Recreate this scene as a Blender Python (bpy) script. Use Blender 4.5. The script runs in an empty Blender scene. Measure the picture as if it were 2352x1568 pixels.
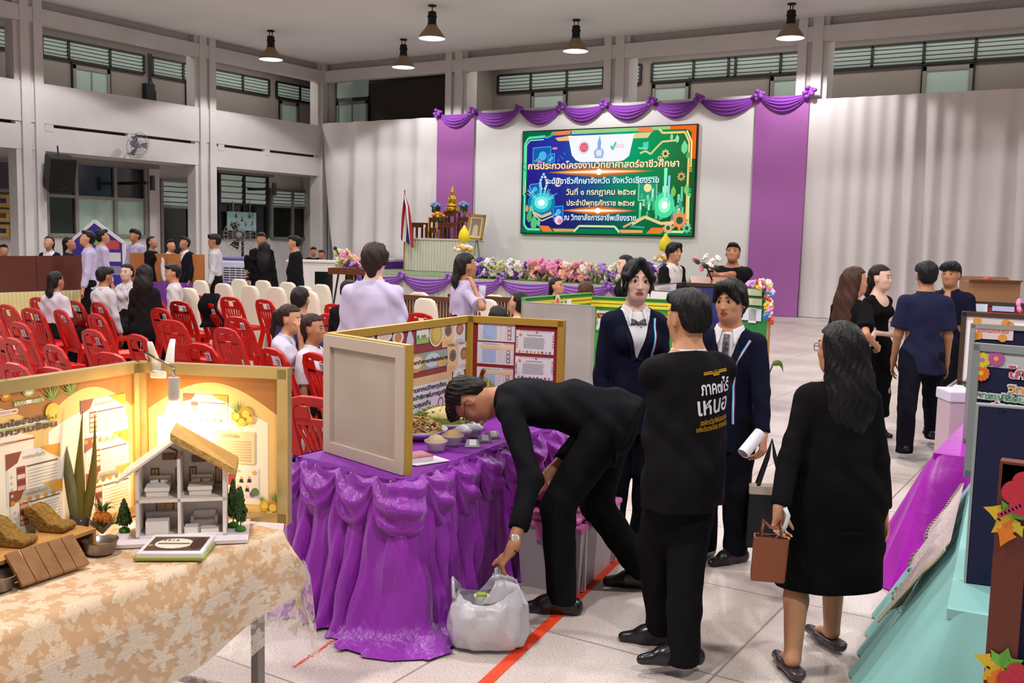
import bpy, bmesh, math, random
import numpy as np
from mathutils import Vector, Matrix
from mathutils.bvhtree import BVHTree
random.seed(7); RNG = np.random.default_rng(7)
SC = bpy.context.scene; COL = SC.collection; PI = math.pi; rad = math.radians
# ------------------------------------------------------------------ camera
FPX, EYE, YAW, PITCH, ROLL = 2287.0, 1.8, rad(32), rad(6.0), rad(1.3)
fwv = Vector((-math.sin(YAW)*math.cos(PITCH), math.cos(YAW)*math.cos(PITCH), -math.sin(PITCH)))
r0v = Vector((math.cos(YAW), math.sin(YAW), 0)); u0v = r0v.cross(fwv)
rv = r0v*math.cos(ROLL)+u0v*math.sin(ROLL); uv = u0v*math.cos(ROLL)-r0v*math.sin(ROLL)
CAM = Vector((0, 0, EYE))
cd = bpy.data.cameras.new('camera'); cam = bpy.data.objects.new('camera', cd); COL.objects.link(cam)
cd.sensor_width = 36; cd.lens = 36*FPX/2352; cd.clip_start = .05; cd.clip_end = 200
cam.matrix_world = Matrix(((rv.x, uv.x, -fwv.x, CAM.x), (rv.y, uv.y, -fwv.y, CAM.y), (rv.z, uv.z, -fwv.z, CAM.z), (0, 0, 0, 1)))
SC.camera = cam
def ray(px, py): return fwv+rv*((px-1176)/FPX)-uv*((py-784)/FPX)
def P(px, py, z=0.0):
    d = ray(px, py); return CAM+d*((z-EYE)/d.z)
def PX(px, py, X): d = ray(px, py); return CAM+d*(X/d.x)
def PY(px, py, Y): d = ray(px, py); return CAM+d*(Y/d.y)
def D(px, py, dep): return CAM+ray(px, py)*dep
# ------------------------------------------------------------------ world, exposure
w = bpy.data.worlds.new('world'); SC.world = w; w.use_nodes = True
w.node_tree.nodes['Background'].inputs[0].default_value = (.95, .86, .83, 1)
w.node_tree.nodes['Background'].inputs[1].default_value = .05
SC.view_settings.view_transform = 'Standard'; SC.view_settings.look = 'None'
SC.view_settings.exposure = 0.0; SC.view_settings.gamma = 1.0; SC.view_settings.use_curve_mapping = False
SC.cycles.max_bounces = 5; SC.cycles.diffuse_bounces = 3; SC.cycles.glossy_bounces = 2
SC.cycles.transmission_bounces = 4; SC.cycles.transparent_max_bounces = 8
SC.cycles.use_denoising = True; SC.cycles.caustics_reflective = False; SC.cycles.caustics_refractive = False
SC.cycles.sample_clamp_indirect = 4.0
# high-bay lamps: the five in view and the rest of the same grid over the hall
XL, YB, ZC, XR, YF = -22.74, 24.58, 7.2, 7.5, -5.0
LAMP_W = 430.0
LAMP_SEEN = [(622, 70), (927, 90), (993, 12), (1324, 45), (1819, 8)]
LAMPS = [P(a, b, ZC) for a, b in LAMP_SEEN]
LAMPS_OUT = [(-20.2, 14.3), (-12.2, 17.8), (-7.1, 17.5), (-2.2, 18.6), (-15.5, 12.5), (-9.5, 12), (-3.6, 11.8), (2.2, 12.5), (-9, 6.3), (-3.5, 6.0), (2.0, 6.2), (-2.8, 1.0), (2.4, .8), (-8.5, 1.2), (-15.5, 6.5)]
def lamp_light(x, y):
    l = bpy.data.lights.new('high_bay_light', 'SPOT'); l.energy = LAMP_W*(1.75 if y < 8 else 1.15 if y < 13 else .72); l.color = (1.0, .975, .975)
    l.spot_size = rad(138); l.spot_blend = .12; l.shadow_soft_size = .16
    o = bpy.data.objects.new('high_bay_light', l); COL.objects.link(o); o.location = (x, y, ZC-.80); return o
for p_ in LAMPS: lamp_light(p_.x, p_.y)
for x_, y_ in LAMPS_OUT: lamp_light(x_, y_)
# fluorescent light of the upper corridors
for (x_, y_, sx_, sy_) in ((XL-1.2, 17, .3, 6), (XL-1.2, 22.5, .3, 4), (-14.5, YB+1.3, 5, .3), (-9.5, YB+1.5, 5, .3), (-4, YB+1.5, 6, .3)):
    l = bpy.data.lights.new('corridor_light', 'AREA'); l.shape = 'RECTANGLE'; l.size, l.size_y = sx_, sy_; l.energy = 50; l.color = (1, .95, .88); o = bpy.data.objects.new('corridor_light', l); COL.objects.link(o); o.location = (x_, y_, ZC-.06)
# ------------------------------------------------------------------ materials
def lin(h):
    h = h.lstrip('#'); c = [int(h[i:i+2], 16)/255 for i in (0, 2, 4)]
    return tuple(((x+.055)/1.055)**2.4 if x > .04045 else x/12.92 for x in c)+(1.0,)
MATS = {}
def mat(name, col, rough=.6, metal=0.0, spec=.4, noise=None, bump=None, emit=0.0, alpha=1.0, sheen=0.0, trans=0.0, coat=0.0, stretch=(1, 1, 1)):
    """noise=(scale, second colour, lo, hi); bump=(scale, strength)"""
    if name in MATS: return MATS[name]
    m = bpy.data.materials.new(name); m.use_nodes = True; nt = m.node_tree; b = nt.nodes['Principled BSDF']
    c = lin(col) if isinstance(col, str) else tuple(col)+(1.0,) if len(col) == 3 else col
    b.inputs['Base Color'].default_value = c; b.inputs['Roughness'].default_value = rough
    b.inputs['Metallic'].default_value = metal; b.inputs['Specular IOR Level'].default_value = spec
    b.inputs['Alpha'].default_value = alpha; b.inputs['Sheen Weight'].default_value = sheen
    b.inputs['Transmission Weight'].default_value = trans; b.inputs['Coat Weight'].default_value = coat
    if emit: b.inputs['Emission Color'].default_value = c; b.inputs['Emission Strength'].default_value = emit
    if noise or bump:
        tc = nt.nodes.new('ShaderNodeTexCoord'); mp = nt.nodes.new('ShaderNodeMapping'); mp.inputs['Scale'].default_value = stretch
        nt.links.new(tc.outputs['Object'], mp.inputs['Vector'])
    if noise:
        n = nt.nodes.new('ShaderNodeTexNoise'); n.inputs['Scale'].default_value = noise[0]; n.inputs['Detail'].default_value = 3
        r = nt.nodes.new('ShaderNodeValToRGB'); r.color_ramp.elements[0].position = noise[2]; r.color_ramp.elements[1].position = noise[3]
        r.color_ramp.elements[0].color = c; r.color_ramp.elements[1].color = lin(noise[1])
        nt.links.new(mp.outputs[0], n.inputs['Vector']); nt.links.new(n.outputs[0], r.inputs[0]); nt.links.new(r.outputs[0], b.inputs['Base Color'])
    if bump:
        n = nt.nodes.new('ShaderNodeTexNoise'); n.inputs['Scale'].default_value = bump[0]; n.inputs['Detail'].default_value = 2
        u = nt.nodes.new('ShaderNodeBump'); u.inputs['Strength'].default_value = bump[1]; u.inputs['Distance'].default_value = .02
        nt.links.new(mp.outputs[0], n.inputs['Vector']); nt.links.new(n.outputs[0], u.inputs['Height']); nt.links.new(u.outputs[0], b.inputs['Normal'])
    MATS[name] = m; return m
def emis(name, col, s=1.0):
    if name in MATS: return MATS[name]
    m = bpy.data.materials.new(name); m.use_nodes = True; nt = m.node_tree; nt.nodes.clear()
    e = nt.nodes.new('ShaderNodeEmission'); o = nt.nodes.new('ShaderNodeOutputMaterial'); e.inputs[0].default_value = lin(col); e.inputs[1].default_value = s
    nt.links.new(e.outputs[0], o.inputs[0]); MATS[name] = m; return m
# ------------------------------------------------------------------ mesh building
def frame(o, x, y, z=None):
    x = Vector(x).normalized(); y = Vector(y); z = x.cross(y).normalized() if z is None else Vector(z).normalized(); y = z.cross(x)
    return Matrix(((x.x, y.x, z.x, o[0]), (x.y, y.y, z.y, o[1]), (x.z, y.z, z.z, o[2]), (0, 0, 0, 1)))
def ZR(a): return Matrix.Rotation(a, 4, 'Z')
def TR(x, y=0, z=0): return Matrix.Translation((x, y, z))
class MB:
    def __init__(s, M=None): s.v = []; s.f = []; s.m = []; s.M = M or Matrix()
    def add(s, vs, fs, m=0, M=None):
        M = s.M @ M if M is not None else s.M; n = len(s.v)
        s.v += [tuple(M @ Vector(q)) for q in vs]
        s.f += [tuple(i+n for i in f) for f in fs]; s.m += [m]*len(fs); return s
    def box(s, c, d, m=0, M=None):
        x, y, z = c; a, b, e = d[0]/2, d[1]/2, d[2]/2
        vs = [(x+i*a, y+j*b, z+k*e) for i in (-1, 1) for j in (-1, 1) for k in (-1, 1)]
        return s.add(vs, [(0, 1, 3, 2), (4, 6, 7, 5), (0, 4, 5, 1), (2, 3, 7, 6), (0, 2, 6, 4), (1, 5, 7, 3)], m, M)
    def bb(s, a, b, m=0, M=None): return s.box([(a[i]+b[i])/2 for i in range(3)], [abs(b[i]-a[i]) for i in range(3)], m, M)
    def quad(s, a, b, c, d, m=0, M=None): return s.add([a, b, c, d], [(0, 1, 2, 3)], m, M)
    def rect(s, x0, y0, x1, y1, z=0, m=0, M=None): return s.add([(x0, y0, z), (x1, y0, z), (x1, y1, z), (x0, y1, z)], [(0, 1, 2, 3)], m, M)
    def poly(s, pts, z=0, m=0, M=None): return s.add([(p[0], p[1], z) for p in pts], [tuple(range(len(pts)))], m, M)
    def disc(s, x, y, r, z=0, m=0, M=None, n=20, ry=None): return s.poly([(x+r*math.cos(2*PI*i/n), y+(ry or r)*math.sin(2*PI*i/n)) for i in range(n)], z, m, M)
    def prism(s, pts, h, m=0, M=None, z0=0):
        n = len(pts); vs = [(p[0], p[1], z0) for p in pts]+[(p[0], p[1], z0+h) for p in pts]
        fs = [tuple(range(n))[::-1], tuple(range(n, 2*n))]+[(i, (i+1) % n, n+(i+1) % n, n+i) for i in range(n)]
        return s.add(vs, fs, m, M)
    def tube(s, pts, r, n=8, m=0, M=None, cap=True, closed=False, flat=None):
        pts = [Vector(p) for p in pts]; k = len(pts); R = r if isinstance(r, (list, tuple)) else [r]*k; vs = []; fs = []
        t0 = (pts[1]-pts[0]).normalized(); up = Vector(flat[0]) if flat else (Vector((0, 0, 1)) if abs(t0.z) < .9 else Vector((1, 0, 0)))
        for i, p in enumerate(pts):
            if closed: t = pts[(i+1) % k]-pts[i-1]
            else: t = pts[min(i+1, k-1)]-pts[max(i-1, 0)]
            t = t.normalized() if t.length > 1e-9 else t0
            a = t.cross(up); a = a.normalized() if a.length > 1e-6 else t.orthogonal().normalized(); b = a.cross(t)
            if not flat: up = b
            for j in range(n):
                q = 2*PI*j/n; vs.append(p+a*(math.cos(q)*R[i])+b*(math.sin(q)*R[i]*(flat[1] if flat else 1)))
        for i in range(k if closed else k-1):
            for j in range(n): fs.append((i*n+j, i*n+(j+1) % n, ((i+1) % k)*n+(j+1) % n, ((i+1) % k)*n+j))
        if cap and not closed: fs += [tuple(range(n))[::-1], tuple((k-1)*n+j for j in range(n))]
        return s.add(vs, fs, m, M)
    def lathe(s, prof, n=20, m=0, M=None, cap=False, sx=1, sy=1):
        vs = []; fs = []
        for r, z in prof: vs += [(r*sx*math.cos(2*PI*j/n), r*sy*math.sin(2*PI*j/n), z) for j in range(n)]
        for i in range(len(prof)-1): fs += [(i*n+j, i*n+(j+1) % n, (i+1)*n+(j+1) % n, (i+1)*n+j) for j in range(n)]
        if cap: fs += [tuple(range(n))[::-1], tuple((len(prof)-1)*n+j for j in range(n))]
        return s.add(vs, fs, m, M)
    def grid(s, fn, nu, nv, m=0, M=None, closed=False):
        vs = [fn(i/nu, j/nv) for j in range(nv+1) for i in range(nu+1)]; w = nu+1
        return s.add(vs, [(j*w+i, j*w+i+1, (j+1)*w+i+1, (j+1)*w+i) for j in range(nv) for i in range(nu)], m, M)
    def ball(s, c, r, n=12, m=0, M=None, nz=8):
        rx, ry, rz = r if isinstance(r, (tuple, list)) else (r, r, r); vs = []; 
        for i in range(nz+1):
            t = PI*i/nz
            vs += [(c[0]+rx*math.sin(t)*math.cos(2*PI*j/n), c[1]+ry*math.sin(t)*math.sin(2*PI*j/n), c[2]-rz*math.cos(t)) for j in range(n)]
        fs = [(i*n+j, i*n+(j+1) % n, (i+1)*n+(j+1) % n, (i+1)*n+j) for i in range(nz) for j in range(n)]
        return s.add(vs, fs, m, M)
    def build(s, name, mats, parent=None, smooth=False, bevel=0, solid=0, sub=0, auto=None):
        me = bpy.data.meshes.new(name); me.from_pydata(s.v, [], s.f)
        if not isinstance(mats, (list, tuple)): mats = [mats]
        for q in mats: me.materials.append(q)
        if len(mats) > 1: me.polygons.foreach_set('material_index', s.m)
        if smooth: me.polygons.foreach_set('use_smooth', [True]*len(me.polygons))
        me.validate(); me.update(); o = bpy.data.objects.new(name, me); COL.objects.link(o)
        if smooth and auto:
            bm = bmesh.new(); bm.from_mesh(me)
            for e in bm.edges:
                if len(e.link_faces) == 2 and e.calc_face_angle(0) > rad(auto): e.smooth = False
            bm.to_mesh(me); bm.free()
        if parent is not None: o.parent = parent
        if bevel: q = o.modifiers.new('bevel', 'BEVEL'); q.width = bevel; q.segments = 2; q.limit_method = 'ANGLE'; q.angle_limit = rad(40)
        if solid: q = o.modifiers.new('solid', 'SOLIDIFY'); q.thickness = solid; q.offset = 0
        if sub: q = o.modifiers.new('sub', 'SUBSURF'); q.levels = sub; q.render_levels = sub
        return o
def tag(o, label=None, cat=None, group=None, kind=None):
    if label: o['label'] = label
    if cat: o['category'] = cat
    if group: o['group'] = group
    if kind: o['kind'] = kind
    return o
def thing(name, label, cat, loc=(0, 0, 0), rotz=0.0, group=None):
    o = bpy.data.objects.new(name, None); COL.objects.link(o); o.empty_display_size = .1
    o.location = loc; o.rotation_euler = (0, 0, rotz); return tag(o, label, cat, group)
def kids(o): return [c for c in bpy.data.objects if c.parent == o]
def dup(root, loc, rotz, label, group=None):
    def cp(o, par):
        c = o.copy(); COL.objects.link(c); c.parent = par
        for ch in KID.get(o.name, []): cp(ch, c)
        return c
    KID = {}
    for o in COL.objects:
        if o.parent: KID.setdefault(o.parent.name, []).append(o)
    r = cp(root, None); r.location = loc; r.rotation_euler = (0, 0, rotz); r['label'] = label
    if group: r['group'] = group
    return r
def struct(name, mb, m, **k): return tag(mb.build(name, m, **k), kind='structure')
def text_mesh(s, size, off=0.0, ext=0.0, align='CENTER', res=2):
    c = bpy.data.curves.new('txt', 'FONT'); c.body = s; c.size = size; c.offset = off; c.extrude = ext; c.align_x = align; c.align_y = 'CENTER'; c.resolution_u = res
    o = bpy.data.objects.new('txt', c); COL.objects.link(o); dg = bpy.context.evaluated_depsgraph_get()
    me = bpy.data.meshes.new_from_object(o.evaluated_get(dg)); bpy.data.objects.remove(o); bpy.data.curves.remove(c)
    return [tuple(v.co) for v in me.vertices], [tuple(p.vertices) for p in me.polygons]
def text(mb, s, size, M, m=0, width=None, off=0.0, ext=0.0, align='CENTER'):
    vs, fs = text_mesh(s, size, off, ext, align)
    if not vs: return
    if width:
        x0 = min(v[0] for v in vs); x1 = max(v[0] for v in vs); k = width/(x1-x0); vs = [((v[0]-(x0+x1)/2)*k, v[1], v[2]) for v in vs]
    mb.add(vs, fs, m, M)
# ================================================================== the hall
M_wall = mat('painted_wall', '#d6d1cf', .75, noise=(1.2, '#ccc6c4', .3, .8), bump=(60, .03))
M_wall2 = mat('corridor_wall', '#a89c95', .8)
M_ceil = mat('ceiling_paint', '#e6e4e3', .8, noise=(.6, '#dddad9', .3, .8))
M_dark = mat('dark_frame', '#1d1f1e', .5)
M_alu = mat('aluminium_frame', '#8d8883', .45, .3)
M_slat = mat('louvre_glass', '#aab8ae', .25, emit=.22)
M_glassd = mat('dark_window_glass', '#141a18', .12, spec=.6)
M_glassl = mat('pale_window_glass', '#9fb1a8', .2, emit=.10)
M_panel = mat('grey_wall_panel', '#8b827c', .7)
M_line = mat('red_floor_tape', '#e8431c', .55, noise=(40, '#d83c18', .3, .7))
def floor_mat():
    m = bpy.data.materials.new('terrazzo_floor'); m.use_nodes = True; nt = m.node_tree; b = nt.nodes['Principled BSDF']; L = nt.links.new; N = nt.nodes.new
    tc = N('ShaderNodeTexCoord'); v = N('ShaderNodeTexNoise'); v.inputs['Scale'].default_value = 130; v.inputs['Detail'].default_value = 2
    r = N('ShaderNodeValToRGB'); e = r.color_ramp.elements; e[0].position = .30; e[0].color = lin('#a6988f'); e[1].position = .5; e[1].color = lin('#d6cdc8')
    L(tc.outputs['Object'], v.inputs['Vector']); L(v.outputs[0], r.inputs[0])
    n2 = N('ShaderNodeTexNoise'); n2.inputs['Scale'].default_value = 1.1; n2.inputs['Detail'].default_value = 4; L(tc.outputs['Object'], n2.inputs['Vector'])
    r2 = N('ShaderNodeValToRGB'); r2.color_ramp.elements[0].position = .3; r2.color_ramp.elements[0].color = lin('#dacfc8'); r2.color_ramp.elements[1].position = .7; r2.color_ramp.elements[1].color = (1, 1, 1, 1); L(n2.outputs[0], r2.inputs[0])
    mx = N('ShaderNodeMix'); mx.data_type = 'RGBA'; mx.blend_type = 'MULTIPLY'; mx.inputs[0].default_value = 1; L(r.outputs[0], mx.inputs[6]); L(r2.outputs[0], mx.inputs[7])
    br = N('ShaderNodeTexBrick'); br.offset = 0; br.inputs['Scale'].default_value = 1; br.inputs['Mortar Size'].default_value = .006; br.inputs['Brick Width'].default_value = 1.05; br.inputs['Row Height'].default_value = 1.05
    mp = N('ShaderNodeMapping'); mp.inputs['Location'].default_value = (.32, .35, 0); L(tc.outputs['Object'], mp.inputs[0]); L(mp.outputs[0], br.inputs['Vector'])
    m2 = N('ShaderNodeMix'); m2.data_type = 'RGBA'; L(br.outputs['Fac'], m2.inputs[0]); L(mx.outputs[2], m2.inputs[6]); m2.inputs[7].default_value = lin('#8f8178'); L(m2.outputs[2], b.inputs['Base Color'])
    b.inputs['Roughness'].default_value = .38; b.inputs['Specular IOR Level'].default_value = .35; return m
struct('floor', MB().bb((-27, YF, -.1), (XR, 28, 0)), floor_mat())
struct('ceiling', MB().bb((-27, YF, ZC), (XR, 28, ZC+.2)), M_ceil)
struct('wall_right', MB().bb((XR, YF, 0), (XR+.2, 28, ZC)), M_wall)
struct('wall_front', MB().bb((-27, YF-.2, 0), (XR, YF, ZC)), M_wall)
TN = [0]
def trim(mb, m, **k): TN[0] += 1; return struct('trim_%d' % TN[0], mb, m, **k)
# ceiling beams and columns, each column a pair of ribs with a pipe groove between
trim(MB().bb((XL-.25, YF, 6.62), (XL, YB, 6.98)).bb((XL-.55, YF, 6.98), (XL-.25, YB, ZC)), M_wall)
trim(MB().bb((XL, YB, 6.62), (XR, YB+.25, 6.98)).bb((XL, YB+.25, 6.98), (XR, YB+.5, ZC)), M_wall)
for y in (14.45, 19.78, 24.75, 9.1, 3.8): trim(MB().bb((XL-.3, y-.27, 0), (XL+.02, y-.05, ZC)).bb((XL-.3, y+.07, 0), (XL+.02, y+.3, ZC)).bb((XL-.4, y-.4, 0), (XL-.06, y+.3, ZC)), M_wall)
for x in (-17.6, -12.33, -7.08, -1.8, 3.4): trim(MB().bb((x-.3, YB-.02, 0), (x-.08, YB+.3, ZC)).bb((x+.05, YB-.02, 0), (x+.3, YB+.3, ZC)).bb((x-.3, YB+.08, 0), (x+.42, YB+.6, ZC)), M_wall)
# left balcony: two parapet bands with a dark slot, floor slab behind
bal = MB(); ys = [YF, 3.7, 9.0, 14.2, 14.65, 17.3, 19.5, 20.1, 22.1, YB]
bal.bb((XL-.15, YF, 4.28), (XL-.03, YB, 5.23)).bb((XL-.18, YF, 3.62), (XL-.05, YB, 4.2)).bb((XL-2.3, YF, 3.62), (XL-.1, YB+2.3, 3.72))
for y in (14.8, 17.15, 20.2, 22.0): bal.bb((XL-.16, y, 4.1), (XL-.04, y+.22, 4.35))
struct('wall_left_balcony', bal, M_wall)
struct('wall_left_slot', MB().bb((XL-.3, YF, 4.15), (XL-.25, YB, 4.32)), M_dark)
# upper storey of the left side, set back behind a corridor
X2 = XL-2.3
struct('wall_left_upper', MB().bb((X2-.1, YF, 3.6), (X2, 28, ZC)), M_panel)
struct('wall_left', MB().bb((XL-1.6, YF, 0), (XL-1.5, YB, 1.58)).bb((XL-1.62, YF, 3.15), (XL-1.5, 15.6, 3.7)).bb((XL-1.6, YF, 0), (XL-1.52, YB+.5, 3.7)), M_wall)
trim(MB().bb((XL-1.5, YF, 0), (XL-.0, 14.05, 0.02)), M_wall)
WN = [0]
def window(parts):
    """parts: list of (kind, matrix-frame rect) drawn on one local plane; x along wall, y up, z into the room"""
    WN[0] += 1; return WN[0]
def louvre_window(M, x0, x1, z0, z1, splits):
    WN[0] += 1; w = tag(bpy.data.objects.new('window_%d' % WN[0], None), kind='structure'); COL.objects.link(w)
    f = MB(M); 
    for xs in [x0]+splits+[x1]: f.bb((xs-.035, z0, 0), (xs+.035, z1, .07))
    f.bb((x0, z0-.035, 0), (x1, z0+.03, .07)).bb((x0, z1-.03, 0), (x1, z1+.035, .07)); f.build('window_frame', M_dark, w)
    ed = [x0]+splits+[x1]
    for a, b in zip(ed[:-1], ed[1:]):
        g = MB(M); n = 5; h = (z1-z0)/n
        for i in range(n): g.add([(a+.03, z0+i*h+.012, .005), (b-.03, z0+i*h+.012, .005), (b-.03, z0+(i+1)*h-.02, .05), (a+.03, z0+(i+1)*h-.02, .05)], [(0, 1, 2, 3)])
        g.build('louvre', M_slat, w)
    MB(M).bb((x0, z0, -.02), (x1, z1, .002)).build('opening', M_dark, w)
    return w
ML = frame((X2, 0, 0), (0, 1, 0), (0, 0, 1)); MBK = frame((0, YB+2.3, 0), (1, 0, 0), (0, 0, 1))
for (x0, x1, sp) in ((13.4, 15.4, [14.6]), (16.2, 19.4, [16.98, 18.27]), (19.7, 21.7, [20.82]), (22.0, 24.35, [23.2]), (24.7, 26.6, [25.8])): louvre_window(ML, x0, x1, 6.3, 6.8, sp)
def door_leaf(M, x0, x1, z0, z1, glass=M_glassl, split=True):
    WN[0] += 1; w = tag(bpy.data.objects.new('door_%d' % WN[0], None), kind='structure'); COL.objects.link(w); f = MB(M)
    for a, b in ((x0, x0+.09), (x1-.09, x1)): f.bb((a, z0, 0), (b, z1, .06))
    f.bb((x0, z1-.1, 0), (x1, z1, .06)); f.build('door_frame', M_alu, w)
    f2 = MB(M)
    for a, b in ((x0-.04, x0), (x1, x1+.04)): f2.bb((a, z0, 0), (b, z1+.15, .05))
    f2.build('door_jamb', M_dark, w); g = MB(M).bb((x0+.09, z0, .0), (x1-.09, z1-.1, .03)); g.build('pane', glass, w)
    if split: MB(M).bb(((x0+x1)/2-.02, z0, .03), ((x0+x1)/2+.02, z1-.1, .045)).build('mullion', M_alu, w)
    return w
for x0, x1 in ((17.1, 18.25), (20.95, 21.7), (24.85, 25.7), (13.6, 14.4)): door_leaf(ML, x0, x1, 3.8, 6.2, split=x0 == 17.1)
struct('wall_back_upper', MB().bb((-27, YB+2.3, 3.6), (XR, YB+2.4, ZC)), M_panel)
struct('wall_back', MB().bb((-27, YB+.6, 0), (XR, YB+.8, 4.4)).bb((-27, YB+.7, 4.3), (XR, YB+2.3, 4.4)), M_wall)
struct('wall_back_recess', MB().bb((-22.6, YB+1.2, 4.4), (-18.3, YB+1.3, 6.7)), mat('recess_dark_paint', '#4a423d', .8))  # back of the upper recess in one even dark brown
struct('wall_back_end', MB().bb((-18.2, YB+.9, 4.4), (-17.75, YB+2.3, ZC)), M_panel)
for (x0, x1, sp) in ((-17.5, -12.6, [-16.3, -15.03, -13.8]), (-12.24, -7.9, [-10.97, -9.95, -9.75, -8.5]), (-7.27, 1.0, [-6.14, -4.9, -3.72, -2.4, -1.2])): louvre_window(MBK, x0, x1, 6.3, 6.82, sp)
for x0, x1 in ((-16.25, -15.05), (-12.2, -11.1), (-8.75, -7.75), (-4.9, -3.75)): door_leaf(MBK, x0, x1, 4.5, 6.22, split=False)
door_leaf(frame((0, YB+1.15, 0), (1, 0, 0), (0, 0, 1)), -23.2, -21.85, 4.5, 6.15)
MB(frame((0, YB+1.15, 0), (1, 0, 0), (0, 0, 1))).bb((-23.2, 6.28, 0), (-21.85, 6.8, .03)).build('window_40', M_glassl)['kind'] = 'structure'
# ground-floor shopfront on the left wall
XW = XL-1.5; MW = frame((XW, 0, 0), (0, 1, 0), (0, 0, 1))
def shop(y0, y1, z0, z1, cols, zt, frm, tops, lows):
    WN[0] += 1; w = tag(bpy.data.objects.new('window_%d' % WN[0], None), kind='structure'); COL.objects.link(w); f = MB(MW); ed = [y0]+cols+[y1]
    for y in ed: f.bb((y-.05, z0, 0), (y+.05, z1, .1))
    for z in (z0, zt, z1): f.bb((y0, z-.04, 0), (y1, z+.04, .09))
    f.build('window_frame', frm, w)
    for i, (a, b) in enumerate(zip(ed[:-1], ed[1:])):
        for zz0, zz1, mt in ((zt, z1, tops[i]), (z0, zt, lows[i])):
            if mt is M_slat:
                g = MB(MW); MB(MW).bb((a, zz0, -.01), (b, zz1, .01)).build('opening', M_dark, w); n = 5; h = (zz1-zz0)/n
                for k in range(n): g.add([(a+.05, zz0+k*h, .02), (b-.05, zz0+k*h, .02), (b-.05, zz0+(k+1)*h-.03, .07), (a+.05, zz0+(k+1)*h-.03, .07)], [(0, 1, 2, 3)])
                g.build('louvre', mt, w)
            else: MB(MW).bb((a+.05, zz0+.03, 0), (b-.05, zz1-.03, .03)).build('pane', mt, w)
M_cream = mat('cream_door_panel', '#b5ab9c', .6); M_fros = mat('frosted_glass', '#9cab9f', .3, emit=.12, noise=(3, '#7fa08f', .4, .7))
shop(15.7, 18.75, 1.58, 3.5, [16.55, 17.75], 2.6, M_alu, [M_glassd]*3, [M_glassd, M_fros, M_fros])
shop(19.3, 20.75, 1.0, 3.2, [20.3], 2.45, M_alu, [M_slat]*2, [M_glassd, M_cream])
shop(21.45, 23.45, 1.58, 3.55, [22.45], 2.62, M_dark, [M_slat]*2, [M_glassd]*2)
shop(23.65, 25.65, 1.58, 3.15, [24.6], 2.62, M_alu, [M_slat]*2, [M_glassd]*2)
shop(12.5, 15.0, 1.58, 3.4, [13.7], 2.66, M_alu, [M_glassd]*2, [M_glassd]*2)
trim(MB(MW).bb((15.6, 3.5, 0), (19.1, 3.62, .25)).bb((21.3, 3.55, 0), (23.6, 3.63, .25)), M_alu)
trim(MB(MW).bb((18.85, 0, 0), (19.2, 3.6, .12)).bb((20.8, 0, 0), (21.3, 3.6, .12)).bb((15.05, 0, 0), (15.6, 3.6, .12)), M_wall)
# red tape on the floor
tp = lambda a, b, w: [(a+(b-a).normalized().cross(Vector((0, 0, 1)))*w*s).to_tuple() for a, s in ((a, -1), (a, 1))]+[(b+(b-a).normalized().cross(Vector((0, 0, 1)))*w*s).to_tuple() for s in (1, -1)]
def tape(pts, label, w):
    mb = MB()
    for a, b in zip(pts[:-1], pts[1:]):
        q = tp(a, b, w); mb.add([(x, y, .003) for x, y, z in q]+[(x, y, .0005) for x, y, z in q], [(0, 1, 2, 3), (4, 5, 1, 0), (5, 6, 2, 1), (6, 7, 3, 2), (7, 4, 0, 3)])
    tag(mb.build('floor_tape', M_line), label, 'tape')
tape([P(1060, 1620), P(1440, 1265)], 'wide red tape line on the floor running under the white plastic bag', .028)
dash = MB()
for i in range(26):
    a = P(675+i*6.1, 1532-i*4.1); b = P(675+i*6.1+3.2+random.random()*2.5, 1532-i*4.1-2.4); q = tp(a, b, .006+random.random()*.008); dash.add([(x, y, .002) for x, y, z in q], [(0, 1, 2, 3)])
tag(dash.build('worn_floor_tape', M_line), 'worn, broken red tape line on the floor by the purple skirt', 'tape')
tape([P(640, 1066), P(740, 1082)], 'thin red tape line on the floor between lace table and purple table', .012)
# ------------------------------------------------------------------ high-bay lamps
M_shade = mat('lamp_shade_bronze', '#8f7a60', .5, .2); M_shin = mat('lamp_reflector', '#e4e2e6', .3, .0, emit=1.6); M_housing = mat('lamp_housing_black', '#17130f', .5, .3)
M_bulb = emis('lamp_glow', '#f4f2ff', 6)
def make_lamp():
    t = thing('high_bay_lamp', 'lamp', 'lamp', (0, 0, ZC))
    MB().lathe([(.1, 0), (.1, -.03), (.03, -.04)], 16, cap=True).tube([(-.05, 0, -.02), (-.05, 0, -.2)], .012).tube([(.05, 0, -.02), (.05, 0, -.2)], .012).build('bracket', M_housing, t)
    h = MB().lathe([(.06, -.14), (.1, -.16), (.1, -.25), (.115, -.25), (.115, -.28), (.1, -.28), (.1, -.42), (.12, -.46)], 20, cap=True); h.build('housing', M_housing, t, smooth=True, auto=40)
    MB().lathe([(.11, -.45), (.15, -.52), (.22, -.60), (.29, -.70), (.31, -.76), (.315, -.77)], 28).build('shade', M_shade, t, smooth=True)
    MB().lathe([(.313, -.77), (.30, -.757), (.28, -.70), (.21, -.60), (.14, -.53), (.05, -.5)], 28).build('reflector', M_shin, t, smooth=True)
    MB().lathe([(.02, -.5), (.05, -.56), (.06, -.64), (.03, -.7), (.0, -.71)], 14).build('bulb', M_bulb, t, smooth=True)
    return t
lamp0 = make_lamp(); lb = ['leftmost ceiling lamp, dim inside, near the left wall', 'ceiling lamp hanging lowest in view, left of the first back column', 'ceiling lamp at the top edge, second row, left of centre', 'ceiling lamp above the left end of the lit screen', 'rightmost ceiling lamp, cut by the top edge of the picture']
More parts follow.
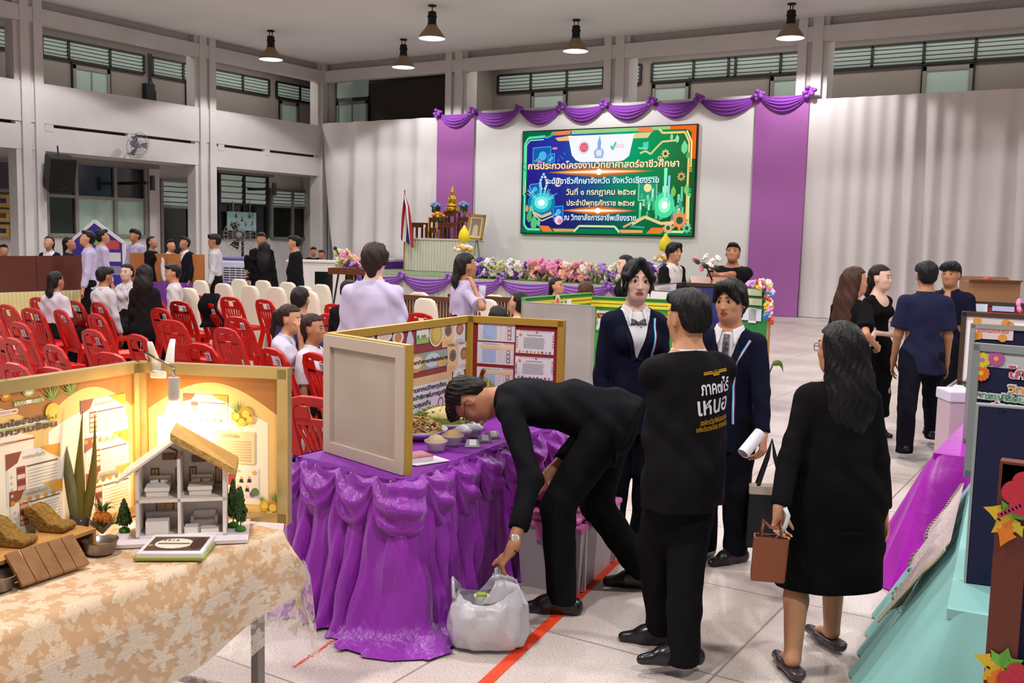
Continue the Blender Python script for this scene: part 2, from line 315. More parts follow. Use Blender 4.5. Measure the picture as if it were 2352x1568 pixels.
for i, p in enumerate(LAMPS):
    o = lamp0 if i == 0 else dup(lamp0, p, i*1.1, lb[i]); o.location = p; tag(o, lb[i], 'lamp', 'high-bay lamps on the ceiling')
# ================================================================== back wall dressing
M_bd = mat('white_backdrop', '#e4e1e0', .8); M_drape = mat('grey_white_drape', '#e0d9d9', .85, bump=(90, .05)); M_purp = mat('purple_satin_strip', '#a45fa6', .6, bump=(30, .04), stretch=(6, 6, .6)); M_swag = mat('purple_swag', '#8f46b0', .5, bump=(12, .15))
tag(MB().bb((-16.75, YB-.12, .0), (-8.2, YB-.03, 5.42)).build('backdrop', M_bd), 'white panelled backdrop behind the lit screen', 'backdrop')
def drape(name, x0, x1, z1, pleat, label, m, y=YB-.06, depth=.06, sk=None, amp2=.0):
    rs = random.Random(len(label)); ph = [(rs.uniform(.7, 1.3)*pleat, rs.uniform(0, 6.28), rs.uniform(.4, 1)) for _ in range(5)]
    def f(u, v):
        z = .01+v*(z1-.01); t = 1-v; x = x0+(x1-x0)*u+(sk(u, t) if sk else 0)
        d = sum(a*math.sin(x*w+p+t*.5*math.sin(p)) for w, p, a in ph)/3
        return (x, y-.09-depth*d*(.35+.65*t)-amp2*t*t, z)
    return tag(MB().grid(f, int(abs(x1-x0)*26), 12).build(name, m, smooth=True), label, 'curtain')
drape('curtain', -22.75, -18.0, 5.3, 6.5, 'pale grey drape with loose folds left of the stage, below the dark upper recess', M_drape, sk=lambda u, t: .8*t*(1-u)**2, depth=.32)
drape('curtain', -7.0, 7.4, 5.24, 13.0, 'long pale grey pleated drape covering the right of the back wall', M_drape, depth=.13)
drape('purple_drape', -18.05, -16.72, 5.35, 8, 'purple fabric strip at the left edge of the white backdrop, behind the golden statue', M_purp, y=YB-.1, depth=.02)
drape('purple_drape', -8.3, -6.98, 5.35, 8, 'purple fabric strip at the right edge of the white backdrop, reaching the floor', M_purp, y=YB-.1, depth=.02, amp2=.12)
def swag_mesh(x0, x1, zt, y, drop, band, m=0, folds=5, mb=None):
    mb = mb or MB()
    def f(u, v):
        a = math.sin(PI*u)**.8 if 0 < u < 1 else 0; x = x0+(x1-x0)*u
        z = zt-.03-a*drop*(.12+.88*v)-band*v*(1-a)*.4; return (x, y-.05-.10*a*math.sin(PI*min(1, v*1.02))-.025*math.sin(v*folds*2*PI)*(.3+a), z)
    return mb.grid(f, 20, 22, m)
ros = [PY(a, b, YB-.15) for a, b in ((1010, 270), (1090, 268), (1195, 262), (1293, 257), (1392, 252), (1500, 248), (1608, 245), (1745, 238), (1860, 238))]
def rosette(mb, c, r):
    for i in range(9):
        a = i*2.4; q = r*(.35+.55*(i/9)); mb.ball((c[0]+q*math.cos(a), c[1]-.05+.04*math.sin(3*a), c[2]+q*math.sin(a)), (r*.5, r*.45, r*.36), 7, nz=5)
    return mb
names = ['above the left purple strip', 'just right of the left purple strip', 'third from the left', 'above the left half of the screen', 'above the right half of the screen', 'above the right end of the screen', 'left of the right purple strip', 'above the right purple strip']
for i in range(8):
    a, b = ros[i], ros[i+1]; t = thing('swag', 'purple fabric swag on the backdrop top, '+names[i], 'swag', ((a.x+b.x)/2, YB-.15, 5.4), 0, 'purple swags along the backdrop')
    swag_mesh(a.x-t.location.x, b.x-t.location.x, .02, 0, .47, .12).build('drapery', M_swag, t, smooth=True)
    rosette(MB(), (a.x-t.location.x, -.08, 0), .13).build('rosette', M_swag, t, smooth=True)
    if i == 7: rosette(MB(), (b.x-t.location.x, -.08, 0), .15).build('rosette', M_swag, t, smooth=True)
# ------------------------------------------------------------------ the lit LED screen
LW, LH = 5.19, 2.82; led = thing('led_screen', 'large lit LED screen with Thai event title on the white backdrop', 'screen', (-15.005, YB-.2, 1.925))
LM = frame((0, 0, 0), (1, 0, 0), (0, 0, 1))
MB().bb((-.03, .0, -.03), (LW+.03, .075, LH+.03)).build('cabinet', mat('screen_cabinet', '#101012', .5), led)
def led_bg():
    m = bpy.data.materials.new('screen_picture'); m.use_nodes = True; nt = m.node_tree; nt.nodes.clear(); N = nt.nodes.new; L = nt.links.new
    tc = N('ShaderNodeTexCoord'); sp = N('ShaderNodeSeparateXYZ'); L(tc.outputs['Object'], sp.inputs[0])
    def ramp(src, lo, hi, els):
        mr = N('ShaderNodeMapRange'); mr.inputs[1].default_value = lo; mr.inputs[2].default_value = hi; L(src, mr.inputs[0]); r = N('ShaderNodeValToRGB'); e = r.color_ramp.elements
        while len(e) < len(els): e.new(.5)
        for q, (p, c) in zip(e, els): q.position = p; q.color = lin(c)
        L(mr.outputs[0], r.inputs[0]); return r.outputs[0]
    a = ramp(sp.outputs[0], 0, LW, [(0, '#2a1f8c'), (.25, '#2c3aa8'), (.45, '#1f6f9a'), (.58, '#12a878'), (.75, '#0f9a5a'), (1, '#2f5a2c')])
    b = ramp(sp.outputs[0], 0, LW, [(0, '#241a6a'), (.3, '#25206e'), (.5, '#1c3f5c'), (.7, '#0d6f42'), (1, '#24451f')])
    k = ramp(sp.outputs[2], .2, 2.2, [(0, '#000000'), (1, '#ffffff')]); mx = N('ShaderNodeMix'); mx.data_type = 'RGBA'; L(k, mx.inputs[0]); L(b, mx.inputs[6]); L(a, mx.inputs[7])
    e = N('ShaderNodeEmission'); e.inputs[1].default_value = 1; o = N('ShaderNodeOutputMaterial'); L(mx.outputs[2], e.inputs[0]); L(e.outputs[0], o.inputs[0]); return m
MB(LM).rect(0, 0, LW, LH, .005).build('screen_face', led_bg(), led)
E_ = lambda c, s=1.0: emis('screen_'+c+('_%.1f' % s), '#'+c, s)
class Lay(MB):
    """drawing in screen fractions: u right, v down"""
    def __init__(s): super().__init__(LM); s.cols = []
    def k(s, c, st=1.0):
        q = E_(c, st)
        if q not in s.cols: s.cols.append(q)
        return s.cols.index(q)
    def pl(s, pts, c, z=.01, st=1.0): return s.poly([(u*LW, (1-v)*LH) for u, v in pts], z, s.k(c, st))
    def di(s, u, v, r, c, z=.01, st=1.0, ry=None): return s.disc(u*LW, (1-v)*LH, r*LH, z, s.k(c, st), ry=(ry or r)*LH)
    def ln(s, pts, wd, c, z=.012, st=1.0):
        for (a, b), (d, e) in zip(pts[:-1], pts[1:]):
            x0, y0, x1, y1 = a*LW, (1-b)*LH, d*LW, (1-e)*LH; l = math.hypot(x1-x0, y1-y0) or 1; nx, ny = -(y1-y0)/l*wd*LH, (x1-x0)/l*wd*LH
            s.poly([(x0+nx, y0+ny), (x0-nx, y0-ny), (x1-nx, y1-ny), (x1+nx, y1+ny)], z, s.k(c, st))
    def tx(s, t, u, v, h, wd, c, z=.02, off=.02, st=1.0): text(s, t, h*LH, TR(u*LW, (1-v)*LH, z), s.k(c, st), wd*LW, off*h*LH)
g = Lay()
g.pl([(0, 0), (.03, .0), (.03, 1), (0, 1)], '0c5a3c'); g.pl([(0, .0), (.3, 0), (.28, .04), (0, .05)], '0c6a48'); g.pl([(.0, .95), (1, .95), (1, 1), (0, 1)], '0b7a4c'); g.pl([(.97, .05), (1, .05), (1, 1), (.97, 1)], '1f5c2e')
g.pl([(.86, 0), (1, 0), (1, .3), (.975, .3), (.975, .06), (.955, .035), (.86, .03)], 'f06a20', .011); g.pl([(.3, 0), (.86, 0), (.86, .03), (.3, .04)], '9ad088', .011); g.pl([(.18, .01), (.3, .0), (.29, .04), (.17, .045)], 'f0844a', .0125); g.pl([(.68, .0), (.76, 0), (.77, .05), (.69, .04)], 'f08a50', .0125)
g.ln([(.012, .62), (.012, .12), (.035, .06), (.14, .05)], .012, '57e0a8', .014); g.ln([(.14, .065), (.17, .05), (.2, .02)], .010, '2fb98a', .015); g.ln([(.022, .6), (.022, .13), (.045, .085), (.13, .08)], .005, '9dfcd2', .015)
g.ln([(.965, .98-.1), (.965, .15), (.94, .06), (.82, .06), (.8, .02)], .010, 'f2d183', .015); g.ln([(.978, .38), (.978, .15), (.95, .045)], .007, 'fff0b0', .016)
g.ln([(.008, .62), (.018, .62), (.018, .92), (.04, .965), (.12, .965)], .011, '5fe8b4', .015); g.ln([(.98, .62), (.972, .66), (.975, .9), (.95, .965), (.86, .965)], .011, 'd9eaa0', .015)
g.pl([(.11, .925), (.175, .93), (.20, .985), (.14, .985)], 'ee7d35', .016); g.pl([(.2, .955), (.33, .955), (.33, .98), (.21, .985)], 'e99a55', .016); g.ln([(.33, .98), (.36, .925), (.57, .925), (.6, .98)], .010, 'cfe8a2', .017); g.pl([(.6, .955), (.73, .955), (.73, .98), (.61, .985)], 'e9a860', .016); g.pl([(.75, .985), (.78, .93), (.86, .93), (.83, .985)], 'ee7d35', .016)
g.pl([(.2, .07), (.3, .05), (.3, .1), (.22, .1)], 'f3c070', .016); g.pl([(.66, .05), (.76, .05), (.74, .1), (.66, .1)], 'e8cf90', .016)
for v0, v1, c in ((.36, .44, '1da87a'), (.30, .40, '2fbf8a')): g.ln([(.006, v0), (.025, v0+.03), (.025, v1+.03)], .006, c, .016)
for i in range(4): g.ln([(.962, .36+i*.02), (.985, .35+i*.02)], .005, 'f0b050', .017); g.ln([(.008, .55+i*.02), (.02, .54+i*.02)], .005, 'f0a060', .017); g.ln([(.965, .56+i*.02), (.985, .58+i*.02)], .006, '1fb878', .017)
g.pl([(.28, .055), (.665, .055), (.64, .26), (.61, .30), (.58, .31), (.36, .31), (.33, .29), (.305, .24)], 'f3f4ff', .018, 1.05)
g.di(.377, .17, .062, 'd8dcea', .019); g.di(.377, .17, .045, 'e05a6a', .020); 
for i in range(3): g.ln([(.365+i*.012, .145), (.365+i*.012, .195)], .004, 'f0a0a8', .021)
g.pl([(.468, .06), (.478, .13), (.474, .2), (.458, .2), (.456, .13)], '8fb0dc', .020); g.di(.466, .225, .055, 'b8cdea', .019, ry=.05); g.di(.466, .225, .03, 'e6ecf8', .020); g.ln([(.445, .2), (.445, .27), (.487, .27), (.487, .2)], .005, '8fb0dc', .020)
g.ln([(.535, .16), (.545, .20), (.562, .13)], .010, '58c896', .020); g.tx('อศจ', .585, .165, .06, .045, 'efa9b4', .02, .0)
# small pictures: holograms, planets, gears, leaves, glowing city
for (u, v, w_, h_) in ((.065, .16, .11, .16), (.16, .23, .04, .07), (.05, .52, .06, .1), (.08, .60, .05, .08), (.2, .74, .06, .1), (.05, .72, .05, .08)):
    g.pl([(u, v), (u+w_, v-.01), (u+w_, v+h_), (u, v+h_+.01)], '1b5fb0', .012); g.ln([(u, v), (u+w_, v-.01), (u+w_, v+h_), (u, v+h_+.01), (u, v)], .005, '3f9fe0', .013); g.di(u+w_*.55, v+h_*.5, h_*.28, '4fb6ee', .013)
    for i in range(4): g.ln([(u+w_*(.12+.1*i), v+h_*.85), (u+w_*(.12+.1*i), v+h_*(.75-.1*(i % 3)))], .004, '9fdcff', .014)
for i in range(12): u = .18+random.random()*.09; v = .17+random.random()*.15; g.ln([(u, v), (u+.006, v+.02)], .004, '2f7fd0', .013)
for u, v in ((.225, .50), (.235, .87)): g.di(u, v, .06, 'a070c8', .013, ry=.03); g.di(u, v, .045, 'efd7e6', .014); g.di(u+.008, v+.01, .025, 'd88aa8', .015)
for i in range(8): a = i*.5; g.di(.135+.02*math.sin(a), .42+i*.028, .014, ['f0a09a', 'd8f0d0'][i % 2], .014); g.di(.135-.02*math.sin(a), .42+i*.028, .014, '9fe0e8', .014)
for r, c in ((.16, '167ea8'), (.12, '2fb8cc'), (.08, '7ff0e8'), (.04, 'f2fffc')): g.di(.125, .70, r, c, .0145+(.16-r)*.02, ry=r*.8)
for i in range(22): a = random.uniform(.3, 2.8); l = random.uniform(.1, .25); g.ln([(.125+.04*math.cos(a), .70-.07*math.sin(a)), (.125+l*.5*math.cos(a), .70-l*math.sin(a))], .0025, '7fe8f0', .0185)
g.ln([(.08, .80), (.13, .84), (.19, .80)], .014, 'e0c08a', .016); g.ln([(.07, .76), (.08, .82), (.13, .88), (.2, .83)], .006, 'bfe6c0', .016)
for u, v, r, c in ((.05, .84, .05, '4fb070'), (.08, .90, .06, '5fc27a'), (.035, .76, .03, 'e0a060'), (.06, .76, .03, '7fcf7a'), (.11, .9, .03, '6fd08a'), (.94, .2, .05, '7fdc9a'), (.90, .12, .03, '9fe8a8'), (.96, .27, .03, '4fb56a'), (.87, .10, .025, '8fdc9a'), (.89, .6, .04, '7fc860'), (.96, .58, .04, '8fd070')):
    g.pl([(u, v-r*1.4), (u+r*.35, v-r*.4), (u+r*.3, v+r*.6), (u, v+r*1.2), (u-r*.32, v+r*.5), (u-r*.3, v-r*.4)], c, .017)
for u, v, r, c in ((.93, .86, .075, 'e8935a'), (.87, .93, .045, 'd9b48a'), (.97, .93, .04, '6fcfa0'), (.93, .46, .035, 'd9a860'), (.84, .25, .035, 'e8c88a'), (.81, .29, .02, 'd8e0a8')):
    for i in range(8): a = i*PI/4; g.pl([(u+(r*.8*math.cos(a-.2))*.54, v+r*.8*math.sin(a-.2)), (u+(r*1.2*math.cos(a-.14))*.54, v+r*1.2*math.sin(a-.14)), (u+(r*1.2*math.cos(a+.14))*.54, v+r*1.2*math.sin(a+.14)), (u+(r*.8*math.cos(a+.2))*.54, v+r*.8*math.sin(a+.2))], c, .018)
    g.di(u, v, r*.9, c, .0185); g.di(u, v, r*.45, '2f5a44', .019)
g.ln([(.70, .24), (.73, .22), (.76, .25), (.78, .21), (.82, .14), (.90, .13)], .009, 'd9d890', .016); g.ln([(.69, .19), (.74, .2)], .008, '7fe8d0', .016); g.pl([(.715, .14), (.745, .135), (.745, .2), (.715, .2)], '5fd0c0', .015)
g.pl([(.70, .47), (.80, .46), (.80, .66), (.70, .68)], '2f9f78', .014); g.ln([(.70, .47), (.80, .46), (.80, .66), (.70, .68), (.70, .47)], .005, '8fe0b0', .015); g.di(.75, .56, .04, 'f2e6a0', .016)
for i in range(46): u = random.uniform(.70, .94); v = random.uniform(.66, .86); h_ = random.uniform(.03, .14); g.pl([(u, v), (u+.012, v), (u+.012, v-h_), (u, v-h_)], random.choice(['3fbf7a', '5fd49a', '2fa070', '8fe6b8', '3f8fb0', 'bfe8c8']), .015+random.random()*.002)
for r, c in ((.1, '4fe0a0'), (.06, 'a0ffd0'), (.03, 'ffffff')): g.di(.845, .72, r, c, .019+(.1-r)*.01, ry=r*1.2)
g.pl([(.84, .72), (.85, .72), (.855, .38), (.837, .38)], '8fffcf', .0195); g.pl([(.86, .7), (.87, .7), (.872, .45), (.86, .45)], '8fd8f0', .0195)
g.ln([(.67, .9), (.74, .83), (.83, .89), (.9, .88)], .014, 'e8cf9a', .020); g.ln([(.62, .93), (.72, .84)], .010, 'f0a868', .0195); g.ln([(.66, .97-.05), (.74, .93)], .007, '3fb0b0', .019)
def flare(v, w_, h_):
    for k, (a, b, c) in enumerate(((1, 1, 'b06a3a'), (.92, .6, 'f08a3c'), (.8, .3, 'ffd9b0'), (.62, .2, 'fff8f2'))): g.pl([(.47-w_*a, v), (.47, v-h_*b), (.47+w_*a, v), (.47, v+h_*b)], c, .021+k*.001)
    g.di(.47, v, h_*.55, 'ffffff', .026)
flare(.405, .31, .055); flare(.775, .22, .05); g.di(.11, .30, .03, 'f06a7a', .013, ry=.012); g.di(.2, .17, .03, 'f08aa0', .013, ry=.012)
g.tx('การประกวดโครงงานวิทยาศาสตร์อาชีวศึกษา', .478, .345, .088, .88, '7a4a1a', .0275, .06); g.tx('การประกวดโครงงานวิทยาศาสตร์อาชีวศึกษา', .477, .342, .088, .88, 'ffe6bd', .029, .02, 1.1)
for s_, v, wd, c, h_ in (('ระดับอาชีวศึกษาจังหวัด จังหวัดเชียงราย', .492, .66, 'dcf6ff', .078), ('วันที่ ๑ กรกฎาคม ๒๕๖๗', .60, .405, 'ffe3b4', .078), ('ประจำปีพุทธศักราช ๒๕๖๗', .705, .395, 'ffe3b4', .072), ('ณ วิทยาลัยการอาชีพเชียงราย', .845, .42, 'd8f4ff', .075)):
    g.tx(s_, .482, v+.004, h_, wd, '1c2a5a', .0275, .06); g.tx(s_, .481, v, h_, wd, c, .029, .018, 1.1)
g.build('screen_graphics', g.cols, led)
# ------------------------------------------------------------------ stage with skirts
SY, SZ = 20.4, .76
M_turf = mat('green_stage_carpet', '#7d8f66', .9, bump=(80, .2)); M_skirt = mat('cream_pleated_skirt', '#d8d2c2', .7); M_vio = mat('violet_paint', '#5c2496', .6); M_sw2 = mat('lilac_stage_swag', '#9a62bd', .5, bump=(10, .1)); M_wht = mat('white_board', '#d9d3cf', .6)
st = thing('stage', 'low stage with green carpet and lilac swag skirt before the backdrop', 'stage', (-13.5, SY+2, 0))
MB(TR(-st.location.x, -st.location.y)).bb((-18.9, SY, 0), (-8.6, YB-.2, SZ)).build('platform', M_turf, st)
def pleats(x0, x1, z1, y, n, a, m, name, par, M):
    return MB(M).grid(lambda u, v: (x0+(x1-x0)*u, y-a*abs(math.sin(PI*n*u))*(1.1-.5*v), .01+v*z1), n*6, 3).build(name, m, par, smooth=True)
pleats(-18.9, -8.6, SZ-.02, SY-.02, 60, .06, M_skirt, 'pleated_skirt', st, TR(-st.location.x, -st.location.y))
sx = [-17.6, -16.0, -14.5, -13.0, -11.5, -10.1, -8.7]
for a, b in zip(sx[:-1], sx[1:]):
    d = swag_mesh(a-st.location.x, b-st.location.x, SZ+.02, SY-.1-st.location.y, .45, .3).build('swag', M_sw2, st, smooth=True)
    rosette(MB(), (a-st.location.x, SY-.2-st.location.y, SZ), .11).build('rosette', M_sw2, d, smooth=True)
t = thing('step_platform', 'violet fronted low platform at the left back of the stage', 'platform', (-19.6, 23.4, 0)); MB().bb((-1.2, -.5, 0), (.65, .9, .98), 0).build('riser', M_vio, t); MB().bb((-1.2, -.52, .98), (.65, .9, 1.05)).build('tread', M_wht, t)
# altar table with statue
at = thing('altar_table', 'tall table with shiny white pleated skirt on the stage', 'table', (-17.0, 23.4, SZ)); M_sat = mat('ivory_satin', '#dcd8c9', .35, spec=.5, bump=(14, .25), stretch=(3, 3, .5))
MB().bb((-1.1, -.42, .02), (1.1, .42, .9)).build('table_body', M_wht, at); MB().bb((-1.13, -.5, .9), (1.13, .45, .94)).build('table_top', M_sat, at)
pleats(-1.13, 1.13, .9, -.45, 22, .05, M_sat, 'pleated_skirt', at, Matrix())
M_wd = mat('reddish_wood', '#6e3a1c', .4, noise=(8, '#52280f', .3, .7), stretch=(1, 1, 6)); M_gold = mat('polished_gold', '#d9a93a', .25, .9); M_gold2 = mat('gold_frame', '#b98a2c', .4, .5)
AZ = SZ+.945
def altar_stand(x, y, w_, h_, label):
    t = thing('altar_stand', label, 'stand', (x, y, AZ), 0, 'wooden stands on the altar table'); MB().bb((-w_/2, -.14, h_-.05), (w_/2, .14, h_)).build('top', M_wd, t)
    MB().bb((-w_/2+.03, -.13, h_-.14), (w_/2-.03, -.11, h_-.05)).build('apron', M_wd, t)
    for sx_ in (-1, 1):
        for sy_ in (-1, 1): MB().bb((sx_*(w_/2-.03)-.025, sy_*.11-.025, 0), (sx_*(w_/2-.03)+.025, sy_*.11+.025, h_-.05)).build('leg', M_wd, t)
    return t
for x, y, w_, h_, l in ((-17.75, 23.2, .42, .44, 'low reddish wooden stand at the left end of the altar table'), (-17.2, 23.15, .44, .30, 'lowest wooden stand at the front middle of the altar table'), (-16.62, 23.15, .55, .46, 'wooden stand at the right front of the altar table'), (-17.35, 23.55, .5, .60, 'wooden stand holding the left blue flowers'), (-16.88, 23.6, .42, .78, 'tallest wooden stand, under the golden statue'), (-16.35, 23.55, .45, .62, 'wooden stand holding the right blue flowers')): altar_stand(x, y, w_, h_, l)
bud = thing('golden_statue', 'golden seated statue with flame-shaped top on the tallest altar stand', 'statue', (-16.88, 23.6, AZ+.78))
b_ = MB(); b_.lathe([(.15, 0), (.19, .02), (.17, .06), (.19, .1), (.16, .12)], 18, cap=True).ball((0, -.02, .17), (.19, .12, .07), 14).ball((0, 0, .32), (.095, .075, .16), 14).ball((-.11, 0, .3), (.035, .045, .13), 8).ball((.11, 0, .3), (.035, .045, .13), 8).ball((0, -.08, .22), (.08, .04, .025), 8).ball((0, 0, .42), (.125, .06, .05), 10).build('figure', M_gold, bud, smooth=True)
MB().lathe([(.03, .44), (.035, .48), (.06, .52), (.065, .56), (.05, .61), (.025, .635), (.02, .68), (.008, .75), (0, .8)], 14).build('head', M_gold, bud, smooth=True)
M_blue = mat('blue_petals', '#7f96c2', .7); M_yel = mat('yellow_petals', '#e0a82e', .6); M_leafg = mat('leaf_green', '#3f5c2c', .6); M_vase = mat('gilt_vase', '#8a6a3a', .35, .5)
def posy(loc, label, cols, r, hgt, cat='flowers', vase=True, n=12):
    t = thing('flower_vase', label, cat, loc)
    if vase: MB().lathe([(.04, 0), (.05, .02), (.03, .06), (.06, .14), (.055, hgt*.4)], 12, cap=True).build('vase', M_vase, t, smooth=True)
    f = MB()
    for i in range(14): a = i*2.4; f.ball((r*.7*math.cos(a)*random.random(), r*.6*math.sin(a), hgt*.4+random.random()*hgt*.4), (.03, .03, .07), 6, nz=4)
    f.build('foliage', M_leafg, t, smooth=True)
    for i in range(n):
        a = i*2.4; q = r*math.sqrt(i/n); MB().ball((0, 0, 0), (.055, .055, .045), 8, nz=5).build('bloom', cols[i % len(cols)], t, smooth=True).location = (q*math.cos(a), q*.7*math.sin(a)-.05, hgt*.72+.28*hgt*(1-(q/r)**2))
    return t
posy((-17.38, 23.5, AZ+.6), 'blue flowers in a vase left of the golden statue', [M_blue], .17, .42); posy((-16.38, 23.5, AZ+.62), 'blue flowers in a vase right of the golden statue', [M_blue], .17, .42); posy((-17.0, 23.12, AZ+.3), 'yellow and orange flowers in front of the golden statue', [M_yel, mat('orange_petals', '#d9722a', .6)], .22, .42)
M_candle = mat('yellow_candle', '#e0b04a', .5)
for x, h_ in ((-17.25, .6), (-16.95, .45)): t = thing('altar_candle', 'tall yellow candle on the altar, '+('left' if x < -17.1 else 'right')+' of the two', 'candle', (x, 22.97, AZ), 0, 'altar candles'); MB().lathe([(.05, 0), (.05, .02), (.012, .04), (.012, .2)], 10, cap=True).build('holder', M_gold, t); MB().lathe([(.015, .2), (.015, h_), (0, h_+.02)], 8).build('candle', M_candle, t)
fl = thing('flag', 'striped red, white and blue flag hanging on a pole by the altar', 'flag', (-17.95, 22.75, SZ)); MB().tube([(0, 0, 0), (.0, 0, 2.25)], .018).ball((0, 0, 2.28), .03, 8).build('flagpole', M_gold2, fl)
fm = MB(); 
for i, (a, b, k) in enumerate(((0, .2, 0), (.2, .36, 1), (.36, .66, 2), (.66, .82, 1), (.82, 1, 0))):
    fm.grid(lambda u, v: (.02+(a+(b-a)*u)*(.02+.42*(1-v)**.8)*(1 if v < .8 else (1-v)/.2+.05)-.12*(1-v)*(1-.4*(a+(b-a)*u)), -.03-.05*math.sin(9*(a+(b-a)*u)+3*v), .9+1.28*v-.25*(a+(b-a)*u)*(1-v)), 4, 14, k)
fm.build('cloth', [mat('flag_red', '#a8202c', .7), mat('flag_white', '#e6e2e0', .7), mat('flag_blue', '#26286e', .7)], fl, smooth=True)
pe = thing('portrait_easel', 'gold framed portrait picture on a thin grey stand beside the altar', 'picture', (-15.45, 22.75, SZ)); MB().tube([(-.12, 0, 0), (0, 0, 1)], .012).tube([(.14, 0, 0), (.02, 0, 1.0)], .012).tube([(0, .3, 0), (0, .03, 1.1)], .012).build('stand', M_alu, pe)
PM = Matrix.Translation((0, -.03, 1.28)) @ Matrix.Rotation(rad(-82), 4, 'X').inverted() @ Matrix.Rotation(rad(-4), 4, 'Z')
f = MB(PM); f.bb((-.27, -.35, -.02), (.27, .35, .0)); [f.bb(*q) for q in (((-.27, -.35, 0), (-.21, .35, .03)), ((.21, -.35, 0), (.27, .35, .03)), ((-.27, -.35, 0), (.27, -.29, .03)), ((-.27, .29, 0), (.27, .35, .03)))]; f.build('frame', M_gold2, pe)
f = MB(PM); f.rect(-.21, -.29, .21, .29, .004, 0); f.rect(-.16, -.24, .16, .24, .006, 1); f.poly([(-.1, -.24), (.1, -.24), (.08, .02), (0, .08), (-.07, .02)], .008, 2); f.disc(0, .12, .05, .008, 3); f.poly([(.06, -.24), (.13, -.24), (.12, 0), (.08, .03)], .007, 3); f.build('portrait', [M_wht, mat('portrait_ground', '#8d7a66', .6), mat('portrait_robe', '#c9b98a', .6), mat('portrait_skin', '#9a7358', .6)], pe)
# white flower vase with a large yellow cone arrangement near the altar, another near the right of the stage
def cone_posy(loc, label, h=.0):
    t = thing('flower_stand', label, 'flowers', loc); MB().lathe([(.16, 0), (.16, .03), (.03, .05), (.03, .62), (.12, .7)], 12, cap=True).build('stand', M_wht, t, smooth=True)
    for i in range(16): a = i*2.4; MB().ball((0, 0, 0), (.075, .07, .06), 7, nz=5).build('bloom', [mat('ivory_petals', '#e4dcc2', .6), M_yel, mat('white_petals', '#e6e2e4', .6)][i % 3], t, smooth=True).location = (.26*math.sqrt(i/16)*math.cos(a), .2*math.sqrt(i/16)*math.sin(a), .80-.14*(i/16)+h)
    MB().lathe([(.0, .86), (.12, .9), (.155, 1.0), (.12, 1.14), (.05, 1.24), (.02, 1.3), (0, 1.31)], 16).build('folded_cone', mat('bright_yellow_cone', '#e8d51c', .5), t, smooth=True); return t
cone_posy((-14.6, 20.95, SZ), 'flowers topped by a bright yellow cone on the stage below the altar'); cone_posy((-9.35, 21.6, SZ-.1), 'yellow cone flower stand behind the man in the open suit')
# flower beds along the stage front
M_fp = [mat('petal_'+n, c, .6) for n, c in (('deep_violet', '#5a2d94'), ('lilac', '#b58fd0'), ('cream', '#e6dfc6'), ('lime', '#c2c98a'), ('pale_pink', '#dcb4cf'), ('rose_pink', '#e38ab8'), ('peach', '#eeb094'), ('white', '#e8e3e0'))]
def bloom_mesh(m, r=.1):
    b = MB(); n = 6
    for i in range(n): a = 2*PI*i/n; b.ball((.55*r*math.cos(a), .55*r*math.sin(a), .0), (.48*r, .48*r, .28*r), 7, nz=4)
    b.ball((0, 0, .12*r), .38*r, 7, nz=4); return b
BL = {}
def bloom(par, m, loc, s):
    if m.name not in BL: o = bloom_mesh(m).build('bloom', m, par, smooth=True); BL[m.name] = o.data
    else: o = bpy.data.objects.new('bloom', BL[m.name]); COL.objects.link(o); o.parent = par
    o.location = loc; o.scale = (s, s, s); o.rotation_euler = (random.uniform(.5, 1.5), random.uniform(-.5, .5), random.uniform(0, 6)); return o
def bed(x0, x1, y, z, label, idx, n, hh):
    t = thing('flower_arrangement', label, 'flowers', ((x0+x1)/2, y, z), 0, 'flower arrangements along the stage front'); f = MB(); w_ = x1-x0
    for i in range(int(w_*30)): f.ball((random.uniform(-w_/2, w_/2), random.uniform(-.18, .15), random.uniform(.02, hh*.6)), (.05, .04, .08), 6, nz=4)
    f.build('foliage', mat('arrangement_leaves', '#8d9470', .7), t, smooth=True)
    for i in range(n): bloom(t, M_fp[random.choice(idx)], (random.uniform(-w_/2+.1, w_/2-.1), random.uniform(-.26, .12), random.uniform(.1, hh)), random.uniform(.9, 1.6))
a_, b2, c2, d2 = -14.3, -12.55, -10.75, -8.75
bed(a_, b2, SY+.4, SZ, 'violet, lime and cream flower bed at the left of the stage front', [0, 0, 1, 2, 3, 3, 7, 4], 90, .42); bed(b2, c2, SY+.4, SZ, 'pink and peach flower bed at the middle of the stage front', [5, 5, 6, 6, 6, 2], 95, .46); bed(c2, d2, SY+.4, SZ, 'lilac and cream flower bed at the right of the stage front', [1, 1, 0, 2, 3, 4, 7], 90, .42)
# ================================================================== chairs
M_red = mat('red_plastic', '#b80f07', .42, spec=.3); M_stick = mat('sticker_white', '#cfc6c6', .5); M_stickb = mat('sticker_blue', '#5a5f86', .5)
def strap(mb, pts, ws, th, nrm, m=0):
    """flat board swept along pts, width ws across, thickness th along nrm"""
    pts = [Vector(p) for p in pts]; n = Vector(nrm).normalized(); vs = []
    for i, p in enumerate(pts):
        t = (pts[min(i+1, len(pts)-1)]-pts[max(i-1, 0)]).normalized(); s = t.cross(n).normalized(); nn = s.cross(t).normalized(); w = ws[i]/2
        vs += [p+s*w+nn*th/2, p-s*w+nn*th/2, p-s*w-nn*th/2, p+s*w-nn*th/2]
    fs = [(0, 1, 2, 3), tuple(len(vs)-4+j for j in (3, 2, 1, 0))]
    for i in range(len(pts)-1):
        for j in range(4): fs.append((i*4+j, i*4+4+j, i*4+4+(j+1) % 4, i*4+(j+1) % 4))
    return mb.add(vs, fs, m)
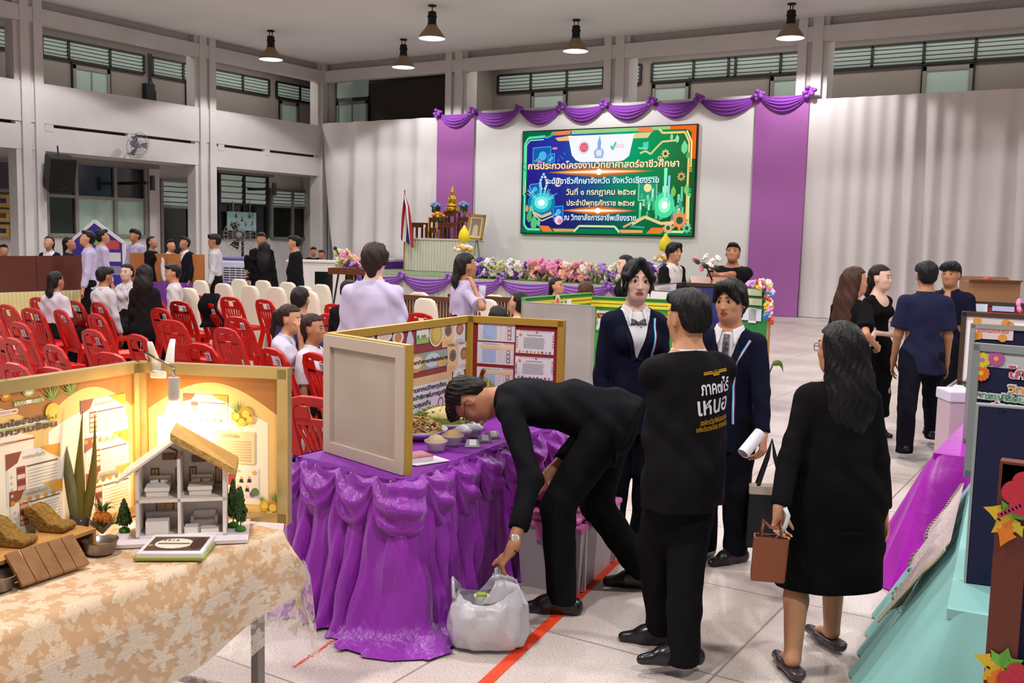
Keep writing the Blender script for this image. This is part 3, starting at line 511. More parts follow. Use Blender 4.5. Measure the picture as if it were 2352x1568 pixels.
def make_red_chair():
    t = thing('plastic_chair', 'x', 'chair')
    zb = lambda z: -.19-(z-.42)*.33
    s = MB(); s.grid(lambda u, v: ((u-.5)*(.42-.03*(1-v)), -.2+.42*v, .425-.018*math.sin(PI*u)*math.sin(PI*v)-.03*max(0, v-.9)*10*.4), 8, 8)
    s.grid(lambda u, v: ((u-.5)*(.42-.03*(1-v)), -.2+.42*v, .40-.02*math.sin(PI*u)*math.sin(PI*v)-.04*max(0, v-.9)*10*.4), 8, 8)
    for sd in (-1, 1): strap(s, [(sd*.195, -.2, .41), (sd*.21, .22, .40)], [.05, .05], .03, (1, 0, 0))
    strap(s, [(-.21, .22, .395), (.21, .22, .395)], [.06, .06], .02, (0, 1, 0)); strap(s, [(-.2, -.2, .41), (.2, -.2, .41)], [.05, .05], .02, (0, 1, 0)); s.build('seat', M_red, t)
    b = MB(); arc = [(-.20, .42), (-.205, .55), (-.2, .68), (-.185, .77), (-.15, .825), (-.08, .845), (0, .848), (.08, .845), (.15, .825), (.185, .77), (.2, .68), (.205, .55), (.20, .42)]
    pts = [(x, zb(z), z) for x, z in arc]; strap(b, pts, [.075, .07, .062, .056, .05, .045, .045, .045, .05, .056, .062, .07, .075], .022, (0, 1, .33))
    for p0, p1 in (((-.17, .72), (-.05, .72)), ((.17, .72), (.05, .72))): strap(b, [(p0[0], zb(.755), .755), (p1[0], zb(.755), .755)], [.10, .10], .014, (0, 1, .33))
    strap(b, [(-.16, zb(.71), .71), (.16, zb(.71), .71)], [.045, .045], .014, (0, 1, .33)); strap(b, [(-.06, zb(.825), .825), (.06, zb(.825), .825)], [.03, .03], .014, (0, 1, .33))
    for i in range(5): k = (i-2)/2; strap(b, [(k*.12, zb(.71), .71), (k*.085, zb(.6), .6), (k*.06, zb(.5), .5), (k*.065, zb(.42), .42)], [.026, .024, .026, .03], .012, (0, 1, .33))
    for sd in (-1, 1): strap(b, [(sd*.165, zb(.70), .70), (sd*.11, zb(.56), .56), (sd*.10, zb(.42), .42)], [.02, .025, .04], .012, (0, 1, .33))
    b.build('backrest', M_red, t)
    for sd in (-1, 1):
        l = MB(); strap(l, [(sd*.20, -.19, .43), (sd*.225, -.235, .2), (sd*.24, -.26, 0)], [.085, .075, .06], .02, (0, 1, .3)); strap(l, [(sd*.205, -.19, .42), (sd*.23, -.22, .2), (sd*.245, -.245, 0)], [.06, .055, .045], .02, (1, 0, 0)); l.build('leg', M_red, t)
        l = MB(); strap(l, [(sd*.20, .2, .41), (sd*.215, .225, .2), (sd*.225, .24, 0)], [.075, .065, .05], .02, (0, 1, 0)); strap(l, [(sd*.205, .19, .41), (sd*.22, .215, .2), (sd*.23, .23, 0)], [.06, .05, .04], .02, (1, 0, 0)); l.build('leg', M_red, t)
    return t
def add_sticker(t):
    k = MB(frame((0, -.322, .768), (1, 0, 0), (0, -.31, .95))); k.bb((.07, -.032, -.002), (.13, .032, .006), 0).bb((.078, -.024, .006), (.122, .024, .0075), 1); text(k, 'B', .045, TR(.1, -.002, .0085), 0, off=.001); k.build('sticker', [M_stick, M_stickb], t)
chairA = make_red_chair(); chairB = None
red_px = [(14, 703), (87, 686), (71, 711), (134, 678), (138, 715), (42, 744), (166, 693), (230, 677), (224, 697), (219, 724), (28, 781), (121, 797), (210, 761), (249, 815), (32, 840), (313, 678), (357, 688), (366, 711), (406, 672), (411, 694), (457, 680), (478, 700), (527, 684), (394, 739), (315, 773), (542, 731), (517, 757), (459, 794), (605, 690), (624, 805), (723, 816), (767, 701), (756, 724), (718, 918), (965, 722), (-20, 722), (-14, 770), (120, 850), (352, 828), (560, 815), (-40, 800), (670, 730)]
red_px = [p for p in red_px if p not in ((560, 815),)]
STK = {1, 2, 4, 5, 6, 8, 9, 12, 15, 16, 17, 19, 20, 21, 25, 29, 30, 27, 28}
rp = []
for i, (a, b) in enumerate(red_px): rp.append((P(a, b, .85), i))
rows = {}
for p, i in rp: rows.setdefault(round(p.y/1.06), []).append((p.x, i))
lab = {}
rk = sorted(rows, reverse=True); ordn = ['first', 'second', 'third', 'fourth', 'fifth', 'sixth', 'seventh', 'eighth', 'ninth', 'tenth']
for r_i, r in enumerate(rk):
    L_ = sorted(rows[r])
    for c_i, (x, i) in enumerate(L_): lab[i] = 'red plastic chair, %s from the left in the %s row counted from the stage' % (ordn[c_i], ordn[r_i])
lab[29] = 'red plastic chair with a B sticker under the girl who is eating'; lab[30] = 'red plastic chair under the second seated girl, beside the durian board'; lab[33] = 'red plastic chair standing alone between the lit board and the durian board'; lab[34] = 'red plastic chair behind the durian board, right of the tall boy in lilac shirt'
KEEP = {}
for p, i in rp:
    rz = random.uniform(-.22, .04)+(-.15 if i in (29, 30) else 0)+(rad(14) if i == 33 else 0)
    loc = Vector((p.x, p.y, 0))+ZR(rz).to_3x3() @ Vector((0, .33, 0))
    if i in STK and chairB is None: chairB = make_red_chair(); add_sticker(chairB); o = chairB; o.location = loc; o.rotation_euler.z = rz
    elif i == 0: o = chairA; o.location = loc; o.rotation_euler.z = rz
    else: o = dup(chairB if i in STK else chairA, loc, rz, lab[i])
    tag(o, lab[i], 'chair', 'red plastic chairs in rows'); KEEP[i] = o
M_cov = mat('cream_chair_cover', '#d8cfbd', .75, bump=(25, .08))
def make_cream():
    t = thing('covered_chair', 'x', 'chair'); b = MB(); zz = lambda z: -.22-.12*(z-.45)
    prof = [(.205, .02), (.2, .45), (.195, .7), (.185, .85), (.15, .94), (.08, .975)]
    def back(u, v):
        k = v*(len(prof)-1); i = min(int(k), len(prof)-2); f = k-i; w_ = prof[i][0]*(1-f)+prof[i+1][0]*f; z = prof[i][1]*(1-f)+prof[i+1][1]*f; a = 2*PI*u
        ca, sa = math.cos(a), math.sin(a); return (w_*math.copysign(abs(ca)**.5, ca), zz(z)+.045*math.copysign(abs(sa)**.5, sa)*(1 if v < .99 else .6), z)
    b.grid(back, 28, 16); b.add([back(j/28, 1) for j in range(28)], [tuple(range(28))]); b.build('backrest_cover', M_cov, t, smooth=True)
    s = MB(); s.bb((-.215, -.2, .40), (.215, .23, .47)); s.build('seat', M_cov, t, bevel=.025)
    MB().grid(lambda u, v: ((.20+.01*math.sin(u*60))*[1, 1, -1, -1, 1][int(min(u*4, 3.999))]*(1-2*(u*4-int(min(u*4, 3.999))) if int(min(u*4, 3.999)) in (0, 2) else 1)*(-1 if int(min(u*4, 3.999)) in (0, 2) else 1)*(-1), [.22, None, -.19, None][int(min(u*4, 3.999))] if int(min(u*4, 3.999)) in (0, 2) else (.22-.41*(u*4-int(min(u*4, 3.999))))*(1 if int(min(u*4, 3.999)) == 1 else -1)+(0 if int(min(u*4, 3.999)) == 1 else .03), .01+.42*v), 64, 1).build('skirt', M_cov, t)
    return t
cr = make_cream()
cpx = [(462, 643), (512, 650), (548, 640), (575, 655), (604, 643), (632, 658), (660, 647), (698, 656), (712, 668), (738, 652), (808, 655), (962, 670), (978, 684), (1118, 686), (1135, 676), (430, 660)]
ordw = ['leftmost', 'second', 'third', 'fourth', 'fifth', 'sixth', 'seventh', 'eighth', 'ninth', 'tenth', 'eleventh', 'twelfth', 'thirteenth', 'fourteenth', 'fifteenth', 'sixteenth']
for k, (a, b) in enumerate(sorted(cpx)):
    p = P(a, b, .98); o = cr if k == 0 else dup(cr, p, 0, 'x'); o.location = (p.x, p.y+.28, 0); o.rotation_euler.z = random.uniform(-.08, .08)
    tag(o, 'cream fabric covered chair, %s%s of the row before the stage' % (ordw[k], '' if k == 0 else ' from the left'), 'chair', 'cream covered chairs')
M_pew = mat('dark_slat_wood', '#5c3620', .45)
for px_, l in ((985, 'slatted dark wooden bench back left of the standing student eating'), (1118, 'slatted dark wooden bench back right of the standing student eating')):
    p = P(px_, 683, .95); t = thing('wooden_bench', l, 'bench', (p.x+.1, p.y+.3, 0), 0, 'slatted wooden benches before the stage')
    b = MB(); b.bb((-.75, -.33, .9), (.75, -.27, .97)).bb((-.75, -.3, .46), (.75, -.26, .52)); [b.bb((-.73+i*.052, -.305, .5), (-.70+i*.052, -.285, .92)) for i in range(29)]; b.build('backrest', M_pew, t)
    MB().bb((-.75, -.3, .42), (.75, .2, .46)).build('seat', M_pew, t)
    for sx_ in (-1, 1):
        for sy_ in (-.3, .17): MB().bb((sx_*.72-.03, sy_-.03, 0), (sx_*.72+.03, sy_+.03, .44)).build('leg', M_pew, t)
# ================================================================== display boards
M_dfr = mat('dark_brown_frame', '#3a2a1c', .5); M_ply = mat('plywood_back', '#b8aa9c', .75, noise=(3, '#ad9d8e', .3, .7), stretch=(1, 1, 1)); M_plyf = mat('painted_wood_strip', '#bfae9c', .7); M_silv = mat('silver_frame', '#a9aaa6', .35, .4)
M_gsat = mat('gold_satin_frame', '#c09a3e', .4, .35, bump=(30, .1)); M_pap = mat('paper_white', '#dfd9dc', .6); M_ink = mat('ink_grey', '#8d8890', .7); M_inkd = mat('ink_dark', '#3d3a44', .7)
PC = {}
def pm(c):
    n = 'print_'+c
    return mat(n, '#'+c, .6)
class Sheet(MB):
    def __init__(s, M): super().__init__(M); s.cols = []
    def k(s, c):
        q = pm(c)
        if q not in s.cols: s.cols.append(q)
        return s.cols.index(q)
    def r(s, x0, y0, x1, y1, c, z=0): return s.rect(min(x0, x1), min(y0, y1), max(x0, x1), max(y0, y1), z, s.k(c))
    def d(s, x, y, r, c, z=0, ry=None, n=18): return s.disc(x, y, r, z, s.k(c), n=n, ry=ry)
    def p(s, pts, c, z=0): return s.poly(pts, z, s.k(c))
    def t(s, txt, x, y, h, c, w=None, z=.003, off=.0): text(s, txt, h, TR(x, y, z), s.k(c), w, off)
    def done(s, name, par): return s.build(name, s.cols, par)
def panel(par, a, b, z0, z1, face, back, fr, name='panel', fw=.035, th=.022, strips=True, bf=None):
    """upright panel from a to b (left to right seen from its printed side)"""
    a = Vector((a[0], a[1], z0)); b = Vector((b[0], b[1], z0)); w = (b-a).length; h = z1-z0; M = frame(a, b-a, (0, 0, 1))
    Mi = par.matrix_basis.inverted() @ M
    o = MB(Mi).bb((0, 0, -th), (w, h, 0)).build(name, face, par); bk = MB(Mi).bb((0.002, 0.002, -th-.004), (w-.002, h-.002, -th)).build('back', back, o)
    f = MB(Mi)
    for q in (((0, 0), (fw, h)), ((w-fw, 0), (w, h)), ((0, 0), (w, fw)), ((0, h-fw), (w, h))): f.bb((q[0][0], q[0][1], 0), (q[1][0], q[1][1], .014))
    for q in (((-.006, -.006), (0, h+.006)), ((w, -.006), (w+.006, h+.006)), ((0, h), (w, h+.006))): f.bb((q[0][0], q[0][1], -th-.004), (q[1][0], q[1][1], .014))
    f.build('frame', fr, o)
    if strips:
        g = MB(Mi); q = .055
        for r in (((0, 0), (q, h)), ((w-q, 0), (w, h)), ((q, 0), (w-q, q)), ((q, h-q), (w-q, h))): g.bb((r[0][0], r[0][1], -th-.02), (r[1][0], r[1][1], -th-.004))
        g.build('back_strip', bf or back, o)
    o['_m'] = [x for row in M for x in row]; return o, M, Mi, w, h
def onp(M, px, py):
    d = ray(px, py); n = Vector((M[0][2], M[1][2], M[2][2])); o = Vector((M[0][3], M[1][3], M[2][3])); q = CAM+d*((o-CAM).dot(n)/d.dot(n)); return (M.inverted() @ q).to_2d()
def doc(par, M, Mi, p0, p1, kind, z=.003, seed=0):
    """paper pinned between two opposite corners given as panel points"""
    a, b = onp(M, *p0), onp(M, *p1); x0, x1 = sorted((a.x, b.x)); y0, y1 = sorted((a.y, b.y)); w, h = x1-x0, y1-y0; s = Sheet(Mi @ TR(x0, y0, z)); R = random.Random(seed+int(p0[0]*7+p0[1]))
    s.r(0, 0, w, h, 'e2dde2'); L_ = lambda a_, y, c='8d8890', x=.0: s.r(w*x, y, w*(x+a_), y+h*.012, c, .0012)
    if kind == 'text':
        s.d(w*.12, h*.8, h*.07, 'e0904a', .001); s.d(w*.55, h*.93, h*.05, '8f8a3c', .001); s.t('สรุปผลการศึกษาค้นคว้า', w*.5, h*.8, h*.1, '6a6470', w*.42, .002)
        for i in range(11): L_(R.uniform(.52, .58), h*(.68-.045*i), '77727a', .2)
        for i in range(9): s.d(w*(.1+.1*i), h*.07, h*R.uniform(.03, .06), R.choice(['4f56a8', 'e08a3c', 'a03c46', '8a7a3a', '5a8f6a']), .001)
        for i in range(5): s.r(w*.955, h*(.3+.12*i), w*.995, h*(.36+.12*i), R.choice(['e08a3c', '5a7ab8', 'd0606a']), .001); s.d(w*.03, h*(.25+.11*i), h*.04, R.choice(['4f6fb8', 'e0904a']), .001)
        for i in range(14): x = w*(.12+.06*i); s.p([(x, h*.99), (x+w*.012, h*1.02), (x+w*.02, h*.95), (x+w*.008, h*.93)], '5a5560' if R.random() < .6 else 'b04a50', .0015)
    elif kind == 'table':
        s.r(w*.08, h*.7, w*.98, h*.86, 'edc79a', .001); s.r(w*.14, h*.08, w*.5, h*.7, 'a9bfe8', .001); s.r(w*.08, h*.08, w*.14, h*.7, 'dfe3ee', .0008); s.t('ตารางบันทึกผลการทดลอง', w*.4, h*.93, h*.07, '6a6f8a', w*.5, .002)
        for i in range(7): s.r(w*.08, h*(.08+.1*i), w*.98, h*(.085+.1*i), 'b9b6c6', .0014)
        for i in range(8): s.r(w*(.14+.12*i), h*.08, w*(.145+.12*i), h*.7, 'b9b6c6', .0014)
        for i in range(3): s.r(w*.8, h*(.1+.2*i), w*.9, h*(.27+.2*i), '9a4a52', .0016); s.d(w*.85, h*(.185+.2*i), h*.07, 'd8c8c0', .002)
        for i in range(8): x = w*(.72+.035*i); s.p([(x, h*1.0), (x+w*.01, h*1.03), (x+w*.02, h*.95), (x+w*.01, h*.92)], 'b04a50', .002)
    elif kind == 'round':
        s.r(0, 0, w*.5, h, 'ecbf86', .0008)
        for x, c in ((.25, '8c7468'), (.75, 'a06a50')): s.d(w*x, h*.58, w*.18, 'f0e8e0', .001, ry=h*.26); s.d(w*x, h*.58, w*.16, c, .0014, ry=h*.23); s.d(w*x, h*.56, w*.1, '6f5a50' if x < .5 else 'b88a6a', .0016, ry=h*.14)
        for i in range(3): L_(.3, h*(.18-.05*i), 'a08a78', .08); L_(.3, h*(.18-.05*i), 'a08a78', .58)
        s.t('การทดลอง', w*.25, h*.93, h*.07, '9a6a40', w*.3, .002)
    elif kind == 'pine':
        s.r(0, 0, w, h, '7a5a40', -.0004); s.r(w*.03, h*.05, w*.97, h*.95, 'e9e2d2', .0006); s.p([(0, h), (w*.28, h), (w*.2, h*.8), (0, h*.7)], '8a4a34', .001); s.p([(w*.62, h), (w, h), (w, h*.72), (w*.8, h*.84)], 'd99a3a', .001); s.t('การศึกษาค้นคว้า', w*.5, h*.87, h*.1, '8a7a68', w*.4, .002)
        s.r(w*.36, h*.68, w*.95, h*.71, '6a5a4a', .0014)
        for i in range(7): L_(.56, h*(.6-.06*i), 'b0a690', .38)
        s.r(w*.18, h*.25, w*.34, h*.72, 'a04a3a', .001)
        for i in range(4): s.r(w*.19, h*(.27+.11*i), w*.33, h*(.35+.11*i), R.choice(['d8a890', '7a3a30', 'e0c8b0']), .0014); s.d(w*.09, h*(.2+.12*i), h*.03, 'c9bca0', .0014)
        for i in range(6): s.d(w*(.1+.15*i), h*.06, h*.05, R.choice(['c98a3c', '8a7a3c', 'd8b060']), .0012)
    elif kind == 'people':
        s.r(0, 0, w, h, '8a8f70', -.0004); s.r(w*.03, h*.05, w*.97, h*.95, 'e3ddd0', .0006); s.r(w*.02, h*.4, w*.34, h*.78, '8a3030', .001); s.t('ผู้จัดทำ', w*.35, h*.88, h*.12, '4a463c', w*.26, .002)
        for x, y in ((.5, .58), (.72, .6), (.66, .28), (.42, .28)): s.d(w*x, h*(y+.08), h*.05, 'c9a080', .0016); s.p([(w*(x-.06), h*(y-.08)), (w*(x+.06), h*(y-.08)), (w*(x+.04), h*(y+.04)), (w*(x-.04), h*(y+.04))], '2c2c34', .0014)
        s.d(w*.88, h*.2, h*.14, '5f7a4a', .0016); s.d(w*.8, h*.12, h*.1, '6a5a8a', .0014); s.d(w*.86, h*.86, h*.07, 'd8a83a', .0016)
    else: s.r(0, 0, w, h, kind, .0006)
    return s.done('poster', par), s
# --- boards far left, seen from behind, on skirted tables
M_brown = mat('brown_laminate_board', '#5e2c1c', .5, noise=(5, '#54261a', .3, .7)); M_orb = mat('orange_laminate_board', '#b36f3a', .5, noise=(5, '#a86634', .3, .7)); M_sk = mat('cream_yellow_skirt', '#d3c48a', .7, bump=(10, .2), stretch=(4, 4, .4))
def skirt_table(name, label, c, half, rz, h, msk, mtop, pl=26, cat='table'):
    t = thing(name, label, cat, (c[0], c[1], 0), rz); MB().bb((-half[0], -half[1], h-.03), (half[0], half[1], h)).build('table_top', mtop, t)
    def f(u, v):
        per = 2*(half[0]+half[1])*2; s = u*per; X, Y = half; segs = ((2*X, (-X, -Y), (1, 0)), (2*Y, (X, -Y), (0, 1)), (2*X, (X, Y), (-1, 0)), (2*Y, (-X, Y), (0, -1)))
        for l, o, d in segs:
            if s <= l+1e-9: break
            s -= l
        n = (d[1], -d[0]); a = .02+.035*abs(math.sin(u*PI*pl*4))*(1.2-.5*v); return (o[0]+d[0]*s+n[0]*a, o[1]+d[1]*s+n[1]*a, .01+v*(h-.015))
    MB().grid(f, pl*24, 2).build('skirt', msk, t, smooth=True); return t
a0, a1 = P(-70, 674, .75), P(62, 670, .75); b0, b1 = P(66, 670, .75), P(222, 664, .75)
def lean_board(a, b, z0, h, m, label, group):
    t = thing('display_board', label, 'board', (a.x, a.y, z0), math.atan2(b.y-a.y, b.x-a.x), group); w = (b-a).length; MB().bb((0, -.015, 0), (w/2-.004, .015, h)).build('panel', m, t); MB().bb((w/2+.004, -.015, 0), (w, .015, h)).build('panel', m, t)
    MB().bb((w/2-.004, -.02, .1), (w/2+.004, .02, h-.1)).build('hinge', M_dark, t); return t
d1 = (b1-a1); depth1 = lambda p: (p-CAM).dot(fwv)
zt = lambda p, py, px: D(px, py, depth1(p)).z
lean_board(a0, b1, .752, zt(b1, 587, 222)-.75, M_brown, 'back of a dark brown display board on the cream skirted table at far left', None)
c_ = (a0+b1)/2; ang = math.atan2(b1.y-a0.y, b1.x-a0.x); nrm = Vector((math.sin(ang), -math.cos(ang)))
skirt_table('skirted_table', 'table with cream yellow skirt under the brown board at far left', (c_.x-nrm.x*.24, c_.y-nrm.y*.24), ((b1-a0).length/2+.3, .32), ang, .75, M_sk, M_skirt)
e0, e1 = P(300, 644, .75), P(470, 650, .75)
lean_board(e0, e1, .752, zt(e0, 580, 300)-.75, M_orb, 'back of an orange brown display board behind the seated students', None)
c_ = (e0+e1)/2; ang = math.atan2(e1.y-e0.y, e1.x-e0.x); nrm = Vector((math.sin(ang), -math.cos(ang)))
skirt_table('skirted_table', 'table with ruffled purple skirt behind the seated students on the left', (c_.x-nrm.x*.3+.12, c_.y-nrm.y*.3), ((e1-e0).length/2+.25, .34), ang, .75, mat('purple_ruffle', '#7a3f9a', .6), mat('purple_cloth', '#6a3a8a', .6), 40)
# purple house-shaped board and white boxes behind the far left students
hp = D(222, 560, 22.2); t = thing('house_board', 'purple house shaped exhibition board with white edges behind the students', 'board', (hp.x, hp.y, 0), rad(32)); q = .0103*.95
hs = [(-.62, .0), (-.62, 1.55), (-.02, 2.08), (.66, 1.58), (.66, 0)]; HM = frame((0, 0, 0), (1, 0, 0), (0, 0, 1)); MB(HM).prism([(x*.95, z*.93) for x, z in hs], .04).build('board', mat('board_purple', '#3d2a8c', .5), t)
f = MB(); [strap(f, [(a[0]*.95, -.05, a[1]*.93), (b[0]*.95, -.05, b[1]*.93)], [.07, .07], .03, (0, 1, 0)) for a, b in zip(hs[:-1], hs[1:])]; f.build('edging', M_pap, t)
s = Sheet(HM @ TR(0, 0, .045)); [s.r(x, z, x+.3, z+.2, c) for x, z, c in ((-.1, 1.0, 'd8d4d8'), (.25, 1.05, 'd8d4d8'), (.25, .75, '8a86a8'), (-.45, .8, 'd0ccd0'), (.22, 1.32, 'c04a50'))]; s.d(.05, 1.5, .12, '6fae5a'); s.d(.08, 1.5, .06, 'e0a040', .002); s.done('poster', t)
# --- left wall fittings
def gold_pics():
    k = 0
    for r, y in enumerate((461, 495, 530)):
        for c, x in enumerate((6, 37)):
            p = PX(x, y, XW+.12); t = thing('certificate_frame', 'small gilt framed certificate on the left wall, %s row, %s' % (['top', 'middle', 'bottom'][r], ['left', 'right'][c]), 'picture', tuple(p), rad(90), 'gilt frames on the left wall')
            q = MB(); q.bb((-.17, -.02, -.16), (.17, .02, .16)); q.build('frame', M_gsat, t); s = Sheet(frame((0, -.022, 0), (1, 0, 0), (0, 0, 1))); s.r(-.13, -.12, .13, .12, 'c9b060'); s.r(-.08, -.06, .08, .06, ['3a3060', '7a3a30', '2c2a58'][r], .002); s.r(-.1, .075, .1, .095, 'a89a60', .002); s.done('certificate', t)
gold_pics()
p = PX(555, 508, XW+.15); t = thing('notice_board', 'pale blue notice board with small figures behind the pedestal fan', 'board', tuple(p), rad(90)); MB().bb((-.6, -.02, -.29), (.6, .02, .29)).build('board', mat('notice_blue', '#8fb8ba', .6), t)
for x, z in ((-.25, .16), (.3, .16), (-.42, -.08), (-.14, -.1), (.14, -.1), (.42, -.08), (0, .05)): s = Sheet(frame((x, -.024, z), (1, 0, 0), (0, 0, 1))); s.r(-.04, -.06, .04, .03, '2c3048'); s.d(0, .06, .04, '9a6a50', .001); s.done('figure', t)
for dx in (-.35, .35): MB().bb((dx-.02, -.01, .29), (dx+.02, .01, .6)).build('hanger', M_alu, t)
p = PX(137, 398, XL+.38); t = thing('loudspeaker', 'large black loudspeaker hung tilted beside the left column', 'speaker', tuple(p), rad(60)); t.rotation_euler = (rad(18), 0, rad(75)); MB().bb((-.3, -.25, -.42), (.3, .25, .42)).build('cabinet', M_housing, t, bevel=.03); MB().lathe([(.2, 0), (.17, -.03), (.05, -.06), (0, -.05)], 20, M=frame((0, -.255, -.12), (1, 0, 0), (0, 0, 1))).build('cone', M_dark, t, smooth=True); MB().tube([(0, .2, .4), (0, .3, .6)], .02).build('bracket', M_dark, t)
def fan_head(t, M, r, m):
    g = MB(M)
    for i in range(24): a = 2*PI*i/24; g.tube([(.05*math.cos(a), .05*math.sin(a), .09), (r*.6*math.cos(a), r*.6*math.sin(a), .1), (r*math.cos(a), r*math.sin(a), .03), (r*.8*math.cos(a), r*.8*math.sin(a), -.05)], .004, 4)
    for q, z in ((r, .03), (r*.7, .095), (r*.4, .1)): g.tube([(q*math.cos(2*PI*i/28), q*math.sin(2*PI*i/28), z) for i in range(28)], .006, 5, closed=True)
    g.lathe([(.06, .1), (.05, .12), (0, .125)], 14); g.build('guard', M_alu, t)
    b = MB(M)
    for i in range(3): a = 2*PI*i/3; b.add([(.05*math.cos(a), .05*math.sin(a), .02), (r*.85*math.cos(a-.3), r*.85*math.sin(a-.3), .05), (r*.9*math.cos(a+.35), r*.9*math.sin(a+.35), .0), (.06*math.cos(a+.7), .06*math.sin(a+.7), .03)], [(0, 1, 2, 3)])
    b.build('blades', m, t, solid=.004); MB(M).lathe([(.08, -.2), (.1, -.15), (.09, -.02), (.05, .03), (0, .035)], 14, cap=True).build('motor', m, t, smooth=True)
p = PX(315, 333, XL+.35); t = thing('wall_fan', 'wall fan with round guard on the left balcony front', 'fan', tuple(p)); fan_head(t, frame((0, 0, 0), (0, 1, 0), (.3, .25, .9)), .34, mat('fan_blue_grey', '#6f7290', .4)); MB().tube([(0, 0, -.05), (-.15, 0, -.25), (-.38, 0, -.2)], .025).build('bracket', M_alu, t)
p = D(552, 540, 22.0); t = thing('pedestal_fan', 'black pedestal fan standing behind the white air cooler', 'fan', (p.x, p.y, 0)); fan_head(t, frame((0, 0, p.z), (.85, .5, 0), (0, 0, 1)), .36, M_housing); MB().tube([(-.06, .12, 0), (-.06, .12, p.z)], .03).build('pole', M_dark, t); MB().lathe([(.25, 0), (.25, .03), (.05, .06)], 18, cap=True, M=TR(-.06, .12, 0)).build('base', M_dark, t)
p = D(552, 585, 21.0); w_ = .66; t = thing('air_cooler', 'white wheeled air cooler with louvred front near the walking student', 'cooler', (p.x, p.y, 0), rad(25)); M_wp = mat('white_plastic', '#c9c5d2', .4); MB().bb((-.35, -.25, .06), (.35, .3, 1.18)).build('housing', M_wp, t, bevel=.04); MB().bb((-.3, -.24, 1.18), (.3, .28, 1.25)).build('control_panel', mat('cooler_panel', '#6a68a0', .4), t, bevel=.02)
g = MB().bb((-.27, -.262, .35), (.27, -.25, 1.05)); g.build('grille_opening', M_dark, t); g = MB(); [g.bb((-.27, -.275, .38+.05*i), (.27, -.262, .405+.05*i)) for i in range(14)]; [g.bb((-.26+.13*i, -.28, .35), (-.25+.13*i, -.262, 1.05)) for i in range(5)]; g.build('louvre', M_wp, t)
for x in (-.27, .27): MB().ball((x, -.2, .05), .05, 10).build('wheel', M_dark, t, smooth=True); MB().ball((x, .22, .05), .05, 10).build('wheel', M_dark, t, smooth=True)
p = PX(350, 212, XL-2.19); t = thing('junction_box', 'dark meter boxes with conduit on the upper left corridor wall', 'box', tuple(p)); MB().bb((-.1, -.28, -.3), (.1, .02, .22)).build('box', M_dark, t); MB().bb((-.08, .08, -.3), (.08, .3, .05)).build('cover', M_panel, t); MB().tube([(0, -.1, .2), (0, -.1, 1.1)], .03).tube([(0, .05, .1), (0, -.05, .4), (0, -.02, 1.1)], .02).build('conduit', M_dark, t)
for i, (x, y) in enumerate(((350, 420), (630, 434))): p = PX(x, y, XL-.3); t = thing('security_camera', 'small dark wall camera on a bracket, '+('left bay' if i == 0 else 'right bay')+' of the left wall', 'camera', tuple(p), 0, 'cameras under the left balcony'); MB(frame((0, 0, 0), (0, 1, 0), (1, 0, 0))).lathe([(.06, -.2), (.07, -.15), (.07, .2), (.05, .2)], 12, cap=True).build('body', M_dark, t); MB().bb((-1.22, -.05, -.04), (-.2, .05, .04)).build('bracket', M_dark, t)
# --- counter, lectern, right back corner
p = D(728, 600, 22.0); t = thing('white_counter', 'white counter cabinet with dark glass front in the back left corner', 'cabinet', (p.x, p.y, 0), rad(30)); MB().bb((-.55, -.3, .0), (.55, .3, 1.15)).build('cabinet', M_wht, t); MB().bb((-.05, -.315, .12), (.5, -.3, 1.05)).build('door', M_wht, t); MB().bb((.03, -.325, .2), (.42, -.316, .95)).build('glass', M_glassd, t); MB().bb((-.6, -.34, 1.15), (.6, .33, 1.19)).build('counter_top', M_wht, t)
p = D(805, 600, 19.5); t = thing('lectern', 'wooden lectern with thin black legs, flowers and a microphone by the drape', 'lectern', (p.x, p.y, 0), rad(25)); 
for x in (-.3, -.1, .12, .3): MB().tube([(x*1.3, -.05, 0), (x*.8, 0, 1.0)], .02, 6).build('leg', M_dark, t)
MB().bb((-.06, -.03, 0), (.06, .03, 1.0)).build('post', M_wd, t); MB().bb((-.38, -.24, 1.0), (.38, .24, 1.12)).build('desk', M_wd, t); MB().tube([(-.15, 0, 1.12), (-.18, -.1, 1.35), (-.25, -.15, 1.48)], .012, 6).ball((-.26, -.16, 1.5), .04, 8).build('microphone', M_dark, t)
fa = thing('flower_arrangement', 'pink, cream and lilac flowers on the lectern', 'flowers', (p.x, p.y, 1.12)); [bloom(fa, M_fp[random.choice([4, 5, 6, 2, 1, 3])], (random.uniform(-.25, .3), random.uniform(-.18, .12), random.uniform(.04, .32)), random.uniform(.7, 1.1)) for i in range(24)]
p = D(2247, 668, 15); t = thing('cardboard_box', 'large brown cardboard box behind the young men on the right', 'box', (p.x+.12, p.y+.2, 0), rad(20)); bz = D(2247, 645, 15).z; M_card = mat('cardboard', '#94694a', .75)
c2_ = thing('plain_table', 'low table holding the brown cardboard box at the back right', 'table', (p.x+.12, p.y+.2, 0), rad(20)); MB().bb((-.5, -.4, .7), (.5, .4, .74)).build('table_top', M_wht, c2_); [MB().bb((sx_*.45-.02, sy_*.35-.02, 0), (sx_*.45+.02, sy_*.35+.02, .7)).build('leg', M_alu, c2_) for sx_ in (-1, 1) for sy_ in (-1, 1)]
q = MB(); q.bb((-.36, -.3, .742), (.36, .3, bz)); q.build('body', M_card, t); q = MB(); q.quad((-.36, -.3, bz), (.36, -.3, bz), (.36, -.42, bz+.03), (-.36, -.42, bz+.03)); q.quad((.36, .3, bz), (-.36, .3, bz), (-.36, .42, bz+.05), (.36, .42, bz+.05)); bz_box = bz; q.build('flap', mat('cardboard_inside', '#7f5a3e', .8), t, solid=.008)
M_snack = mat('orange_wrapper', '#d8582a', .4)
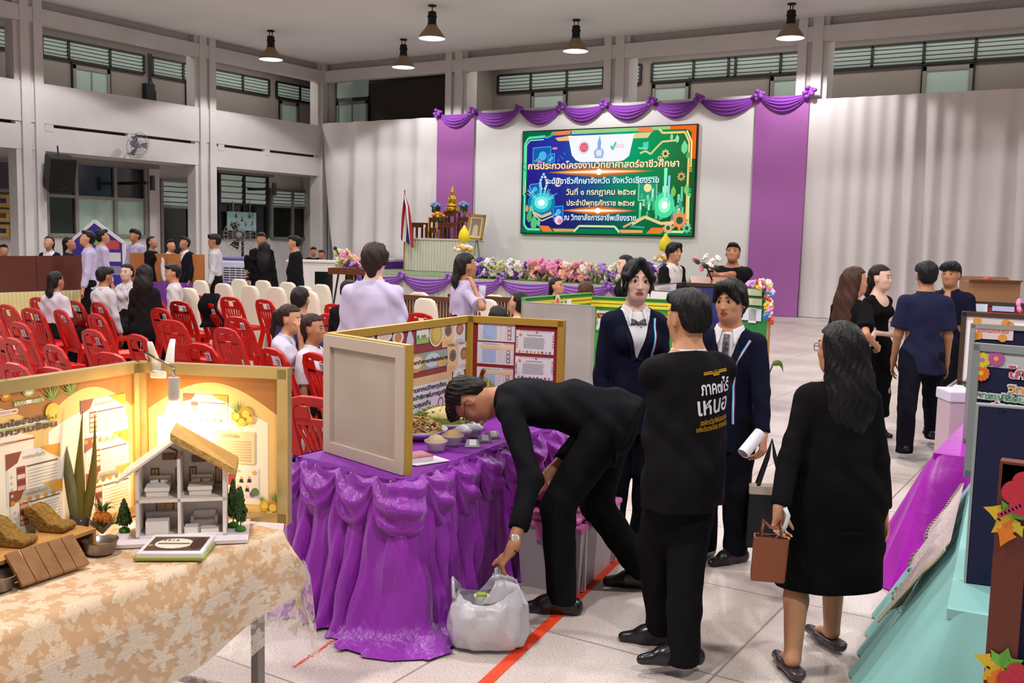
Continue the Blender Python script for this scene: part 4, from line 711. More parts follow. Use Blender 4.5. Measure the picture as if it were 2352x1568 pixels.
# second lectern on the right of the stage with laptop flowers
p = D(1640, 645, 12.3); t = thing('lectern', 'wooden lectern with flowers and papers before the man in the printed black shirt', 'lectern', (p.x, p.y, 0), rad(28)); lz = D(1640, 652, 12.3).z; MB().bb((-.24, -.18, 0), (.26, .18, lz-.1)).build('body', M_wd, t); MB().add([(-.28, -.2, lz-.1), (.3, -.2, lz-.1), (.3, .2, lz+.02), (-.28, .2, lz+.02), (-.28, -.2, lz-.04), (.3, -.2, lz-.04), (.3, .2, lz+.08), (-.28, .2, lz+.08)], [(0, 1, 2, 3), (7, 6, 5, 4), (0, 4, 5, 1), (1, 5, 6, 2), (2, 6, 7, 3), (3, 7, 4, 0)]).build('desk', mat('orange_wood', '#8a4a22', .4), t); MB().tube([(.0, .1, lz+.02), (-.1, -.05, lz+.2)], .012, 6).ball((-.12, -.06, lz+.22), .03, 8).build('microphone', M_dark, t)
fa = thing('flower_arrangement', 'pink and white flowers with dark leaves on the right lectern', 'flowers', (p.x-.1, p.y-.02, lz+.13)); [bloom(fa, [M_fp[5], M_fp[7], M_leafg, M_fp[2]][i % 4], (random.uniform(-.16, .2), random.uniform(-.06, .06), random.uniform(.06, .2)), random.uniform(.4, .6)) for i in range(16)]
# ================================================================== purple table with the durian exhibit
TZ = .72
M_sat_p = mat('purple_satin', '#861c9c', .38, spec=.45, sheen=.2, bump=(38, .35), stretch=(1, 1, .45)); M_clo_p = mat('purple_table_cloth', '#7d2496', .55, bump=(120, .05)); M_pin = mat('steel_pin', '#c9c4c8', .3, .8)
M_redv = mat('red_velvet', '#8c0f18', .8, sheen=.4)
def path_pts(c): 
    L_ = [0]
    for a, b in zip(c[:-1], c[1:]): L_.append(L_[-1]+(Vector(b)-Vector(a)).length)
    def at(s):
        s = min(max(s, 0), L_[-1]-1e-6)
        for i in range(len(c)-1):
            if s <= L_[i+1]: break
        a, b = Vector(c[i]), Vector(c[i+1]); d = (b-a).normalized(); return a+d*(s-L_[i]), Vector((d.y, -d.x))
    def sm(s):
        p = Vector((0, 0)); n = Vector((0, 0))
        for k in (-.05, -.025, 0, .025, .05): a, b = at(s+k); p += a/5; n += b/5
        return p, n.normalized()
    return L_[-1], sm
pt = thing('exhibit_table', 'table with purple satin swagged skirt carrying the durian exhibit', 'table', (-3.05, 4.25, 0))
O = lambda x, y: (x+3.05, y-4.25)
cor = [O(-3.36, 5.02), O(-3.38, 3.47), O(-2.70, 3.42), O(-2.80, 5.02), O(-3.36, 5.02)]
tp_ = MB(); tp_.prism([cor[1], cor[2], cor[3], cor[4]], .03, z0=TZ-.03); tp_.build('table_top', M_clo_p, pt)
for x, y in ((-3.3, 3.55), (-2.78, 3.5), (-2.86, 4.9), (-3.3, 4.9)): q = O(x, y); MB().bb((q[0]-.02, q[1]-.02, 0), (q[0]+.02, q[1]+.02, TZ-.03)).build('leg', M_alu, pt)
PL, at = path_pts(cor); rs = random.Random(4); amp = [rs.uniform(.5, 1.5) for _ in range(200)]; shf = [rs.uniform(-.3, .3) for _ in range(200)]
def skirt_fn(u, v):
    s = u*PL; p, n = at(s); k = s/.115; i = int(k); w = amp[i]*(1-(k-i))+amp[i+1]*(k-i); d = 1-v
    f = (abs(math.sin(PI*(k+.25*shf[i]*d)))**.7)*.055*w*(.35+.9*d)+.012*math.sin(s*71+d*5)*d+.008*math.sin(s*23-d*11)+.006*math.sin(s*128+d*9+2*math.sin(d*6))*(.3+d)+.010*math.sin(s*49+d*14)*d*(1-d)*3
    corner = math.exp(-((p.x-.38)**2+(p.y+.82)**2)/.06)+.6*math.exp(-((p.x+.33)**2+(p.y+.78)**2)/.03); out = .02+f+d*.07*(.5+.5*math.sin(s*4.1))+corner*(.10*d**2+.20*max(0, d-.9)*10*.35)+max(0, d-.93)*14*.045*(.5+.5*math.sin(s*9))
    return (p.x+n.x*out, p.y+n.y*out, max(.006+.01*abs(math.sin(s*17)), v*(TZ-.005)))
MB().grid(skirt_fn, 620, 26).build('skirt', M_sat_p, pt, smooth=True)
def val_fn(u, v):
    s = u*PL; p, n = at(s); per = .235; ph = s/per-int(s/per); i = int(s/per); sg = math.sin(PI*ph); drop = .06+.20*(abs(sg)**.75)*(.75+.35*amp[i+7]/1.5); bul = math.sin(PI*min(1, v*.92))
    z = TZ+.004-drop*(1-v)-.02*abs(math.sin(PI*s/.1175)); out = .03+.075*bul*(.25+.75*abs(sg))*(.7+.4*amp[i+3]/1.5)+.016*math.sin(v*17+4*ph+i)*abs(sg)+.010*math.sin(s*55+v*7)*bul+.025*(1-v)
    return (p.x+n.x*out, p.y+n.y*out, z)
MB().grid(val_fn, 560, 22).build('swag_valance', M_sat_p, pt, smooth=True)
MB().grid(lambda u, v: (at(u*PL)[0].x+at(u*PL)[1].x*(.032-.03*v+.004*math.sin(u*260)), at(u*PL)[0].y+at(u*PL)[1].y*(.032-.03*v+.004*math.sin(u*260)), TZ-.05*(1-v)+.003), 300, 3).build('top_band', M_clo_p, pt, smooth=True)
for i in range(24):
    s = (i+.5)*.1175+1.55
    if s > PL-.4: break
    p, n = at(s); z = TZ-.018 if i % 2 else TZ-.075; o_ = .042 if i % 2 else .06; k = MB(frame((p.x+n.x*o_, p.y+n.y*o_, z), (-n.y, n.x, 0), (0, 0, 1))); k.bb((-.004, -.014, -.003), (.004, .014, .003)).bb((-.006, -.004, -.005), (.006, .004, .005)); k.build('clothes_pin', M_pin, pt)
# three-wing board with gold frame
A, B, C, Dd = (-2.72, 3.50), (-3.34, 3.66), (-3.48, 5.06), (-2.88, 5.19); BZ0, BZ1 = TZ+.004, 1.305
db = thing('display_board', 'gold framed three-wing board of red velvet with durian posters', 'board', (-3.3, 4.3, BZ0))
o1, M1, Mi1, w1, h1 = panel(db, A, B, BZ0, BZ1, M_redv, M_ply, M_gsat, 'wing_panel', bf=M_plyf)
o2, M2, Mi2, w2, h2 = panel(db, B, C, BZ0, BZ1, M_redv, M_ply, M_gsat, 'center_panel', strips=False)
o3, M3, Mi3, w3, h3 = panel(db, C, Dd, BZ0, BZ1, M_redv, M_ply, M_gsat, 'wing_panel', strips=False)
doc(o2, M2, Mi2, (1015, 733), (1067, 789), 'round'); doc(o2, M2, Mi2, (1026, 791), (1076, 845), 'round', seed=3); doc(o2, M2, Mi2, (824, 762), (859, 800), 'text', seed=5)
def deco(par, M, Mi, fn, name='cutout'):
    s = Sheet(Mi @ TR(0, 0, .004)); fn(s, lambda x, y: tuple(onp(M, x, y))); return s.done(name, par)
def oval(px, py, rx, ry, layers):
    def f(s, q):
        c = q(px, py); a = abs(q(px+rx, py)[0]-c[0]); b = abs(q(px, py+ry)[1]-c[1])
        for i, (k, col) in enumerate(layers): s.d(c[0], c[1], a*k, col, .001*i, ry=b*k)
    return f
deco(o2, M2, Mi2, oval(1001, 767, 16, 29, ((1, 'e8e2d8'), (.86, 'c9a850'), (.6, 'd8bc68')))); deco(o2, M2, Mi2, oval(913, 775, 13, 17, ((1, 'd8d4d8'), (.8, 'e8e4e4'), (.62, 'c98a50')))); deco(o2, M2, Mi2, oval(882, 772, 17, 13, ((1, 'e8e2dc'), (.7, 'd8cbb8'))))
deco(o2, M2, Mi2, lambda s, q: s.p([q(940, 749), q(949, 780), q(948, 793), q(940, 800), q(931, 793), q(933, 778)], 'd0cede')); deco(o2, M2, Mi2, oval(1052, 860, 13, 19, ((1, 'd8d4d8'), (.75, 'e8e6ea'), (.35, 'b8b4b4'))))
def lg(s, q): a, b = q(955, 791), q(984, 754); s.r(a[0], a[1], b[0], b[1], 'e4e8dc'); s.r(a[0], a[1], b[0], a[1]+(b[1]-a[1])*.4, '8fbf6a', .001); s.t('อศจ', (a[0]+b[0])/2+.01, (a[1]+b[1])/2, .03, 'd06a5a', None, .002, .001); s.d(a[0]+.018, (a[1]+b[1])/2, .012, '4f9a5a', .002)
deco(o2, M2, Mi2, lg, 'logo_card')
def banner(s, q):
    a, b = q(935, 858), q(1027, 800); w, h = b[0]-a[0], b[1]-a[1]; X = lambda u: a[0]+w*u; Y = lambda v: a[1]+h*v; s.r(a[0], a[1], b[0], b[1], '8fa39a'); s.d(X(.2), Y(.45), w*.2, 'd0a050', .001, ry=h*.5); s.d(X(.22), Y(.5), w*.12, 'e8d8b8', .0015, ry=h*.35); s.d(X(.6), Y(.5), w*.2, 'c9ccd2', .001, ry=h*.42); s.d(X(.85), Y(.3), w*.13, 'd8b070', .0012, ry=h*.3); s.t('วิทยาลัยการอาชีพเชียงราย', X(.52), Y(.5), h*.28, '2c2a30', w*.94, .003, .001)
deco(o2, M2, Mi2, banner, 'name_banner')
def title(s, q):
    a, b = q(938, 965), q(1037, 850); w, h = b[0]-a[0], b[1]-a[1]; X = lambda u: a[0]+w*u; Y = lambda v: a[1]+h*v; s.r(a[0], a[1], b[0], b[1], 'd9b98a'); s.r(a[0], a[1], b[0], Y(.12), 'd98a3a', .0006); s.p([(X(.66), Y(0)), (X(1), Y(0)), (X(1), Y(.5)), (X(.82), Y(.35))], 'a03c40', .001); s.r(a[0], Y(.13), X(.9), Y(.8), 'e0dbe4', .0012); s.d(X(.72), Y(.24), w*.07, 'b85a5a', .002); s.d(X(.72), Y(.24), w*.045, 'e0dbe4', .0025)
    for i, (tx, ww) in enumerate((('ถ่านจากเปลือกทุเรียน', .84), ('ประสิทธิภาพในการดูดซับ', .84), ('ควบคุมกลิ่น', .46))): s.t(tx, X(.02+ww/2), Y(.69-.19*i), h*.15, '3a3640', w*ww, .003, .0012)
deco(o2, M2, Mi2, title, 'title_poster')
for a, b, k in (((1099, 728), (1183, 786), 'table'), ((1097, 784), (1180, 839), 'table'), ((1096, 841), (1178, 896), 'table'), ((1186, 757), (1272, 815), 'text'), ((1184, 817), (1270, 874), 'text'), ((1182, 876), (1268, 933), 'text')): doc(o3, M3, Mi3, a, b, k)
# items on the purple table
def at_t(px, py, z=TZ+.004): return tuple(P(px, py, z))
M_clear = mat('clear_plastic', '#e8e6ea', .08, spec=.6, alpha=.32); M_ddur = mat('durian_husk', '#7a7034', .7, noise=(30, '#9a8a44', .3, .7)); M_dgr = mat('green_durian_husk', '#5c6a22', .7, noise=(30, '#7f8436', .3, .7)); M_flesh = mat('pale_durian_rind', '#d8cba0', .7, noise=(20, '#c0a868', .3, .7)); M_gran = mat('pale_granules', '#cdb48c', .8, noise=(150, '#b39a70', .3, .7), bump=(200, .6)); M_whp = mat('white_powder', '#dcd9e2', .8, bump=(60, .3)); M_chip = mat('dried_chips', '#b8945c', .8, noise=(25, '#8a6a3c', .3, .7))
def durian(name, label, loc, r, m, rz=0, stem=True):
    t = thing(name, label, 'durian', loc, rz); b = MB(); b.ball((0, 0, r[2]), (r[0]*.93, r[1]*.93, r[2]*.93), 24, nz=16); n = 230
    for i in range(n):
        z = 1-2*(i+.5)/n; q = math.sqrt(1-z*z); a = i*2.39996; d = Vector((q*math.cos(a), q*math.sin(a), z)); c = Vector((d.x*r[0]*.9, d.y*r[1]*.9, d.z*r[2]*.9+r[2])); tp = Vector((d.x*r[0]*1.1, d.y*r[1]*1.1, d.z*r[2]*1.1+r[2])); s = .013; x = d.orthogonal().normalized(); y = d.cross(x)
        b.add([c+x*s, c+y*s, c-x*s, c-y*s, tp], [(0, 1, 4), (1, 2, 4), (2, 3, 4), (3, 0, 4)])
    b.build('husk', m, t)
    if stem: MB().tube([(0, 0, r[2]*1.9), (.005, 0, r[2]*2.2), (.02, 0, r[2]*2.45)], [.018, .013, .015], 8).build('stem', M_wd, t)
    return t
p = P(1118, 950, TZ); durian('durian', 'whole spiky brown durian standing before the right wing of the board', (p.x+.02, p.y-.1, TZ+.004), (.10, .10, .115), M_ddur)
def platter(px, py, label, r, items):
    x, y, z = at_t(px, py); t = thing('platter', label, 'platter', (x, y, z)); MB().lathe([(r*.6, 0), (r*.65, .012), (r*.9, .03), (r, .05), (r*1.02, .05), (r*.92, .028), (r*.66, .008), (0, .008)], 28).build('dish', mat('silver_plastic', '#c6c2cc', .3, .1), t, smooth=True); return t, x, y, z
t, x, y, z = platter(963, 1004, 'round silver platter of dried durian rind chips behind the plain wing', .15, 0)
ch = MB(); 
for i in range(150): a = i*2.4; q = .125*math.sqrt(i/150); ch.box((0, 0, 0), (random.uniform(.02, .045), .012, .008), 0, TR(q*math.cos(a), q*math.sin(a), .03+.06*(1-(q/.13)**2)+random.random()*.015) @ Matrix.Rotation(random.uniform(0, 6), 4, (random.random(), random.random(), 1)))
o = ch.build('rind_chips', [M_chip], None); o.location = (x, y, z); tag(o, 'heap of dried brown durian rind chips on the round platter', 'dried rind', kind='stuff')
t, x, y, z = platter(1033, 985, 'oval silver platter under the green durian shell', .14, 0)
sh = thing('durian_shell', 'split green durian shell with pale rind showing on the far platter', 'durian', (x, y, z+.03), .6); b = MB(); R_ = (.19, .10, .09)
b.grid(lambda u, v: (R_[0]*math.cos(PI*v)*-1, R_[1]*math.sin(PI*v)*math.cos(PI*(u*1.25-.1)), R_[2]*math.sin(PI*v)*math.sin(PI*(u*1.25-.1))+.01), 18, 20)
for i in range(170):
    u, v = random.random(), random.uniform(.08, .92); f = lambda k: Vector((-R_[0]*math.cos(PI*v)*k, R_[1]*math.sin(PI*v)*math.cos(PI*(u*.8-.05))*k, R_[2]*math.sin(PI*v)*math.sin(PI*(u*.8-.05))*k+.01)); c, tp = f(.97), f(1.16); d = (tp-c).normalized(); xx = d.orthogonal().normalized(); yy = d.cross(xx); s = .01; b.add([c+xx*s, c+yy*s, c-xx*s, c-yy*s, tp], [(0, 1, 4), (1, 2, 4), (2, 3, 4), (3, 0, 4)])
b.build('husk', M_dgr, sh, solid=.004); MB().grid(lambda u, v: (R_[0]*.92*math.cos(PI*v)*-1, R_[1]*.98*math.sin(PI*v)*math.cos(PI*(.62+u*.35))-.0, R_[2]*1.04*math.sin(PI*v)*math.sin(PI*(.62+u*.35))+.02), 10, 16).build('rind', M_flesh, sh, smooth=True)
def cup(px, py, label, m, r=.05, h=.055, heap=.03):
    x, y, z = at_t(px, py); t = thing('plastic_cup', label, 'cup', (x, y, z), 0, 'clear cups on the purple table'); MB().lathe([(0, .002), (r*.7, 0), (r*.75, .01), (r*.98, h*.8), (r*1.06, h*.85), (r*1.06, h), (r*1.0, h), (r*.94, h*.8), (r*.7, .012)], 24).build('cup_wall', M_clear, t, smooth=True)
    o = MB().lathe([(0, .012), (r*.68, .014), (r*.93, h*.85), (r*.9, h), (r*.5, h+heap*.7), (0, h+heap)], 20).build('contents', m, t, smooth=True); o['label'] = 'heaped contents'
    return t
cup(1001, 1035, 'clear plastic cup heaped with pale granules nearest the plain wing', M_gran, .056); cup(1040, 1022, 'clear plastic cup heaped with finer beige granules behind the nearest cup', mat('fine_beige_granules', '#c4a678', .85, bump=(200, .4)), .055); cup(1062, 1010, 'clear plastic cup heaped with white powder', M_whp, .05); cup(1088, 1003, 'second cup of white powder, under the bending man’s glasses', M_whp, .05)
for i, (px, py, l) in enumerate(((1085, 1024, 'small folded clear sachet with paper label nearest the table edge'), (1112, 1013, 'small folded clear sachet below the bending man’s mouth'), (1130, 1004, 'small folded clear sachet furthest along the table edge'))):
    x, y, z = at_t(px, py); t = thing('sachet', l, 'sachet', (x, y, z), .6+i*.2, 'sachets on the purple table'); MB().add([(-.04, -.03, 0), (.04, -.03, 0), (.04, .03, 0), (-.04, .03, 0), (-.03, -.003, .035), (.03, -.003, .035)], [(0, 1, 5, 4), (2, 3, 4, 5), (1, 2, 5), (3, 0, 4), (3, 2, 1, 0)]).build('bag', mat('sachet_film', '#cfc6da', .15, trans=.5), t); MB().add([(-.016, -.026, .008), (.02, -.026, .008), (.02, -.004, .036), (-.016, -.004, .036)], [(0, 1, 2, 3)]).build('paper_label', M_pap, t)
x, y, z = at_t(985, 1058); t = thing('paper_sheet', 'white paper sheet lying at the corner of the purple table', 'paper', (x, y, z), .0); MB().prism([(-.14, -.15), (.02, -.12), (.08, .06), (-.1, .12)], .003).build('sheet', M_pap, t)
t = thing('booklet', 'pink covered booklet on the white paper at the table corner', 'book', (x-.07, y-.05, z+.0035), 1.15); MB().bb((-.09, -.06, 0), (.09, .06, .022)).build('pages', M_pap, t); MB().bb((-.092, -.062, .022), (.092, .062, .026)).bb((-.092, .06, 0), (.092, .063, .026)).build('cover', mat('pink_cover', '#c99aa8', .5, noise=(9, '#b8605a', .45, .7)), t)
# ================================================================== lace table with the lit model house
def set_uv(o, uvs):
    l = o.data.uv_layers.new(name='UV'); l.data.foreach_set('uv', [c for lp in o.data.loops for c in uvs[lp.vertex_index]])
def lace_mat(name, base, motif, alpha_from=None):
    m = bpy.data.materials.new(name); m.use_nodes = True; nt = m.node_tree; b = nt.nodes['Principled BSDF']; N = nt.nodes.new; L = nt.links.new
    def math_(op, a, c=None, d=None):
        n = N('ShaderNodeMath'); n.operation = op
        for i, q in enumerate((a, c, d)):
            if q is None: continue
            if isinstance(q, (int, float)): n.inputs[i].default_value = q
            else: L(q, n.inputs[i])
        return n.outputs[0]
    uv = N('ShaderNodeUVMap'); uv.uv_map = 'UV'; tot = None
    nz = N('ShaderNodeTexNoise'); nz.inputs['Scale'].default_value = 85; nz.inputs['Detail'].default_value = 2; L(uv.outputs[0], nz.inputs['Vector']); lines = math_('GREATER_THAN', math_('ABSOLUTE', math_('SINE', math_('MULTIPLY', nz.outputs[0], 26))), .55)
    for sc, k, R, dx in ((6.2, 3, .50, 0), (6.2, 5, .30, .37), (15, 2, .30, .7), (24, 3, .30, .2)):
        mp = N('ShaderNodeMapping'); mp.inputs['Scale'].default_value = (sc, sc, 1); mp.inputs['Location'].default_value = (dx*1.35, dx, 0); L(uv.outputs[0], mp.inputs[0]); v = N('ShaderNodeTexVoronoi'); v.voronoi_dimensions = '2D'; v.inputs['Scale'].default_value = 1; v.inputs['Randomness'].default_value = .3 if sc < 10 else .95; L(mp.outputs[0], v.inputs['Vector'])
        sb = N('ShaderNodeVectorMath'); sb.operation = 'SUBTRACT'; L(mp.outputs[0], sb.inputs[0]); L(v.outputs['Position'], sb.inputs[1]); sp = N('ShaderNodeSeparateXYZ'); L(sb.outputs[0], sp.inputs[0]); ang = math_('ARCTAN2', sp.outputs[1], sp.outputs[0]); ln_ = N('ShaderNodeVectorMath'); ln_.operation = 'LENGTH'; L(sb.outputs[0], ln_.inputs[0]); r = ln_.outputs['Value']
        wob = math_('MULTIPLY_ADD', math_('SINE', math_('MULTIPLY', ang, k*4)), .10*R, math_('MULTIPLY_ADD', math_('SINE', math_('MULTIPLY', ang, k)), .25*R, .62*R)); body = math_('LESS_THAN', r, wob); rose = math_('LESS_THAN', math_('ABSOLUTE', math_('SINE', math_('MULTIPLY', r, 46))), .6); q = math_('MULTIPLY', body, math_('MULTIPLY_ADD', math_('MAXIMUM', lines, rose) if k == 5 else lines, .62, .22)); q = math_('MULTIPLY', q, .9 if sc < 10 else .6); tot = q if tot is None else math_('MAXIMUM', tot, q)
    mx = N('ShaderNodeMix'); mx.data_type = 'RGBA'; L(tot, mx.inputs[0]); mx.inputs[6].default_value = lin(base); mx.inputs[7].default_value = lin(motif); L(mx.outputs[2], b.inputs['Base Color']); b.inputs['Roughness'].default_value = .7
    if alpha_from is not None: L(math_('MULTIPLY_ADD', tot, .55, alpha_from), b.inputs['Alpha'])
    return m
M_lace = lace_mat('lace_over_beige', '#c09a72', '#dccbb2'); M_lace2 = lace_mat('sheer_lace', '#d8cabb', '#e6dccd', .16)
lt = thing('exhibit_table', 'grey legged table under the lace tablecloth at bottom left', 'table', (-2.85, 1.65, 0)); LO = lambda x, y: (x+2.85, y-1.65)
t0, t1, t2, t3 = LO(-2.46, .55), LO(-2.56, 2.56), LO(-3.25, 2.42), LO(-3.1, .5)
MB().prism([t0, t1, t2, t3], .025, z0=TZ-.03).build('table_top', M_wht, lt)
for x, y in ((-2.6, 2.47), (-3.18, 2.36), (-2.52, .66), (-3.05, .6)): q = LO(x, y); MB().bb((q[0]-.017, q[1]-.017, 0), (q[0]+.017, q[1]+.017, TZ-.03)).build('leg', mat('grey_steel_leg', '#7d7470', .4, .4), lt)
q0, q1, q2 = LO(-2.6, 2.47), LO(-3.18, 2.36), LO(-2.52, .66); MB().tube([(q0[0], q0[1], .12), (q1[0], q1[1], .12)], .014, 6).tube([(q0[0], q0[1], .10), (q2[0]-.3, q2[1]+.6, .1)], .012, 6).build('brace', mat('grey_steel_leg', '#7d7470'), lt)
def cloth(name, drop_f, drop_s, zoff, m, label, wav, sc_hem, cutz=-1, oo=0):
    """top, long front drop and end drop of a cloth; u along the front edge, v outwards"""
    b = MB(); uvs = []; nu, nv = 90, 46; W = .66; Lf = 2.01; f0 = Vector((-2.465, .55)); f1 = Vector((-2.565, 2.56)); d = (f1-f0).normalized(); nx = Vector((d.y, -d.x)); nx = nx if nx.x > 0 else -nx
    vs = []
    for j in range(nv+1):
        for i in range(nu+1):
            s = i/nu*(Lf+drop_s); vv = j/nv*(W+drop_f); along = min(s, Lf); over = max(0, s-Lf); z = TZ+zoff; outw = 0; p = f0+d*along
            if vv <= W: p = p-nx*(W-vv); fz = 0
            else: fz = vv-W
            hem = 1+sc_hem*math.sin(s*9)*(fz/drop_f if drop_f else 0)
            dz = max(fz*hem*(1-.35*max(0, (s-1.2)/.8)*min(1, over+1)), 0) if fz else 0
            if over > 0:
                k = over; p = p+d*(oo+.03*min(1, k*10)+k*.12+.02*math.sin(vv*25)*min(1, k*6)); dz = max(dz, k*.985) if fz == 0 else math.hypot(fz*.8, k*.9); 
                if fz: p = p+nx*(oo+.05*min(1, fz*9)+.08*min(fz, k))
            elif fz: p = p+nx*(oo+.016+.02*min(1, fz*9)+wav*math.sin(s*13+1)*min(1, fz*3)+.10*fz)
            z -= max(0, dz-.006 if dz < .02 else dz)-0; vs.append((p.x+2.85, p.y-1.65, max(z, .02))); uvs.append((s, vv))
    w = nu+1; b.add(vs, [f for f in [(j*w+i, j*w+i+1, (j+1)*w+i+1, (j+1)*w+i) for j in range(nv) for i in range(nu)] if max(vs[q][2] for q in f) < TZ-cutz]); o = b.build(name, m, None, smooth=True); o.location = (-2.85, 1.65, 0); set_uv(o, uvs); tag(o, label, 'tablecloth'); return o
cloth('tablecloth', .36, .13, .002, M_lace, 'beige tablecloth with white floral lace pattern on the front left table', .010, .05)
cloth('lace_tablecloth', .50, .44, .005, M_lace2, 'sheer scalloped lace overlay hanging below the beige tablecloth', .010, .05, .10, .007)
CZ = TZ+.008
# board behind the model house
M_cream_v = mat('cream_vinyl', '#ece2c8', .45); M_goldm = mat('metallic_gold_tape', '#c9b47c', .25, .6)
FC, FD = Vector((-3.14, 2.39)), Vector((-2.60, 2.62)); FB = FC+(Vector((-3.04, 1.78))-FC).normalized()*1.43; FA = FB+Vector((.6, -.1))
lbd = thing('display_board', 'cream pineapple board with silver gold frame lit by the bulb', 'board', (-3.1, 1.9, CZ))
p2, N2, Ni2, _, hh = panel(lbd, FB, FC, CZ, 1.3, M_cream_v, M_ply, M_goldm, 'center_panel', strips=False); p3, N3, Ni3, w3_, _ = panel(lbd, FC, FD, CZ, 1.3, M_cream_v, M_ply, M_goldm, 'wing_panel', strips=False); panel(lbd, FA, FB, CZ, 1.3, M_cream_v, M_ply, M_goldm, 'wing_panel')
def vinyl(par, M, Mi, W, H):
    s = Sheet(Mi @ TR(0, 0, .001)); s.r(0, 0, W, H, 'a9713a')
    n = 16; x0, x1 = (.04, W-.04)
    arch = [(x0, .03)]+[(x0+(x1-x0)*i/n, H-.17+.11*math.sin(PI*i/n)) for i in range(n+1)]+[(x1, .03)]; s.p(arch, 'e4c078', .0006); arch2 = [(x0+.035, .06)]+[(x0+.035+(x1-x0-.07)*i/n, H-.20+.06*math.sin(PI*i/n)) for i in range(n+1)]+[(x1-.035, .06)]; s.p(arch2, 'f0e8d2', .0012)
    s.done('vinyl_print', par)
vinyl(p3, N3, Ni3, w3_, hh)
s = Sheet(Ni2 @ TR(0, 0, .001)); Wc = 1.43; s.r(0, 0, Wc, hh, 'a9713a'); n = 14
for x0, x1 in ((.03, .45), (.45, .98), (.98, 1.40)):
    s.p([(x0, .03)]+[(x0+(x1-x0)*i/n, hh-.16+.10*math.sin(PI*i/n)) for i in range(n+1)]+[(x1, .03)], 'e4c078', .0006); s.p([(x0+.03, .05)]+[(x0+.03+(x1-x0-.06)*i/n, hh-.19+.05*math.sin(PI*i/n)) for i in range(n+1)]+[(x1-.03, .05)], 'f0e8d2', .0012)
s.done('vinyl_print', p2)
for i, (a, b) in enumerate((((183, 921), (288, 1000)), ((192, 1007), (295, 1090)), ((196, 1088), (300, 1176)), ((11, 1044), (139, 1132)), ((19, 1130), (144, 1205)))): doc(p2, N2, Ni2, a, b, 'pine', seed=i)
for a, b, k in (((421, 903), (524, 970), 'pine'), ((489, 988), (589, 1063), 'e9dfc6'), ((514, 1071), (597, 1143), 'people')): doc(p3, N3, Ni3, a, b, k)
deco(p3, N3, Ni3, lambda s, q: [s.r(*q(492, 1060), *q(586, 992), 'd9c9a0', .001), s.t('บทคัดย่อ', *q(530, 1000), .02, '8a7a58', None, .002)]+[s.r(*q(500, 1012+6*i), *q(578, 1013.5+6*i), 'b8a98a', .0015) for i in range(8)], 'abstract_sheet')
def pines(lst):
    def f(s, q):
        for px, py, r, c in lst:
            x, y = q(px, py)
            if c == 'leaf':
                for i in range(9): a = .3+2.5*i/8; s.p([(x-r*.12, y), (x+r*.12, y), (x+r*1.3*math.cos(a), y+r*1.5*math.sin(a))], ['6f8a3c', '56732e', '8aa04a'][i % 3], .001+i*.0002)
            else: s.d(x, y, r, c, .002); s.d(x, y, r*.55, 'e8c860', .0025)
    return f
deco(p3, N3, Ni3, pines(((548, 948, .035, 'leaf'), (545, 955, .022, 'e0b030'), (566, 950, .026, 'd89a2a'), (575, 962, .02, 'e0a838'), (556, 966, .02, 'e8c040'))), 'pineapple_print'); deco(p3, N3, Ni3, pines(((633, 1150, .03, 'leaf'), (628, 1165, .026, 'c98a2a'), (610, 1160, .022, 'e0b030'), (622, 1178, .018, 'e8c040'), (603, 1150, .018, 'leaf'))), 'pineapple_print')
[deco(p2, N2, Ni2, pines(q_), 'pineapple_print') for q_ in (((10, 888, .025, 'leaf'), (10, 905, .022, 'c97a2a')), ((118, 918, .05, 'leaf'), (118, 945, .03, 'e8c040')), ((160, 905, .05, 'leaf'),))]; deco(p2, N2, Ni2, oval(64, 893, 15, 18, ((1, '9ab860'), (.72, 'ece6e0'))))
def pill(x0, y0, x1, y1, c, rim, txts):
    def f(s, q):
        a, b = q(x0, y1), q(x1, y0); w, h = b[0]-a[0], b[1]-a[1]; rr = h/2
        for g_, cc, z in ((.006, rim, 0), (0, c, .001)): s.r(a[0]-g_, a[1]-g_, b[0]-rr, b[1]+g_, cc, z); s.d(b[0]-rr, a[1]+h/2, rr+g_, cc, z+.0002)
        for tx, v, hh_, cc, ww in txts: s.t(tx, a[0]+w*.48, a[1]+h*v, h*hh_, cc, w*ww, .003, .0008)
    return f
deco(p2, N2, Ni2, pill(-60, 941, 36, 962, 'd8583a', 'e8dcd0', (('วิทยาศาสตร์', .5, .7, 'f0e0d0', .8),)), 'title_label'); deco(p2, N2, Ni2, lambda s, q: [s.r(*q(-70, 1006), *q(113, 958), '9ab870'), s.r(*q(-70, 1001), *q(109, 962), 'ded6d2', .001), s.t('ฉนวนจากใยสับปะรด', *q(25, 973), .027, '5a3a3a', .36, .002, .001), s.t('เพื่อลดความร้อน', *q(25, 992), .027, '5a3a3a', .36, .002, .001)], 'title_label'); deco(p2, N2, Ni2, pill(-80, 1006, 76, 1036, 'b8301c', 'e8dcd0', (('เทคนิคเชียงราย', .7, .45, 'f0e8e0', .6), ('Technical College', .28, .4, 'e8b040', .8))), 'title_label'); deco(p2, N2, Ni2, lambda s, q: [s.r(*q(32, 932), *q(98, 912), 'eae6d2'), s.t('ban  nak', *q(65, 921), .04, '8aa05a', .12, .002)], 'name_tag')
